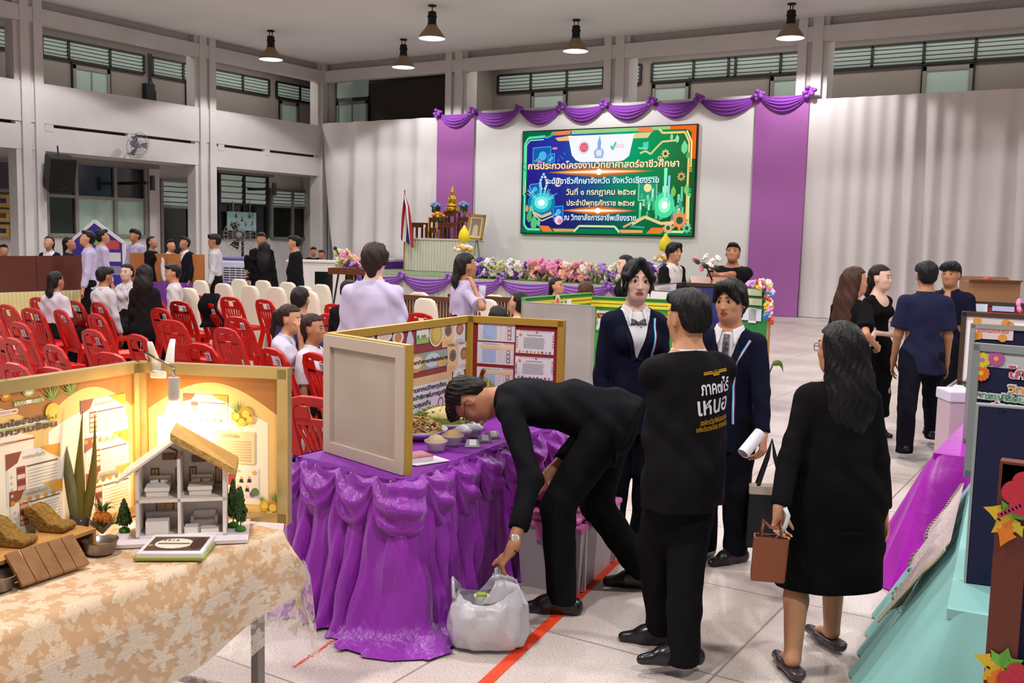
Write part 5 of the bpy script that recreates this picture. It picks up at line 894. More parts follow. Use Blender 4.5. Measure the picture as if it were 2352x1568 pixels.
# clamp lamp on the top edge
wtop = N3.inverted() @ P(425, 822, 1.3); cpos = N3 @ Vector((wtop.x, hh, 0)); nrm3 = (N3.to_3x3() @ Vector((0, 0, 1))).normalized(); dir3 = (N3.to_3x3() @ Vector((1, 0, 0))).normalized()
cl = thing('clamp_lamp', 'white clip lamp with chrome neck and glowing bulb on the board top', 'lamp', tuple(cpos)); M_clip = mat('white_clip_plastic', '#e4ddd2', .35); M_chr = mat('chrome', '#c4c2c0', .12, 1)
CM = frame((0, 0, 0), dir3, (0, 0, 1))
for sx_, sz_, y_ in ((-.008, 1, .02), (.022, -1, -.035)): b = MB(CM); b.tube([(sx_, -.045, y_*.6), (sx_-.002, .0, y_*.7), (sx_-.01, .055, y_*1.6), (sx_-.012, .085, y_*2.1)], [.018, .02, .015, .011], 10, flat=((0, 0, 1), .45)); b.build('clip_jaw', M_clip, cl, smooth=True)
MB(CM).bb((-.028, -.05, .018), (.035, -.022, .035)).build('clip_pad', M_clip, cl, bevel=.006)
dB = (D(398, 930, 1)-CAM); bulbp = D(400, 938, depth1(cpos)-.10); bl = bulbp-cpos
up_ = Vector((0, 0, 1)); neck = [Vector((0, 0, .01))+nrm3*.03-dir3*.03, Vector((0, 0, .045))+nrm3*.05-dir3*.032, bl+up_*.15+Vector((0, 0, 0)), bl+up_*.105]; MB().tube(neck, .006, 8).build('gooseneck', M_chr, cl, smooth=True)
MB(TR(*bl)).lathe([(.0, .115), (.02, .114), (.022, .04), (.017, .03)], 18, cap=False).build('socket', mat('grey_socket', '#b9b3b0', .4), cl, smooth=True, auto=40)
MB(TR(*bl)).lathe([(.014, .04), (.016, .028), (.024, .012), (.031, -.008), (.031, -.022), (.024, -.037), (.012, -.045), (0, -.047)], 24).build('bulb', emis('bulb_glow', '#ffd9a0', 14), cl, smooth=True)
BULB_W = 5.0
l = bpy.data.lights.new('bulb_light', 'POINT'); l.energy = BULB_W; l.color = (1.0, .70, .40); l.shadow_soft_size = .02; lo = bpy.data.objects.new('bulb_light', l); COL.objects.link(lo); lo.parent = cl; lo.location = bl+Vector((0, 0, -.075))
# model house, cut away, facing the camera
M_hw = mat('model_card_white', '#efe6de', .7); M_hr = mat('thatched_fibre_roof', '#c9a25c', .85, noise=(60, '#a67c3c', .3, .7), stretch=(1, 8, 1), bump=(60, .4)); M_hwn = mat('model_window_brown', '#7a5232', .4)
HS = P(312, 1238, CZ+.01); HE = P(520, 1229, CZ+.01); hx = (HE-HS); hw = hx.length; ho = thing('model_house', 'white cut-away model house with fibre roof under the bulb', 'model house', tuple(HS), math.atan2(hx.y, hx.x)); hd = .15
BMh = MB(); BMh.bb((-.075, -.06, -.012), (hw+.075, hd+.05, 0)); BMh.build('base_board', mat('model_base', '#dccfd4', .6), ho)
zE, zA = .235, .335; xm = hw*.40; wl = MB()
wl.bb((0, 0, 0), (.012, hd, zE)).bb((hw-.012, 0, 0), (hw, hd, zE)).bb((0, 0, 0), (hw, hd, .008)).bb((0, 0, .125), (hw, hd, .137)); wl.bb((hw*.46, 0, 0), (hw*.46+.01, hd, zA-.06)); wl.prism([(0, 0), (hw, 0), (hw, zE), (xm+.02, zA), (0, zE)], .008, M=frame((0, hd-.001, 0), (1, 0, 0), (0, 0, 1))); wl.build('walls', M_hw, ho)
rf = MB(); ov = .03
def slab(x0, z0, x1, z1, m, th=.016): rf_ = MB(); rf_.add([(x0, -ov, z0), (x1, -ov, z1), (x1, hd+.02, z1), (x0, hd+.02, z0), (x0, -ov, z0+th), (x1, -ov, z1+th), (x1, hd+.02, z1+th), (x0, hd+.02, z0+th)], [(3, 2, 1, 0), (4, 5, 6, 7), (0, 1, 5, 4), (1, 2, 6, 5), (2, 3, 7, 6), (3, 0, 4, 7)]); return rf_
slab(-.055, zE-.035, xm+.02, zA+.01, 0, .01).build('roof_slope', mat('white_roof_card', '#ddd2c6', .6), ho); slab(xm, zA+.012, hw+.035, zE-.02, 0, .026).build('roof_slope', M_hr, ho)
for x, z, w_, h_ in ((.035, .15, .028, .065), (.118, .15, .018, .065), (.165, .155, .026, .062), (hw-.045, .155, .026, .06), (.05, .05, .062, .05)):
    b = MB(); b.bb((x, hd-.012, z), (x+w_, hd-.008, z+h_)); o = b.build('window', M_hwn, ho); MB().bb((x+.004, hd-.0135, z+.005), (x+w_/2-.001, hd-.012, z+h_-.005)).bb((x+w_/2+.001, hd-.0135, z+.005), (x+w_-.004, hd-.012, z+h_-.005)).build('pane', mat('model_pane', '#d9b480', .3), o)
for x, z in ((.075, .245), (.175, .235)): MB().bb((x, hd-.02, z), (x+.042, hd-.008, z+.022)).tube([(x-.0, hd-.014, z+.035), (x+.02, hd-.014, z+.045), (x+.05, hd-.014, z+.03), (x+.045, hd-.014, z+.0)], .003, 5).build('attic_fitting', M_hwn, ho)
def bed_model(x, z): b = MB(); b.bb((x, .03, z), (x+.075, .12, z+.02)).bb((x-.004, .025, z+.02), (x+.079, .11, z+.034)).bb((x, .12, z), (x+.075, .128, z+.055)); b.bb((x+.006, .095, z+.034), (x+.034, .118, z+.044)).bb((x+.041, .095, z+.034), (x+.069, .118, z+.044)); b.build('toy_bed', mat('card_furniture', '#f2ebe4', .6), ho, bevel=.003)
bed_model(.03, .137); bed_model(hw*.46+.035, .137); b = MB(); b.bb((.03, .015, .008), (.105, .07, .055)); b.build('toy_counter', mat('card_furniture', '#f2ebe4'), ho); b = MB(); b.bb((.02, .11, .008), (.125, .14, .062)); b.build('toy_cabinet', mat('card_furniture', '#f2ebe4'), ho); b = MB(); x = hw*.46+.02; b.bb((x+.02, .1, .008), (x+.1, .135, .03)).bb((x+.02, .125, .03), (x+.1, .14, .06)).bb((x+.012, .1, .008), (x+.024, .14, .045)).bb((x+.096, .1, .008), (x+.108, .14, .045)); b.build('toy_sofa', mat('card_furniture', '#f2ebe4'), ho, bevel=.004); MB().bb((x, .015, .008), (x+.045, .06, .03)).build('toy_stool', mat('card_furniture', '#f2ebe4'), ho); MB().bb((x+.055, .015, .008), (x+.115, .06, .022)).build('toy_table', mat('card_furniture', '#f2ebe4'), ho)
M_tree = mat('model_tree_green', '#2c3f1e', .9, noise=(80, '#3f5a2a', .3, .7)); M_moss = mat('model_moss', '#3f7a26', .9)
for px, py, h_, l in ((286, 1228, .115, 'dark conical model tree left of the model house'), (536, 1216, .17, 'taller dark model tree right of the model house, further back'), (553, 1225, .155, 'dark model tree nearest the right corner of the model house')):
    x, y, z = P(px, py, CZ+.0); t = thing('model_tree', l, 'model tree', (x, y, CZ+.011), 0, 'model trees beside the model house'); MB().ball((0, 0, .006), (.021, .019, .012), 10, nz=6).build('moss_base', M_moss, t, smooth=True); MB().tube([(0, 0, .008), (0, 0, h_*.4)], .0022, 5).build('trunk', M_wd, t); b = MB()
    for i in range(240): k = i/240; a = i*2.4; r = .026*(1-k)**.75*(.35+.75*random.random())*(1 if k > .08 else .6); b.ball((r*math.cos(a), r*math.sin(a), h_*(.24+.76*k)), (.005, .005, .0075), 5, nz=3)
    b.build('crown', M_tree, t)
# props in front of the board
M_ssl = mat('brushed_bowl_steel', '#a39a94', .28, .9); M_mus = mat('golden_fibre', '#8a6a1c', .8, noise=(60, '#b38a2c', .3, .7), bump=(90, .6))
for px, py, l in ((231, 1268, 'small metal bowl of golden fibre between brown packet and booklet'), (-8, 1352, 'small metal bowl of golden fibre cut by the left edge')):
    x, y, z = P(px, py, CZ); t = thing('metal_bowl', l, 'bowl', (x, y, CZ), 0, 'metal bowls of fibre'); MB().lathe([(0, .001), (.042, 0), (.046, .003), (.055, .04), (.058, .042), (.058, .045), (.053, .042), (.044, .008), (0, .006)], 32).build('bowl', M_ssl, t, smooth=True, auto=50); MB().lathe([(.044, .014), (.03, .022), (.01, .026), (0, .026)], 18).build('fibre', M_mus, t, smooth=True)
sA, sB = P(0, 1345, CZ), P(222, 1262, CZ); sv = Vector((sB.x-sA.x, sB.y-sA.y, 0)).normalized(); sh = thing('wooden_riser', 'light wooden riser shelf along the lit board at left', 'shelf', (sB.x, sB.y, CZ), math.atan2(sv.y, sv.x)); M_lw = mat('light_wood', '#b8874c', .5, noise=(4, '#a8763c', .3, .7), stretch=(1, 8, 1))
MB().bb((-.62, 0, .062), (0, .13, .074)).build('shelf_top', M_lw, sh); [MB().bb((x-.012, .002, 0), (x, .128, .062)).build('divider', M_lw, sh) for x in (0, -.19, -.4, -.6)]; MB().bb((-.61, .118, .0), (-.012, .126, .062)).build('back', M_lw, sh); MB().bb((-.61, .0, .0), (-.01, .118, .006)).build('bottom_board', M_lw, sh)
M_fib = mat('coarse_brown_fibre', '#8f6a22', .9, noise=(70, '#6a4a14', .3, .7), stretch=(1, 1, 1), bump=(120, .7))
def lounger(px, py, l):
    x, y, z = P(px, py, CZ+.075); t = thing('fibre_block', l, 'fibre model', (x, y, CZ+.0745), rad(22), 'woven fibre models on the riser'); prof = [(a*1.3, b*1.15) for a, b in [(0, 0), (.06, 0), (.07, .006), (.07, .02), (.055, .026), (.03, .024), (-.012, .068), (-.03, .072), (-.042, .066), (-.044, .052), (-.012, .012)]]
    MB().prism(prof, .075, M=frame((0, -.037, 0), (1, 0, 0), (0, 0, 1))).build('fibre_mat', M_fib, t, bevel=.006)
lounger(48, 1232, 'brown fibre seat-shaped block at the left of the riser shelf'); lounger(137, 1200, 'brown fibre seat-shaped block nearer the right end of the riser shelf')
bA, bB = P(47, 1352, CZ), P(203, 1300, CZ); bv = Vector((bB.x-bA.x, bB.y-bA.y, 0)); t = thing('wrapped_packet', 'plastic wrapped brown packet of five pieces leaning on the riser', 'packet', (bA.x, bA.y, CZ+.002), math.atan2(bv.y, bv.x)); W_ = bv.length; TM = Matrix.Rotation(rad(48), 4, 'X'); M_bp = mat('brown_wrapped_board', '#8a6238', .18, spec=.6, coat=.6, noise=(25, '#7a5228', .3, .7), bump=(25, .1))
for i in range(5): MB(TM).bb((W_/5*i+.0008, 0, 0), (W_/5*(i+1)-.0008, .115, .014)).build('piece', M_bp, t, bevel=.003)
# aloe-like leaves, pineapple top
M_leaf = mat('tall_leaf', '#5f5a34', .5, noise=(12, '#746e46', .3, .7), stretch=(6, 6, .5)); M_leaf2 = mat('tall_leaf_dark', '#6a5a16', .5)
def leaf(b, p0, p1, w_, bend, nrm, m=0):
    p0, p1 = Vector(p0), Vector(p1); n = 10; pts = [p0.lerp(p1, i/n)+Vector(bend)*math.sin(PI*i/n) for i in range(n+1)]; nr = Vector(nrm)
    vs = []
    for i, p in enumerate(pts):
        t_ = (pts[min(i+1, n)]-pts[max(i-1, 0)]).normalized(); s = t_.cross(nr).normalized(); k = w_*(1-(i/n)**2.2)*(.75+.5*math.sin(PI*min(1, i/n*1.3))); f = s.cross(t_); vs += [p+s*k, p-f*k*.35, p-s*k]
    b.add(vs, [(i*3+j, i*3+j+1, (i+1)*3+j+1, (i+1)*3+j) for i in range(n) for j in (0, 1)], m)
rp_ = P(183, 1243, CZ); t = thing('tall_plant', 'tall plant of long pointed leaves in a glass before the lit board', 'plant', (rp_.x, rp_.y, CZ)); dl = depth1(rp_)
for a, w_, m, bd in (((130, 915), .017, M_leaf, (.0, .0, 0)), ((190, 945), .019, M_leaf2, (-.01, 0, 0)), ((218, 952), .015, M_leaf2, (.012, .012, 0))):
    b = MB(); e = D(a[0], a[1], dl+.03)-rp_; leaf(b, (0, 0, .0), e, w_, bd, (fwv.x, fwv.y, 0)); b.build('leaf', m, t, smooth=True, solid=.004)
MB().lathe([(.026, 0), (.03, .05), (.032, .09), (.030, .09), (.024, .004)], 18).build('glass', mat('dark_glass_jar', '#5a5048', .1, trans=.6), t, smooth=True)
pp = P(232, 1243, CZ); t = thing('dried_flower', 'orange dried pineapple plant with spiky leaves behind the metal bowl', 'plant', (pp.x-.02, pp.y+.02, CZ)); b = MB(); [leaf(b, (0, 0, .02), (.05*math.cos(a), .05*math.sin(a), .075+.02*math.sin(3*a)), .006, (.01*math.cos(a), .01*math.sin(a), .01), (math.cos(a), math.sin(a), .2)) for a in [i*.5 for i in range(13)]]; b.build('lower_leaf_whorl', mat('grey_green_leaf', '#7d7a58', .6), t, solid=.002)
b = MB(); [b.ball((.028*math.cos(i*2.4)*math.sqrt(i/60), .028*math.sin(i*2.4)*math.sqrt(i/60), .085-.02*(i/60)+random.random()*.015), (.006, .006, .012), 5, nz=3) for i in range(60)]; b.build('orange_florets', mat('orange_floret', '#c9741c', .7), t); b = MB(); [leaf(b, (0, 0, .08), (.05*math.cos(a), .04*math.sin(a), .12+.02*math.sin(5*a)), .006, (0, 0, .015), (math.cos(a), math.sin(a), .3)) for a in (0.2, 1.1, 1.9, 2.8, 3.9, 5.2)]; b.build('crown_leaves', M_leafg, t, solid=.002)
# framed booklet box
c0, c1, c2, c3 = [P(*q, CZ) for q in ((322, 1287), (474, 1287), (489, 1240), (344, 1240))]; cm = (c0+c1+c2+c3)/4; av = ((c1-c0)+(c2-c3))/2; W_, H_ = av.length, ((c3-c0).length+(c2-c1).length)/2; t = thing('framed_box', 'white framed picture box with green backing lying before the model house', 'frame', (cm.x, cm.y, CZ), math.atan2(av.y, av.x)); W_*=.98; H_*=.95
MB().bb((-W_/2-.008, -H_/2-.006, 0), (W_/2+.008, H_/2+.006, .008)).build('green_base', mat('olive_green_card', '#8f9a3c', .5), t); MB().bb((-W_/2, -H_/2, .008), (W_/2, H_/2, .022)).build('box', M_pap, t); s = Sheet(TR(0, 0, .0225)); s.r(-W_*.44, -H_*.36, W_*.44, H_*.36, '5a4434'); s.d(-W_*.05, 0, W_*.3, 'e6dcc8', .0006, ry=H_*.26); s.r(-W_*.3, -H_*.04, W_*.2, H_*.02, '6a5a4a', .001); s.d(W_*.33, 0, W_*.11, '4a2a24', .001, ry=H_*.3); s.d(-W_*.4, -H_*.1, W_*.05, 'b88a4a', .001); [s.r(-W_*.25+i*.014, H_*.12, -W_*.25+i*.014+.008, H_*.2, c, .0014) for i, c in enumerate(('c04a3a', '4a6ab0', 'd8a040', '5a8a4a'))]; s.done('picture', t)
# ================================================================== green board and others in the middle
M_grn = mat('green_board_paper', '#4a9a40', .6); M_ylw = mat('yellow_paper_strip', '#d6bf2a', .6); M_greyc = mat('grey_cardboard', '#a59c99', .75, noise=(4, '#96908c', .35, .7)); M_teal_w = mat('white_table_cloth', '#c9c4c8', .7)
gA, gB, gC, gD = (-3.92, 7.70), (-4.41, 7.25), (-4.37, 8.45), (-3.55, 8.55)
dpt = 8.5; gB, gA, gC, gD = [D(x, y, d).to_2d() for x, y, d in ((1204, 694, 8.3), (1364, 711, 8.0), (1358, 673, 9.3), (1565, 690, 9.0))]
gz = 1.27; tb0 = .58
gb = thing('display_board', 'green board with yellow stripes and a plain grey left wing, behind the girl', 'board', (gB.x, gB.y, tb0))
g1, G1, Gi1, gw1, gh1 = panel(gb, gA, gB, tb0, D(1204, 694, 8.3).z, M_grn, M_greyc, M_greyc, 'wing_panel', fw=.004, strips=False); g2, G2, Gi2, gw2, gh2 = panel(gb, gB, gC, tb0, D(1358, 673, 9.3).z, M_grn, M_greyc, M_grn, 'center_panel', fw=.004, strips=False); g3, G3, Gi3, gw3, gh3 = panel(gb, gC, gD, tb0, D(1565, 690, 9.0).z, M_grn, M_greyc, M_grn, 'wing_panel', fw=.004, strips=False)
def stripes(Mi, w, h, par): s = Sheet(Mi @ TR(0, 0, .0145)); s.r(0, h-.055, w, h-.03, 'd6bf2a'); s.r(0, h-.09, w, h-.062, 'd6bf2a'); s.done('yellow_strip', par)
stripes(Gi2, gw2, gh2, g2); stripes(Gi3, gw3, gh3, g3); s = Sheet(Gi3 @ TR(0, 0, .015)); [s.r(gw3-x-.025, .05, gw3-x, gh3-.01, 'd6bf2a') for x in (.04, .09)]; s.done('yellow_strip', g3)
for u in (.06, .62):
    s = Sheet(Gi3 @ TR(gw3*u, gh3-.2, .016)); s.p([(0, .03), (.02, .055), (.2, .055), (.22, .03), (.2, 0), (.02, 0)], 'c9a23a'); s.p([(.008, .029), (.025, .048), (.195, .048), (.212, .029), (.195, .007), (.025, .007)], '8a2a34', .001); s.t('จุดประสงค์', .11, .028, .03, 'e8d8c8', .14, .002); s.done('title_label', g3)
doc(g3, G3, Gi3, (1372, 712), (1430, 760), 'text', z=.016); deco(g2, G2, Gi2, lambda s, q: [s.d(*q(1277, 694), .05, 'd8d4d0', .012, ry=.07), s.d(*q(1277, 696), .035, 'c9684a', .013, ry=.05), s.p([q(1291, 682), q(1295, 705), q(1286, 705)], 'b8bad2', .013), s.r(*q(1298, 705), *q(1309, 686), 'dfe4dc', .013)], 'logo_card')
gm = (gB+gD)/2; skirt_table('exhibit_table', 'table under the green board, mostly hidden behind the girl', (gm.x+.05, gm.y+.1), (.72, .36), rad(70), tb0-.003, M_teal_w, M_teal_w)
# brown edged board and flowered green board before the stage
M_navb = mat('navy_print', '#2c2a6a', .6); bB, bA, bC, bD = [D(x, y, d).to_2d() for x, y, d in ((1478, 664, 10.4), (1582, 673, 10.0), (1570, 649, 11.6), (1700, 655, 11.3))]
bb = thing('display_board', 'board with dark brown edging and white back, behind the black jacket man', 'board', (bB.x, bB.y, tb0)); h1_ = D(1582, 673, 10.0).z; k1 = panel(bb, bA, bB, tb0, h1_, M_navb, M_wht, M_dfr, 'wing_panel', strips=False); k2 = panel(bb, bB, bC, tb0, D(1570, 649, 11.6).z, M_navb, M_wht, M_dfr, 'center_panel', strips=False); k3 = panel(bb, bC, bD, tb0, D(1700, 655, 11.3).z, M_navb, M_wht, M_dfr, 'wing_panel', strips=False)
doc(k2[0], k2[1], k2[2], (1500, 656), (1550, 672), 'text', z=.016); gm = (bB+bD)/2; skirt_table('exhibit_table', 'white clothed table under the brown edged board', (gm.x, gm.y), (.55, .34), rad(70), tb0-.003, M_teal_w, M_teal_w)
fA_, fB_ = D(1668, 658, 10.6), D(1770, 657, 10.2); fb = thing('display_board', 'green edged board with pale papers and flowers on its corner', 'board', (fA_.x, fA_.y, tb0)); fp = panel(fb, fA_.to_2d(), fB_.to_2d(), tb0, fB_.z, mat('deep_green_paper', '#2c7a3c', .6), M_ply, M_lw, 'wing_panel', fw=.012, strips=False)
for a, b, c in (((1706, 662), (1752, 680), 'c3c7a0'), ((1704, 683), (1752, 702), 'c3c7a0'), ((1702, 706), (1750, 738), 'ccd0d8'), ((1722, 706), (1738, 742), 'e2dcd8')): doc(fp[0], fp[1], fp[2], a, b, c, z=.016)
fl_ = [('petal_rose_pink', '#e38ab8'), ('petal_pale_pink', '#dcb4cf'), ('blue_bloom', '#4f8ad0'), ('red_bloom', '#d8522a'), ('petal_cream', '#e6dfc6'), ('yellow_bloom', '#d8b82a')]
for i in range(22):
    x, y = (1722+i*4.2+random.uniform(-5, 5), 652+random.uniform(-4, 6)) if i < 11 else (1768+random.uniform(-5, 5), 655+(i-11)*8); q = D(x, y, 10.15); bloom(fb, mat(*fl_[i % 6]), (q.x-fA_.x, q.y-fA_.y, q.z-tb0), .55)
gm = (fA_+fB_)/2; skirt_table('exhibit_table', 'narrow table with violet skirt under the flowered green board', (gm.x-.10, gm.y+.25), (.19, .26), rad(10), tb0-.003, mat('violet_skirt', '#5a4aa0', .6), M_teal_w, 20)
# pink lidded storage box under the purple table end
xb0, xb1, xb2 = P(1330, 1372), P(1420, 1285), P(1207, 1335); ux = (xb1-xb0); uy = (xb2-xb0); bw, bl_ = ux.length, uy.length; bx = thing('storage_box', 'translucent storage box with pink lid on the floor behind the bending man', 'box', tuple(xb0), math.atan2(ux.y, ux.x)); M_tr = mat('translucent_plastic', '#d8ccd2', .35, trans=.35, alpha=.9); M_pk = mat('pink_translucent_lid', '#d873b0', .3, trans=.15); bl_ = min(bl_, .46)
bh = .33; w_ = .01
b = MB(); b.add([(.03, .02, .0), (bw-.03, .02, 0), (bw-.03, bl_-.02, 0), (.03, bl_-.02, 0), (0, 0, bh), (bw, 0, bh), (bw, bl_, bh), (0, bl_, bh)], [(3, 2, 1, 0), (0, 1, 5, 4), (1, 2, 6, 5), (2, 3, 7, 6), (3, 0, 4, 7)]); [b.bb((x, -.006, .02), (x+.02, .004, bh)) for x in (.06, bw-.08)]; b.build('tub', M_tr, bx, solid=.006)
b = MB(); b.bb((-.012, -.012, bh), (bw+.012, bl_+.012, bh+.03)); b.bb((.02, .02, bh+.03), (bw-.02, bl_-.02, bh+.05)); b.build('lid', M_pk, bx, bevel=.01); MB().bb((-.01, bl_*.3, bh-.06), (.0, bl_*.7, bh+.02)).build('latch', M_pk, bx)
MB().bb((.06, .06, .02), (bw-.08, bl_-.1, .18)).build('contents', mat('grey_box_contents', '#8f868c', .8, noise=(14, '#b0a0a8', .4, .6)), bx)
b2 = thing('pink_bag', 'crumpled bright pink plastic bag on the pink box lid', 'bag', tuple(xb0+ux*.35+uy*.75+Vector((0, 0, bh+.052)))); b = MB(); b.ball((0, 0, .075), (.15, .13, .075), 20, nz=12); o = b.build('plastic_film', mat('bright_pink_film', '#e0589a', .3, trans=.2), b2, smooth=True)
for v in o.data.vertices: k = 1+.13*math.sin(v.co.x*60+v.co.z*40)+.1*math.sin(v.co.y*70); v.co = Vector((v.co.x*k, v.co.y*k, (v.co.z)*(1+.12*math.sin(v.co.x*50))))
# ================================================================== right hand exhibits
M_mag = mat('magenta_satin', '#a410a8', .35, spec=.6, bump=(20, .1)); M_aqua = mat('aqua_satin', '#7fb3ae', .45, spec=.35, bump=(30, .06)); M_knit = mat('pale_knit_runner', '#c9b8b8', .85, noise=(60, '#bda8a8', .3, .7), bump=(70, .3))
def flare_table(name, label, x0, x1, y0, y1, m, foot, nf, lab_part='skirt'):
    t = thing(name, label, 'table', (x0, (y0+y1)/2, 0)); MB().bb((.0, -(y1-y0)/2, TZ-.03), (x1-x0, (y1-y0)/2, TZ)).build('table_top', m, t); c = [(x1-x0, -(y1-y0)/2), (0, -(y1-y0)/2), (0, (y1-y0)/2), (x1-x0, (y1-y0)/2)]; c = c[::-1]; L_, at_ = path_pts(c)
    def f(u, v):
        p, n = at_(u*L_); d = 1-v; s = u*L_; side = max(0, -n.x); g_ = abs(math.sin(PI*s*nf))**.8*.11*d+.02; o = g_*min(1, d*6)+foot*side*d**1.2+.1*d; return (p.x+n.x*o, p.y+n.y*o, .008+v*(TZ-.008)+.015*math.sin(s*11)*d*(1-d)*2)
    MB().grid(f, 260, 14).build('skirt', m, t, smooth=True)
    for sx_ in (.05, x1-x0-.05):
        for sy_ in (-1, 1): MB().bb((sx_-.015, sy_*((y1-y0)/2-.05)-.015, 0), (sx_+.015, sy_*((y1-y0)/2-.05)+.015, TZ-.03)).build('leg', M_alu, t)
    return t, f
flare_table('exhibit_table', 'table with bright magenta satin skirt on the right', -.84, -.1, 5.55, 7.25, M_mag, .13, 5.0)
tt, ff = flare_table('exhibit_table', 'table with pale aqua satin skirt at the lower right', -.50, .25, 3.15, 5.10, M_aqua, .17, 4.0); tt.rotation_euler.z = rad(5.3)
def run(u, v): t_ = 1-v; s_ = (.95+.85*t_-.25*math.sin(PI*t_))*(1-u)+(1.98-.12*t_)*u; x, y, z = ff(s_/3.45, 1-.52*t_); return (x-.03-.02*t_, y, z+.012)
ru = thing('table_runner', 'pale knitted runner with fringed edge hanging down the aqua skirt', 'runner', tuple(tt.location), rad(5.3)); MB().grid(run, 70, 40).build('knit', M_knit, ru, smooth=True)
for u in (0, 1):
    b = MB()
    for i in range(40): v = i/40; p = Vector(run(u, v)); dr = -.03 if u == 1 else .03; b.tube([p, p+Vector((-.012, dr*.5, -.008)), p+Vector((-.014, dr, -.02))], .003, 4).ball(tuple(p+Vector((-.014, dr, -.022))), .007, 5, nz=3)
    b.build('fringe', mat('fringe_thread', '#b8a890', .8), ru)
M_nav = mat('navy_felt', '#10123c', .8, noise=(60, '#0c0e32', .3, .7)); M_alf = mat('aluminium_board_frame', '#9aa09e', .4, .4); M_bwf = mat('brown_wood_frame', '#6a2c1c', .45, noise=(4, '#5e2618', .3, .7))
def flower(s, x, y, r, c, cc, z=.004, n=10):
    for i in range(n): a = 2*PI*i/n; s.p([(x, y)]+[(x+r*math.cos(a+k)*q, y+r*math.sin(a+k)*q) for k, q in ((-.28, .75), (-.16, 1), (.16, 1), (.28, .75))], c, z+i*.0001)
    s.d(x, y, r*.3, cc, z+.002)
def leafp(s, x, y, l, a, c, z=.004): s.p([(x+l*(u*math.cos(a)-w_*math.sin(a)), y+l*(u*math.sin(a)+w_*math.cos(a))) for u, w_ in ((0, 0), (.25, .16), (.55, .2), (1, 0), (.55, -.2), (.25, -.16))], c, z)
# nearest pair: navy back wing on the aqua table, flowered wing facing us at its far end
rb = thing('display_board', 'navy board with paper flowers and Thai title in an aluminium frame on the aqua table', 'board', (-.6, 5.0, TZ+.002))
Rz1 = 1.35; r3, R3, Ri3, rw3, rh3 = panel(rb, (-.62, 5.08), (-.03, 4.98), TZ+.002, Rz1, M_nav, M_ply, M_alf, 'wing_panel', fw=.028, strips=False); panel(rb, (-.03, 4.98), (.1, 3.55), TZ+.002, Rz1, M_nav, M_nav, M_alf, 'center_panel', strips=False); rr, RR, RRi, _, _ = panel(rb, (.1, 3.55), (-.40, 3.46), TZ+.002, 1.30, M_nav, M_nav, M_alf, 'wing_panel', fw=.012, strips=False)
s = Sheet(Ri3 @ TR(0, 0, .003)); s.r(.03, rh3-.1, rw3-.03, rh3-.028, 'b9bab8', .0004); s.done('grey_header', r3)
for (px, py, r, c, cc) in ((2258, 826, .036, 'e0c038', 'a07ab0'), (2290, 823, .036, 'b8509a', 'e0b838'), (2255, 856, .038, 'e07020', 'e8b830'), (2234, 996, .026, 'd8b838', 'd88a2a')): deco(r3, R3, Ri3, lambda s, q, px=px, py=py, r=r, c=c, cc=cc: flower(s, *q(px, py), r, c, cc, .006, 13 if r > .03 else 5), 'paper_flower')
deco(r3, R3, Ri3, lambda s, q: [leafp(s, *q(2248+6*(i % 2), 955+24*i), .05, 1.0+.3*(i % 2), ['8a8f3a', 'a8a040'][i % 2], .005) for i in range(6)], 'paper_leaf'); deco(r3, R3, Ri3, lambda s, q: [s.r(q(2237, 1045)[0], q(2237, 1045)[1], q(2240, 1045)[0], q(2237, 1005)[1], '2a6ab0', .004), flower(s, *q(2240, 1062), .03, 'c080b0', 'e0a0b0', .006, 5), leafp(s, *q(2228, 1050), .03, 2.4, '5a8a4a', .005), leafp(s, *q(2232, 1058), .03, 3.5, '5a8a4a', .005)], 'paper_flower')
for tx, px, py, h_, c, w_ in (('โครงงาน', 2400, 848, .065, 'd84a5a', .3), ('วิทยาศาสตร์', 2400, 885, .05, 'e0903c', .3), ('การเปรียบเทียบ', 2330, 905, .04, '6a9a7a', .33), ('ต่อการเจริญ', 2352, 925, .036, 'b8404a', .28)):
    def f(s, q, tx=tx, px=px, py=py, h_=h_, c=c, w_=w_): x, y = q(2238, py); x0 = (q(px-0, py)[0]); s.t(tx, x0, y, h_, 'e2dcdc', w_*1.03, .004, .006); s.t(tx, x0, y, h_, c, w_, .006, .001)
    deco(r3, R3, Ri3, f, 'lettering')
s = Sheet(RRi @ TR(0, 0, .0)); deco(rr, RR, RRi, lambda s, q: s.d(*q(2300, 945), .01, '2a2c5a', -.03), 'pin')
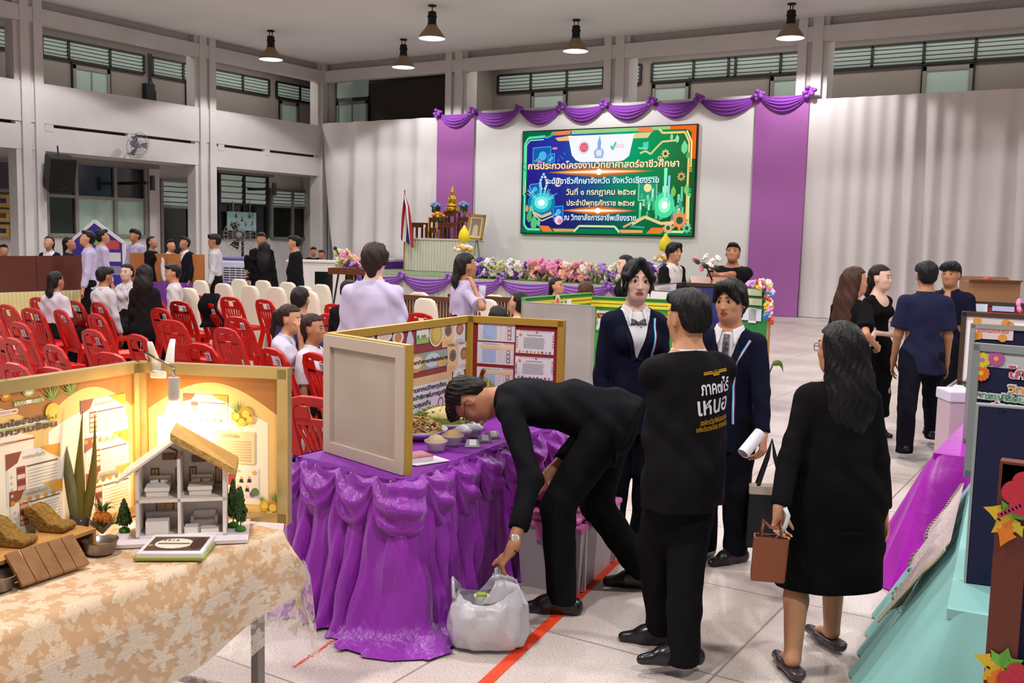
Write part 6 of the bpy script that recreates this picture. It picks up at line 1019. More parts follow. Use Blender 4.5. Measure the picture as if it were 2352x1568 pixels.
# next board with a brown wood frame, nearest at lower right
nb = thing('display_board', 'brown framed navy board with maple leaves at the lower right corner', 'board', (-.2, 2.4, .6)); zt2 = D(2305, 1062, 2.2).z; pL = D(2305, 1062, 2.2).to_2d(); n3, NN3, NNi3, nw3, nh3 = panel(nb, pL, (pL.x+.62, pL.y-.0), TZ-.0, zt2, M_nav, M_ply, M_bwf, 'wing_panel', fw=.058, strips=False)
s0 = thing('exhibit_table', 'table under the brown framed board, only its edge at the right margin', 'table', (.1, 2.0, 0)); MB().bb((-.3, -.7, TZ-.035), (.5, .6, TZ-.003)).build('table_top', M_aqua, s0); [MB().bb((x-.02, y-.02, 0), (x+.02, y+.02, TZ-.035)).build('leg', M_alu, s0) for x in (-.25, .45) for y in (-.6, .5)]
def maple(s, x, y, r, z):
    for i, (a, l, c) in enumerate(((2.9, 1.15, 'd8b428'), (2.2, .8, '6fae3c'), (1.4, .9, '5f9a34'), (3.9, 1.05, 'd8a828'), (4.4, 1.3, 'e07a20'), (.6, .9, '6fa83c'), (5.2, .8, 'c9b030'))):
        s.p([(x, y)]+[(x+r*l*(u*math.cos(a)-w_*math.sin(a)), y+r*l*(u*math.sin(a)+w_*math.cos(a))) for u, w_ in ((.3, .22), (.45, .16), (.5, .3), (.72, .14), (1, 0), (.72, -.14), (.5, -.3), (.45, -.16), (.3, -.22))], c, z+.0004*i)
def petals(s, x, y, r, z): [s.d(x+r*.7*math.cos(a), y+r*.7*math.sin(a), r*.75, 'c02a3c', z+.0006*i) or s.d(x+r*.6*math.cos(a), y+r*.6*math.sin(a), r*.5, 'e2d6d6', z+.0006*i+.0003) for i, a in enumerate((.5, 1.8, 3.1, 4.4, 5.6))]
deco(n3, NN3, NNi3, lambda s, q: [maple(s, *q(2330, 1185), .055, .016), petals(s, *q(2362, 1130), .035, .022)], 'maple_leaf'); deco(n3, NN3, NNi3, lambda s, q: [maple(s, *q(2305, 1525), .055, .016), petals(s, *q(2345, 1560), .032, .022)], 'maple_leaf'); deco(n3, NN3, NNi3, lambda s, q: flower(s, *q(2318, 1453), .016, 'b02a44', 'd8a838', .006, 5), 'paper_flower'); deco(n3, NN3, NNi3, lambda s, q: flower(s, *q(2348, 1253), .016, 'd8d4dc', 'c9b8b8', .006, 5), 'paper_flower'); deco(n3, NN3, NNi3, lambda s, q: [s.d(q(2300+8*i, 1180)[0], q(2300, 1176-5*i)[1], .006, 'b82a5a', .024) for i in range(7)], 'red_bead_string')
# boards beyond: silver framed and dark brown framed on the magenta table, red one further back
sbd = thing('display_board', 'silver framed navy board with orange flower banner behind the flowered board', 'board', (-.74, 6.1, TZ+.002)); dS = depth1(P(2213, 1015, TZ)); q0 = D(2233, 742, dS); qe = Vector((q0.x+.62, q0.y-.05)); s3 = panel(sbd, (P(2213, 1015, TZ).x, P(2213, 1015, TZ).y), qe, TZ+.002, q0.z, M_nav, M_ply, M_silv, 'wing_panel', fw=.02, strips=False)
def ban(s, q): a, b = q(2233, 776), q(2330, 737); s.r(a[0], a[1], b[0], b[1], 'e0d2cc', .004); [s.d(a[0]+(b[0]-a[0])*u, a[1]+(b[1]-a[1])*v, .022, 'e09a3c', .005) for u, v in ((.05, .1), (.15, .15), (.1, .9), (.8, .85), (.9, .75), (.75, .1))]; s.t('โครงงานวิทยาศาสตร์', (a[0]+b[0])/2, (a[1]+b[1])/2, .05, 'd86a4a', (b[0]-a[0])*.78, .007, .001)
deco(s3[0], s3[1], s3[2], ban, 'title_banner'); deco(s3[0], s3[1], s3[2], lambda s, q: [flower(s, *q(2232, 872), .03, 'd8502a', 'e09030', .006, 6), leafp(s, *q(2225, 890), .04, 2.6, '4a8a4a', .005), leafp(s, *q(2228, 890), .04, .8, '4a8a4a', .005)], 'paper_flower')
mbd = thing('display_board', 'dark brown framed board with wide pale border behind the silver framed board', 'board', tuple(P(2200, 880, TZ+.0))); dM = depth1(P(2200, 882, TZ)); mA = P(2200, 882, TZ); mT = D(2206, 715, dM); m3 = panel(mbd, mA.to_2d(), Vector((mA.x+.75, mA.y-.05)), TZ+.0, mT.z, M_pap, M_ply, M_dfr, 'wing_panel', fw=.03, strips=False); skirt_table('exhibit_table', 'pale table under the dark brown framed board on the right', (mA.x+.40, mA.y+.25), (.42, .4), 0, TZ-.003, M_teal_w, M_teal_w)
rA = D(2236, 692, 10.2); rbd = thing('display_board', 'red board with papers and dark frame near the cardboard box', 'board', (rA.x, rA.y, TZ)); r9 = panel(rbd, rA.to_2d(), Vector((rA.x+.8, rA.y-.03)), TZ, rA.z, M_redv, M_ply, M_dfr, 'wing_panel', strips=False); doc(r9[0], r9[1], r9[2], (2242, 697), (2268, 716), 'c9cfe0', z=.015); doc(r9[0], r9[1], r9[2], (2280, 702), (2330, 716), 'a9b4d8', z=.015); skirt_table('exhibit_table', 'pale table under the red board at right', (rA.x+.42, rA.y+.28), (.45, .36), 0, TZ-.003, M_teal_w, M_teal_w)
bk = P(2195, 1000, .0); bp = D(2200, 900, 7.3); t = thing('plastic_basket', 'pale pink plastic basket drawer behind the magenta skirt', 'basket', (bp.x, bp.y, 0), rad(30)); MB().bb((-.10, -.12, 0), (.10, .12, bp.z-.06)).build('basket_body', mat('pink_grey_plastic', '#b8a2ac', .5), t, bevel=.01); MB().bb((-.11, -.13, bp.z-.06), (.11, .13, bp.z+.02)).build('rim', M_wp, t, bevel=.01)
# ================================================================== people: smooth-blended bodies and clothes meshed from distance fields
V3 = lambda *a: np.array(a, float)
def nrmz(a): return a/max(np.linalg.norm(a), 1e-9)
class SDF:
    def __init__(s): s.p = []
    def cap(s, a, b, ra, rb=None, k=.02, sq=None, op='u'): s.p.append(('c', np.array(a, float), np.array(b, float), ra, ra if rb is None else rb, k, sq, op)); return s
    def ell(s, c, r, R=None, k=.02, op='u'): s.p.append(('e', np.array(c, float), np.array(r, float), np.eye(3) if R is None else R, 0, k, None, op)); return s
    def cut(s, p, n): s.p.append(('h', np.array(p, float), nrmz(np.array(n, float)), 0, 0, 0, None, 'x')); return s
    def fn(s, f, op='f'): s.p.append(('f', f, None, 0, 0, 0, None, op)); return s
    def bounds(s):
        lo = V3(9, 9, 9); hi = -lo
        for q in s.p:
            if q[7] != 'u': continue
            if q[0] == 'c': r = max(q[3], q[4]); l, h = np.minimum(q[1], q[2])-r, np.maximum(q[1], q[2])+r
            elif q[0] == 'e': r = max(q[2]); l, h = q[1]-r, q[1]+r
            lo = np.minimum(lo, l); hi = np.maximum(hi, h)
        return lo, hi
    def mesh(s, vx):
        lo, hi = s.bounds(); lo -= 2.5*vx; hi += 2.5*vx; n = np.ceil((hi-lo)/vx).astype(int)+1
        ax = [lo[i]+vx*np.arange(n[i]) for i in range(3)]; F = np.full(n, .25, np.float32)
        for q in s.p:
            t, op, k = q[0], q[7], q[5]
            if t in 'ce':
                if t == 'c': r = max(q[3], q[4]); l, h = np.minimum(q[1], q[2])-r, np.maximum(q[1], q[2])+r
                else: r = max(q[2]); l, h = q[1]-r, q[1]+r
                m = k+vx*3; i0 = np.clip(np.floor((l-m-lo)/vx).astype(int), 0, n); i1 = np.clip(np.ceil((h+m-lo)/vx).astype(int)+1, 0, n)
                if (i1 <= i0).any(): continue
            else: i0, i1 = V3(0, 0, 0).astype(int), n
            sl = tuple(slice(a, b) for a, b in zip(i0, i1)); X, Y, Z = np.meshgrid(*(ax[i][i0[i]:i1[i]].astype(np.float32) for i in range(3)), indexing='ij', sparse=True); f = F[sl]
            if t == 'c':
                a, b = q[1], q[2]; px, py, pz = X-a[0], Y-a[1], Z-a[2]; d = b-a
                if q[6] is not None:
                    nn, sc = nrmz(np.array(q[6][0], float)), q[6][1]; e = px*nn[0]+py*nn[1]+pz*nn[2]; e = e*(1/sc-1); px = px+e*nn[0]; py = py+e*nn[1]; pz = pz+e*nn[2]; e2 = (d@nn)*(1/sc-1); d = d+nn*e2
                l2 = max(d@d, 1e-9); h_ = np.clip((px*d[0]+py*d[1]+pz*d[2])/l2, 0, 1); D_ = np.sqrt((px-h_*d[0])**2+(py-h_*d[1])**2+(pz-h_*d[2])**2)-(q[3]+(q[4]-q[3])*h_)
                if q[6] is not None: D_ = D_*(.5+.5*min(1, q[6][1]))
            elif t == 'e':
                c, r, R = q[1], q[2], q[3]; px, py, pz = X-c[0], Y-c[1], Z-c[2]; u = (px*R[0, 0]+py*R[1, 0]+pz*R[2, 0])/r[0]; v = (px*R[0, 1]+py*R[1, 1]+pz*R[2, 1])/r[1]; w = (px*R[0, 2]+py*R[1, 2]+pz*R[2, 2])/r[2]; L_ = np.sqrt(u*u+v*v+w*w); D_ = (L_-1)*min(r)
            elif t == 'h': D_ = (X-q[1][0])*q[2][0]+(Y-q[1][1])*q[2][1]+(Z-q[1][2])*q[2][2]; F[sl] = np.maximum(f, D_); continue
            else: F[sl] = q[1](X, Y, Z, f); continue
            if op == 'u': h_ = np.maximum(k-np.abs(f-D_), 0)/max(k, 1e-6); F[sl] = np.minimum(f, D_)-h_*h_*k*.25
            else: D_ = -D_; h_ = np.maximum(k-np.abs(f-D_), 0)/max(k, 1e-6); F[sl] = np.maximum(f, D_)+h_*h_*k*.25
        F[0] = F[-1] = 1; F[:, 0] = F[:, -1] = 1; F[:, :, 0] = F[:, :, -1] = 1
        S = F < 0; c8 = [S[a:n[0]-1+a, b:n[1]-1+b, c:n[2]-1+c] for a in (0, 1) for b in (0, 1) for c in (0, 1)]
        cnt = sum(x.astype(np.int8) for x in c8); act = (cnt > 0) & (cnt < 8); I = np.argwhere(act)
        if not len(I): return np.zeros((0, 3)), np.zeros((0, 4), int)
        val = np.stack([F[I[:, 0]+a, I[:, 1]+b, I[:, 2]+c] for a in (0, 1) for b in (0, 1) for c in (0, 1)], 1); off = np.array([(a, b, c) for a in (0, 1) for b in (0, 1) for c in (0, 1)], float)
        acc = np.zeros((len(I), 3)); num = np.zeros(len(I))
        for i, j in ((0, 1), (2, 3), (4, 5), (6, 7), (0, 2), (1, 3), (4, 6), (5, 7), (0, 4), (1, 5), (2, 6), (3, 7)):
            va, vb = val[:, i], val[:, j]; x = (va < 0) != (vb < 0); t = np.where(x, va/np.where(x, va-vb, 1), 0)[:, None]; acc += np.where(x[:, None], off[i]*(1-t)+off[j]*t, 0); num += x
        V = lo+(I+acc/num[:, None])*vx; idx = np.full(act.shape, -1, np.int64); idx[tuple(I.T)] = np.arange(len(I)); faces = []
        for d in range(3):
            e1, e2 = [(1, 2), (2, 0), (0, 1)][d]; a = [slice(1, n[i]-1) for i in range(3)]; a[d] = slice(0, n[d]-1); b = list(a); b[d] = slice(1, n[d]); s0, s1 = S[tuple(a)], S[tuple(b)]; X_ = np.argwhere(s0 != s1)
            if not len(X_): continue
            inside = s0[tuple(X_.T)]; B_ = X_.copy()
            for i in range(3):
                if i != d: B_[:, i] += 1
            def at(o1, o2): q = B_.copy(); q[:, e1] -= o1; q[:, e2] -= o2; return idx[tuple(q.T)]
            Q = np.stack([at(1, 1), at(0, 1), at(0, 0), at(1, 0)], 1); Q[~inside] = Q[~inside][:, ::-1]; faces.append(Q)
        return V, np.concatenate(faces)
    def obj(s, name, m, parent, vx, smooth_it=1, mi=None):
        V, Fc = s.mesh(vx)
        for _ in range(smooth_it):  # one light Laplacian pass takes the grid steps off
            A = np.zeros_like(V); N_ = np.zeros(len(V))
            for i in range(4): np.add.at(A, Fc[:, i], V[Fc[:, (i+1) % 4]]); np.add.at(N_, Fc[:, i], 1)
            V = V*.5+.5*A/np.maximum(N_, 1)[:, None]
        me = bpy.data.meshes.new(name); me.vertices.add(len(V)); me.vertices.foreach_set('co', V.ravel().astype(np.float32)); me.loops.add(Fc.size); me.loops.foreach_set('vertex_index', Fc.ravel().astype(np.int32)); me.polygons.add(len(Fc)); me.polygons.foreach_set('loop_start', np.arange(0, Fc.size, 4, dtype=np.int32)); me.polygons.foreach_set('loop_total', np.full(len(Fc), 4, np.int32)); me.polygons.foreach_set('use_smooth', np.ones(len(Fc), bool))
        for q in (m if isinstance(m, (list, tuple)) else [m]): me.materials.append(q)
        if mi is not None: c = V[Fc].mean(1); me.polygons.foreach_set('material_index', mi(c).astype(np.int32))
        me.update(calc_edges=True); me.validate(); o = bpy.data.objects.new(name, me); COL.objects.link(o); o.parent = parent; return o
def rotm(F, U):
    F = nrmz(F); Rr = nrmz(np.cross(F, U)); U = np.cross(Rr, F); return np.stack([Rr, F, U], 1)    # columns right, forward, up
def axis_rot(ax, a): return np.array(Matrix.Rotation(a, 3, Vector(ax)))
def ik(root, tgt, l1, l2, hint):
    d = tgt-root; L = np.linalg.norm(d); mx = (l1+l2)*.999
    if L > mx: tgt = root+d/L*mx; d = tgt-root; L = mx
    u = d/L; x = (l1*l1-l2*l2+L*L)/(2*L); h = math.sqrt(max(l1*l1-x*x, 0)); p = hint-(hint@u)*u; return root+u*x+nrmz(p)*h, tgt
def heading(a):
    """a = 0 faces the camera, 90 faces picture right, 180 faces away"""
    tow = V3(math.sin(YAW), -math.cos(YAW), 0); rt = V3(math.cos(YAW), math.sin(YAW), 0); return tow*math.cos(rad(a))+rt*math.sin(rad(a))
SKINS = {}
def skin(tone): 
    c = {'l': '#cfa48a', 'm': '#c08a68', 'd': '#a87354', 'p': '#d3ac98'}[tone]; return mat('skin_'+c[1:], c, .5, spec=.35, noise=(14, c, .3, .7))
def hairm(c): return mat('hair_'+c[1:], c, .5, spec=.22, bump=(160, .22), stretch=(1, 1, .08))
def clothm(n, c, rough=.85):
    dk = sum(lin(c)[:3])/3 < .02; cc = tuple(x*.8 for x in lin(c)[:3])+(1,) if dk else c
    return mat('fabric_'+n, cc, rough, spec=.08 if dk else .2, bump=(220, .08))
def hand(S, w, d, n, side, sc, curl=.5, spread=.12, thumb=None, k=.006):
    """w wrist, d towards the knuckles, n out of the palm, side = unit towards the thumb"""
    d = nrmz(d); n = nrmz(n-(n@d)*d); s = nrmz(side-(side@d)*d-(side@n)*n); S.cap(w-d*.03*sc, w+d*.02*sc, .024*sc, .024*sc, .02)
    cu = curl if isinstance(curl, (list, tuple)) else [curl]*4
    for i in range(4):
        o = (1.5-i)*.0185*sc; kn = w+d*(.088-.006*abs(i-1.2))*sc+s*o*1.05; S.cap(w+d*.018*sc+s*o*.55, kn, .0125*sc, .0105*sc, .012, (n, .95)); dd = nrmz(d+s*(1.5-i)*spread); L_ = (.040, .045, .042, .033)[i]*sc; a = cu[i]; p = kn
        for j, (lf, rr) in enumerate(((1, .0092), (.66, .0082), (.55, .0072))): e = a*(.8, 1.15, .8)[j]; dd = nrmz(dd*math.cos(e)+n*math.sin(e)*1.0); q = p+dd*L_*lf; S.cap(p, q, rr*sc, rr*.9*sc, k); p = q
    t0 = w+d*.022*sc+s*.018*sc+n*.006*sc; td = nrmz(np.array(thumb, float)) if thumb is not None else nrmz(d*.62+s*.72+n*.28); t1 = t0+td*.045*sc; S.cap(t0, t1, .0145*sc, .0115*sc, .012); t2d = nrmz(td*.75+d*.5+n*.1); t2 = t1+t2d*.03*sc; S.cap(t1, t2, .0108*sc, .0098*sc, .005); S.cap(t2, t2+nrmz(t2d+d*.2)*.02*sc, .0096*sc, .008*sc, .005)
class Person: pass
def make_person(label, loc, H, head_a, sex='m', lean=0, side=0, body_a=None, hip_a=None, look=(0, 0, 0), wr=(None, None), el=(None, None), an=(None, None), kn=(None, None), pelvis=None, sit=False, tone='m', vx=.014, top=None, bottom=None, hair=None, build=1.0, shoes='#161416', sleeve='long', curl=(.4, .4), hd=(None, None), face=True, extras=(), name='person', foot_a=(None, None), eye=False, group=None, lower=True, headfix=None, lipcol='#9a5a50', offs=None, thumb=(None, None), twist=0, arm_k=1.0, leg_k=1.0):
    """loc (x, y) of the feet; angles relative to the camera; wr / el / an / kn given in world space"""
    q = Person(); base = V3(loc[0], loc[1], 0); root = thing(name, label, 'person', tuple(base), 0, group); k = H/1.7; q.root, q.H, q.k, q.base = root, H, k, base; W = lambda p: None if p is None else np.array(p, float)-base
    body_a = head_a if body_a is None else body_a; hip_a = body_a if hip_a is None else hip_a; Fh, Fb, Fp = heading(head_a), heading(body_a), heading(hip_a); Z = V3(0, 0, 1); Rp = np.cross(Fp, Z); Rb0 = np.cross(Fb, Z)
    pel = W(pelvis) if pelvis is not None else V3(0, 0, .512*H if not sit else .50)
    if offs is not None: pel = pel+np.array(offs, float)
    up = nrmz(Z*math.cos(rad(lean))+Fb*math.sin(rad(lean))); up = nrmz(up*math.cos(rad(side))+Rb0*math.sin(rad(side))); Fc = nrmz(Fb-(Fb@up)*up); Rc = np.cross(Fc, up)
    upm = nrmz(up*.75+Z*.25) if lean > 30 else nrmz(up+Z)
    waist = pel+upm*.115*H; chest = waist+up*.115*H; neck = chest+up*.095*H; sw = (.097 if sex == 'm' else .086)*H*(.85+.15*build)
    hu = up*.45+Z*.55 if lean > 30 else nrmz(up+Z*1.5)
    if headfix is not None: hu = np.array(headfix[0], float)
    hc = neck+nrmz(hu)*.099*H+Fc*.016*H*(1 if lean < 40 else .5); yaw, pit, rol = look; Uh = nrmz(hu); Fh = nrmz(Fh-(Fh@Uh)*Uh) if headfix is None else nrmz(np.array(headfix[1], float)-(np.array(headfix[1], float)@Uh)*Uh); Hm = rotm(Fh, Uh); Rr = Hm[:, 0]
    Hm = axis_rot(Rr, -rad(pit)) @ Hm; Hm = axis_rot(Hm[:, 1], rad(rol)) @ Hm; q.Hm, q.hc = Hm, hc
    Rs = Rc*math.cos(rad(twist))+Fc*math.sin(rad(twist)); sh = [chest+up*.049*H+Rs*sw*s for s in (-1, 1)]; hip = [pel+Rp*.052*H*s for s in (-1, 1)]; ua, fa, th, sk = .172*H*arm_k, .148*H*arm_k, .24*H*leg_k, .235*H*leg_k
    wrs, els, ans, kns = [], [], [], []
    for i, s in enumerate((-1, 1)):
        t = W(wr[i]) if wr[i] is not None else sh[i]+Rc*s*.035*H+Fc*.05*H-Z*.312*H; hnt = np.array(el[i], float) if el[i] is not None else -Fc+Rc*s*.5; e, t = ik(sh[i], t, ua, fa, hnt); els.append(e); wrs.append(t)
        if sit: a = W(an[i]) if an[i] is not None else hip[i]+Fp*.40*k-Z*(pel[2]-.07*k)+Rp*s*.03; hk = Fp*.6+Z
        else: a = W(an[i]) if an[i] is not None else V3(0, 0, .045*H)+Rp*s*.055*H; hk = Fp
        kk, a = ik(hip[i], a, th, sk, np.array(kn[i], float) if kn[i] is not None else hk); kns.append(kk); ans.append(a)
    q.__dict__.update(pel=pel, waist=waist, chest=chest, neck=neck, sh=sh, hip=hip, wrs=wrs, els=els, ans=ans, kns=kns, up=up, Fc=Fc, Rc=Rc, Fp=Fp, Rp=Rp, Fb=Fb)
    B = build; fem = sex == 'f'; sqv = (Fc, .66)
    def torso(S, g=0.0, lo_=True, hips=True):
        hw, ww, cw = (.088*H, .074*H, .083*H) if not fem else (.092*H, .066*H, .075*H); hw, ww, cw = hw*B+g, ww*B+g, cw*(.6+.4*B)+g; kk_ = .06*k
        if hips: S.cap(pel-upm*.01*H+Rp*.0, waist, hw, ww, kk_, (Fp, .70))
        S.cap(waist, chest, ww, cw, kk_, (Fc, .68)); S.cap(chest, chest+up*.035*H, cw, cw*.9, kk_, (Fc, .68)); S.cap(sh[0]+Rc*.015*H, sh[1]-Rc*.015*H, .031*H+g*.7, None, .05*k, (Fc, .95)); S.cap(chest+up*.055*H, neck+up*.008*H, .058*H+g*.3, .032*H+g*.3, .06*k, (Fc, .85))
        if fem: [S.ell(chest+up*(-.005*H)+Fc*(.042*H+g*.5)+Rc*s*.038*H, (.034*H+g*.6,)*3, None, .05*k) for s in (-1, 1)]
        if B > 1.1: S.ell(waist+Fc*.035*H*(B-1)*3, (.075*H*B+g, .06*H*B+g, .085*H), np.stack([Rc, Fc, up], 1), .08*k)
    def arm(S, i, g=0.0, to=1.0, cuff=0):
        w1 = .0275*H*(.7+.3*B)*(1 if not fem else .86); S.cap(sh[i], els[i], w1+g*.8+.002, w1*.8+g, .035*k)
        if to > 0: e = els[i]+(wrs[i]-els[i])*to; S.cap(els[i], e, w1*.82+g, (w1*.82+(w1*.55-w1*.82)*to)+g+cuff, .02*k)
    def leg(S, i, g=0.0, to=1.0, fl=0):
        w1 = .052*H*(.75+.25*B); S.cap(hip[i], kns[i], w1+g, w1*.66+g, .03*k); e = kns[i]+(ans[i]-kns[i])*to; m_ = kns[i]+(ans[i]-kns[i])*.3-Fp*.008*H; S.cap(kns[i], m_, w1*.64+g, w1*.62+g, .02*k); S.cap(m_, e, w1*.62+g, (w1*.42 if to > .9 else w1*.5)+g+fl, .02*k)
    q.torso, q.arm, q.leg = torso, arm, leg
    # ---- body with head, hands
    S = SDF(); torso(S)
    for i in (0, 1):
        arm(S, i)
        if lower: leg(S, i)
    s_ = k*1.06; hp = lambda x, y, z: hc+Hm @ V3(x, y, z)*s_; R3 = Hm
    S.cap(neck-up*.02*H, hp(0, -.012, -.05), .036*H*(1 if not fem else .84), .033*H*(1 if not fem else .82), .03*k)
    S.ell(hp(0, -.012, .028), V3(.076, .094, .088)*s_, R3, .02); S.ell(hp(0, .018, -.03), V3(.064, .070, .078)*s_, R3, .03); S.ell(hp(0, .042, -.080), V3(.040, .042, .034)*s_, R3, .04); 
    for s in (-1, 1): S.ell(hp(s*.038, .055, -.022), V3(.024, .022, .022)*s_, R3, .02)
    fine = vx < .009
    S.cap(hp(0, .082, .012), hp(0, .096, -.026), .0085*s_, .0115*s_, .012); S.ell(hp(0, .094, -.031), V3(.0165, .012, .0095)*s_, R3, .01)
    if fine:
        for s in (-1, 1): S.ell(hp(s*.033, .094, .008), V3(.019, .016, .0105)*s_, R3, .012, 's'); S.ell(hp(s*.031, .0735, .007), V3(.0165, .0135, .0115)*s_, R3, .004); S.ell(hp(s*.012, .097, -.038), V3(.004, .006, .0035)*s_, R3, .003, 's')
        S.ell(hp(0, .084, -.054), V3(.021, .011, .0062)*s_, R3, .006); S.ell(hp(0, .081, -.067), V3(.018, .012, .0072)*s_, R3, .006); S.ell(hp(0, .096, -.0605), V3(.022, .006, .0016)*s_, R3, .003, 's')
    for s in (-1, 1):
        S.ell(hp(s*.078, -.008, -.012), V3(.009, .019, .031)*s_, axis_rot(Hm[:, 2], -s*.35) @ R3, .008)
        if fine: S.ell(hp(s*.088, -.002, -.010), V3(.008, .010, .018)*s_, R3, .006, 's')
    for i, s in enumerate((-1, 1)):
        d = nrmz(wrs[i]-els[i])
        if hd[i] is not None: dd, nn, sd = [np.array(x, float) for x in hd[i]]
        else: dd = d; nn = -Rc*s*.8-Fc*.35; sd = Fc-Rc*s*.2
        hand(S, wrs[i]+d*.012, dd, nn, sd, k*(1 if not fem else .92), curl[i], thumb=thumb[i], k=.004 if fine else .006)
        if lower: S.cap(ans[i], ans[i]-Z*.018*H+(heading(foot_a[i]) if foot_a[i] is not None else Fp)*.065*H, .019*H, .011*H, .02)
    lipc = hp(0, .088, -.060)
    def mi(c):
        v = (c-lipc) @ Hm/s_; return ((np.abs(v[:, 0])/.0225)**2+((v[:, 2])/.0125)**2 < 1) & (v[:, 1] > -.02)
    q.body = S.obj('body', [skin(tone), mat('lips_'+lipcol[1:], lipcol, .4)] if fine else skin(tone), root, vx, 1, mi if fine else None)
    if fine:
        for s in (-1, 1):
            b = MB(Matrix(np.vstack([np.hstack([Hm, hp(s*.031, .0712, .007).reshape(3, 1)]), [[0, 0, 0, 1]]]).tolist())); b.ball((0, 0, 0), (.0138*s_, .0142*s_, .0098*s_), 16, nz=12); o = b.build('eye', mat('eye_white', '#b9aaa2', .25), root, smooth=True)
            b = MB(Matrix(np.vstack([np.hstack([Hm, hp(s*.031-.0015*s, .0850, .0065).reshape(3, 1)]), [[0, 0, 0, 1]]]).tolist())); b.ball((0, 0, 0), (.0072*s_, .0022*s_, .0072*s_), 14, nz=8); b.build('iris', mat('dark_iris', '#1c100c', .15), o, smooth=True)
            b = MB(); n_ = 9; b.tube([tuple(hp(s*(.013+.037*t), .0915-.020*t*t-.003*abs(t-.5), .030+.006*math.sin(PI*min(1, t*1.3))-.003*t)) for t in [i/n_ for i in range(n_+1)]], [.0016+.0016*math.sin(PI*min(1, i/n_*1.05+.12)) for i in range(n_+1)], 6); b.build('eyebrow', hairm('#1d1613'), root, smooth=True)
            b = MB(); b.tube([tuple(hp(s*(.016+.031*t), .0885-.014*t*t, .0085+.009*math.sin(PI*t*.95+.1)-.002*t)) for t in [i/8 for i in range(9)]], [.0011+.0008*math.sin(PI*i/8) for i in range(9)], 5); b.build('eyelid_line', hairm('#1d1613'), o, smooth=True)
    elif vx < .0145:
        TM = Matrix(np.vstack([np.hstack([Hm, hp(0, 0, 0).reshape(3, 1)]), [[0, 0, 0, 1]]]).tolist())
        for s in (-1, 1): MB(TM).ball((s*.031*s_, .0815*s_, .006*s_), (.0135*s_, .006*s_, .0055*s_), 10, nz=6).build('eye', mat('dark_iris', '#1c100c', .15), root, smooth=True); MB(TM).tube([(s*.014*s_, .090*s_, .028*s_), (s*.03*s_, .086*s_, .033*s_), (s*.05*s_, .074*s_, .027*s_)], .0028*s_, 5).build('eyebrow', hairm('#1d1613'), root, smooth=True)
        MB(TM).ball((0, .083*s_, -.060*s_), (.021*s_, .010*s_, .0085*s_), 12, nz=6).build('lips', mat('lips_'+lipcol[1:], lipcol, .4), root, smooth=True)
    # ---- hair
    if hair:
        st, hcol = hair[0], hair[1]; S = SDF(); hm = hairm(hcol)
        S.ell(hp(0, -.016, .036), V3(.086 if st != 'girl' else .0815, .104, .094 if st != 'girl' else .091)*s_, R3, .02); 
        if st in ('short', 'crop', 'bowl', 'mop'):
            S.ell(hp(0, -.052, -.012), V3(.074, .060, .066)*s_, R3, .02)
            if st in ('bowl', 'mop', 'short'):
                S.ell(hp(0, .055, .088), V3(.062, .05, .034)*s_, R3, .02)
                if st == 'bowl': S.ell(hp(.012, .078, .062), V3(.062, .026, .03)*s_, R3, .015); [S.ell(hp(s*.072, .028, .04), V3(.018, .045, .05)*s_, R3, .015) for s in (-1, 1)]
                if st == 'mop': [S.cap(hp(s*.02, .07, .095), hp(s*.074, .052, .008), .024*s_, .014*s_, .02) for s in (-1, 1)]; [S.cap(hp(s*.076, .02, .05), hp(s*.082, -.012, -.02), .022*s_, .013*s_, .02) for s in (-1, 1)]; S.cap(hp(0, -.09, 0), hp(0, -.075, -.09), .05*s_, .03*s_, .03, (Hm[:, 1], .5))
            fz = .055 if st != 'crop' else .06
        elif st == 'pony': S.ell(hp(0, -.05, -.01), V3(.076, .062, .07)*s_, R3, .02); S.ell(hp(0, -.115, .03), V3(.03, .03, .03)*s_, R3, .02); S.cap(hp(0, -.13, .03), hp(0, -.145, -.11), .03*s_, .022*s_, .03); S.cap(hp(0, -.145, -.11), hp(0, -.13, -.19), .022*s_, .010*s_, .02)
        elif st == 'bun': S.ell(hp(0, -.05, -.01), V3(.076, .062, .07)*s_, R3, .02); S.ell(hp(0, -.12, -.03), V3(.045, .04, .045)*s_, R3, .015)
        elif st == 'lowtail': S.ell(hp(0, -.055, -.015), V3(.078, .064, .074)*s_, R3, .02); S.cap(hp(.0, -.10, -.05), hp(.0, -.115, -.14), .045*s_, .05*s_, .03, (Hm[:, 1], .6)); S.cap(hp(0, -.115, -.14), hp(0, -.11, -.19), .05*s_, .02*s_, .03, (Hm[:, 1], .6))
        elif st == 'girl': S.ell(hp(0, -.05, -.02), V3(.078, .064, .08)*s_, R3, .02); [S.cap(hp(s*.012, .060, .115), hp(s*.066, .070, .03), .020*s_, .020*s_, .02) for s in (-1, 1)]; [S.cap(hp(s*.064, .066, .03), hp(s*.064, .060, -.075), .016*s_, .006*s_, .02) for s in (-1, 1)]; [S.cap(hp(s*.074, .02, .03), hp(s*.070, .0, -.06), .015*s_, .009*s_, .02) for s in (-1, 1)]
        elif st == 'long':
            L_ = hair[2] if len(hair) > 2 else .40; S.ell(hp(0, -.05, -.02), V3(.082, .068, .085)*s_, R3, .03); p0 = hp(0, -.065, -.04); dn = -Z*.9-up*.1; bk = -Fc
            p1 = p0+dn*.14*k+bk*.03*k; p2 = p0+dn*L_*k*.65+bk*.055*k; p3 = p0+dn*L_*k+bk*.05*k; S.cap(p0, p1, .085*s_, .098*s_, .05, (Fc, .55)); S.cap(p1, p2, .098*s_, .09*s_, .05, (Fc, .45)); S.cap(p2, p3, .09*s_, .05*s_, .05, (Fc, .4))
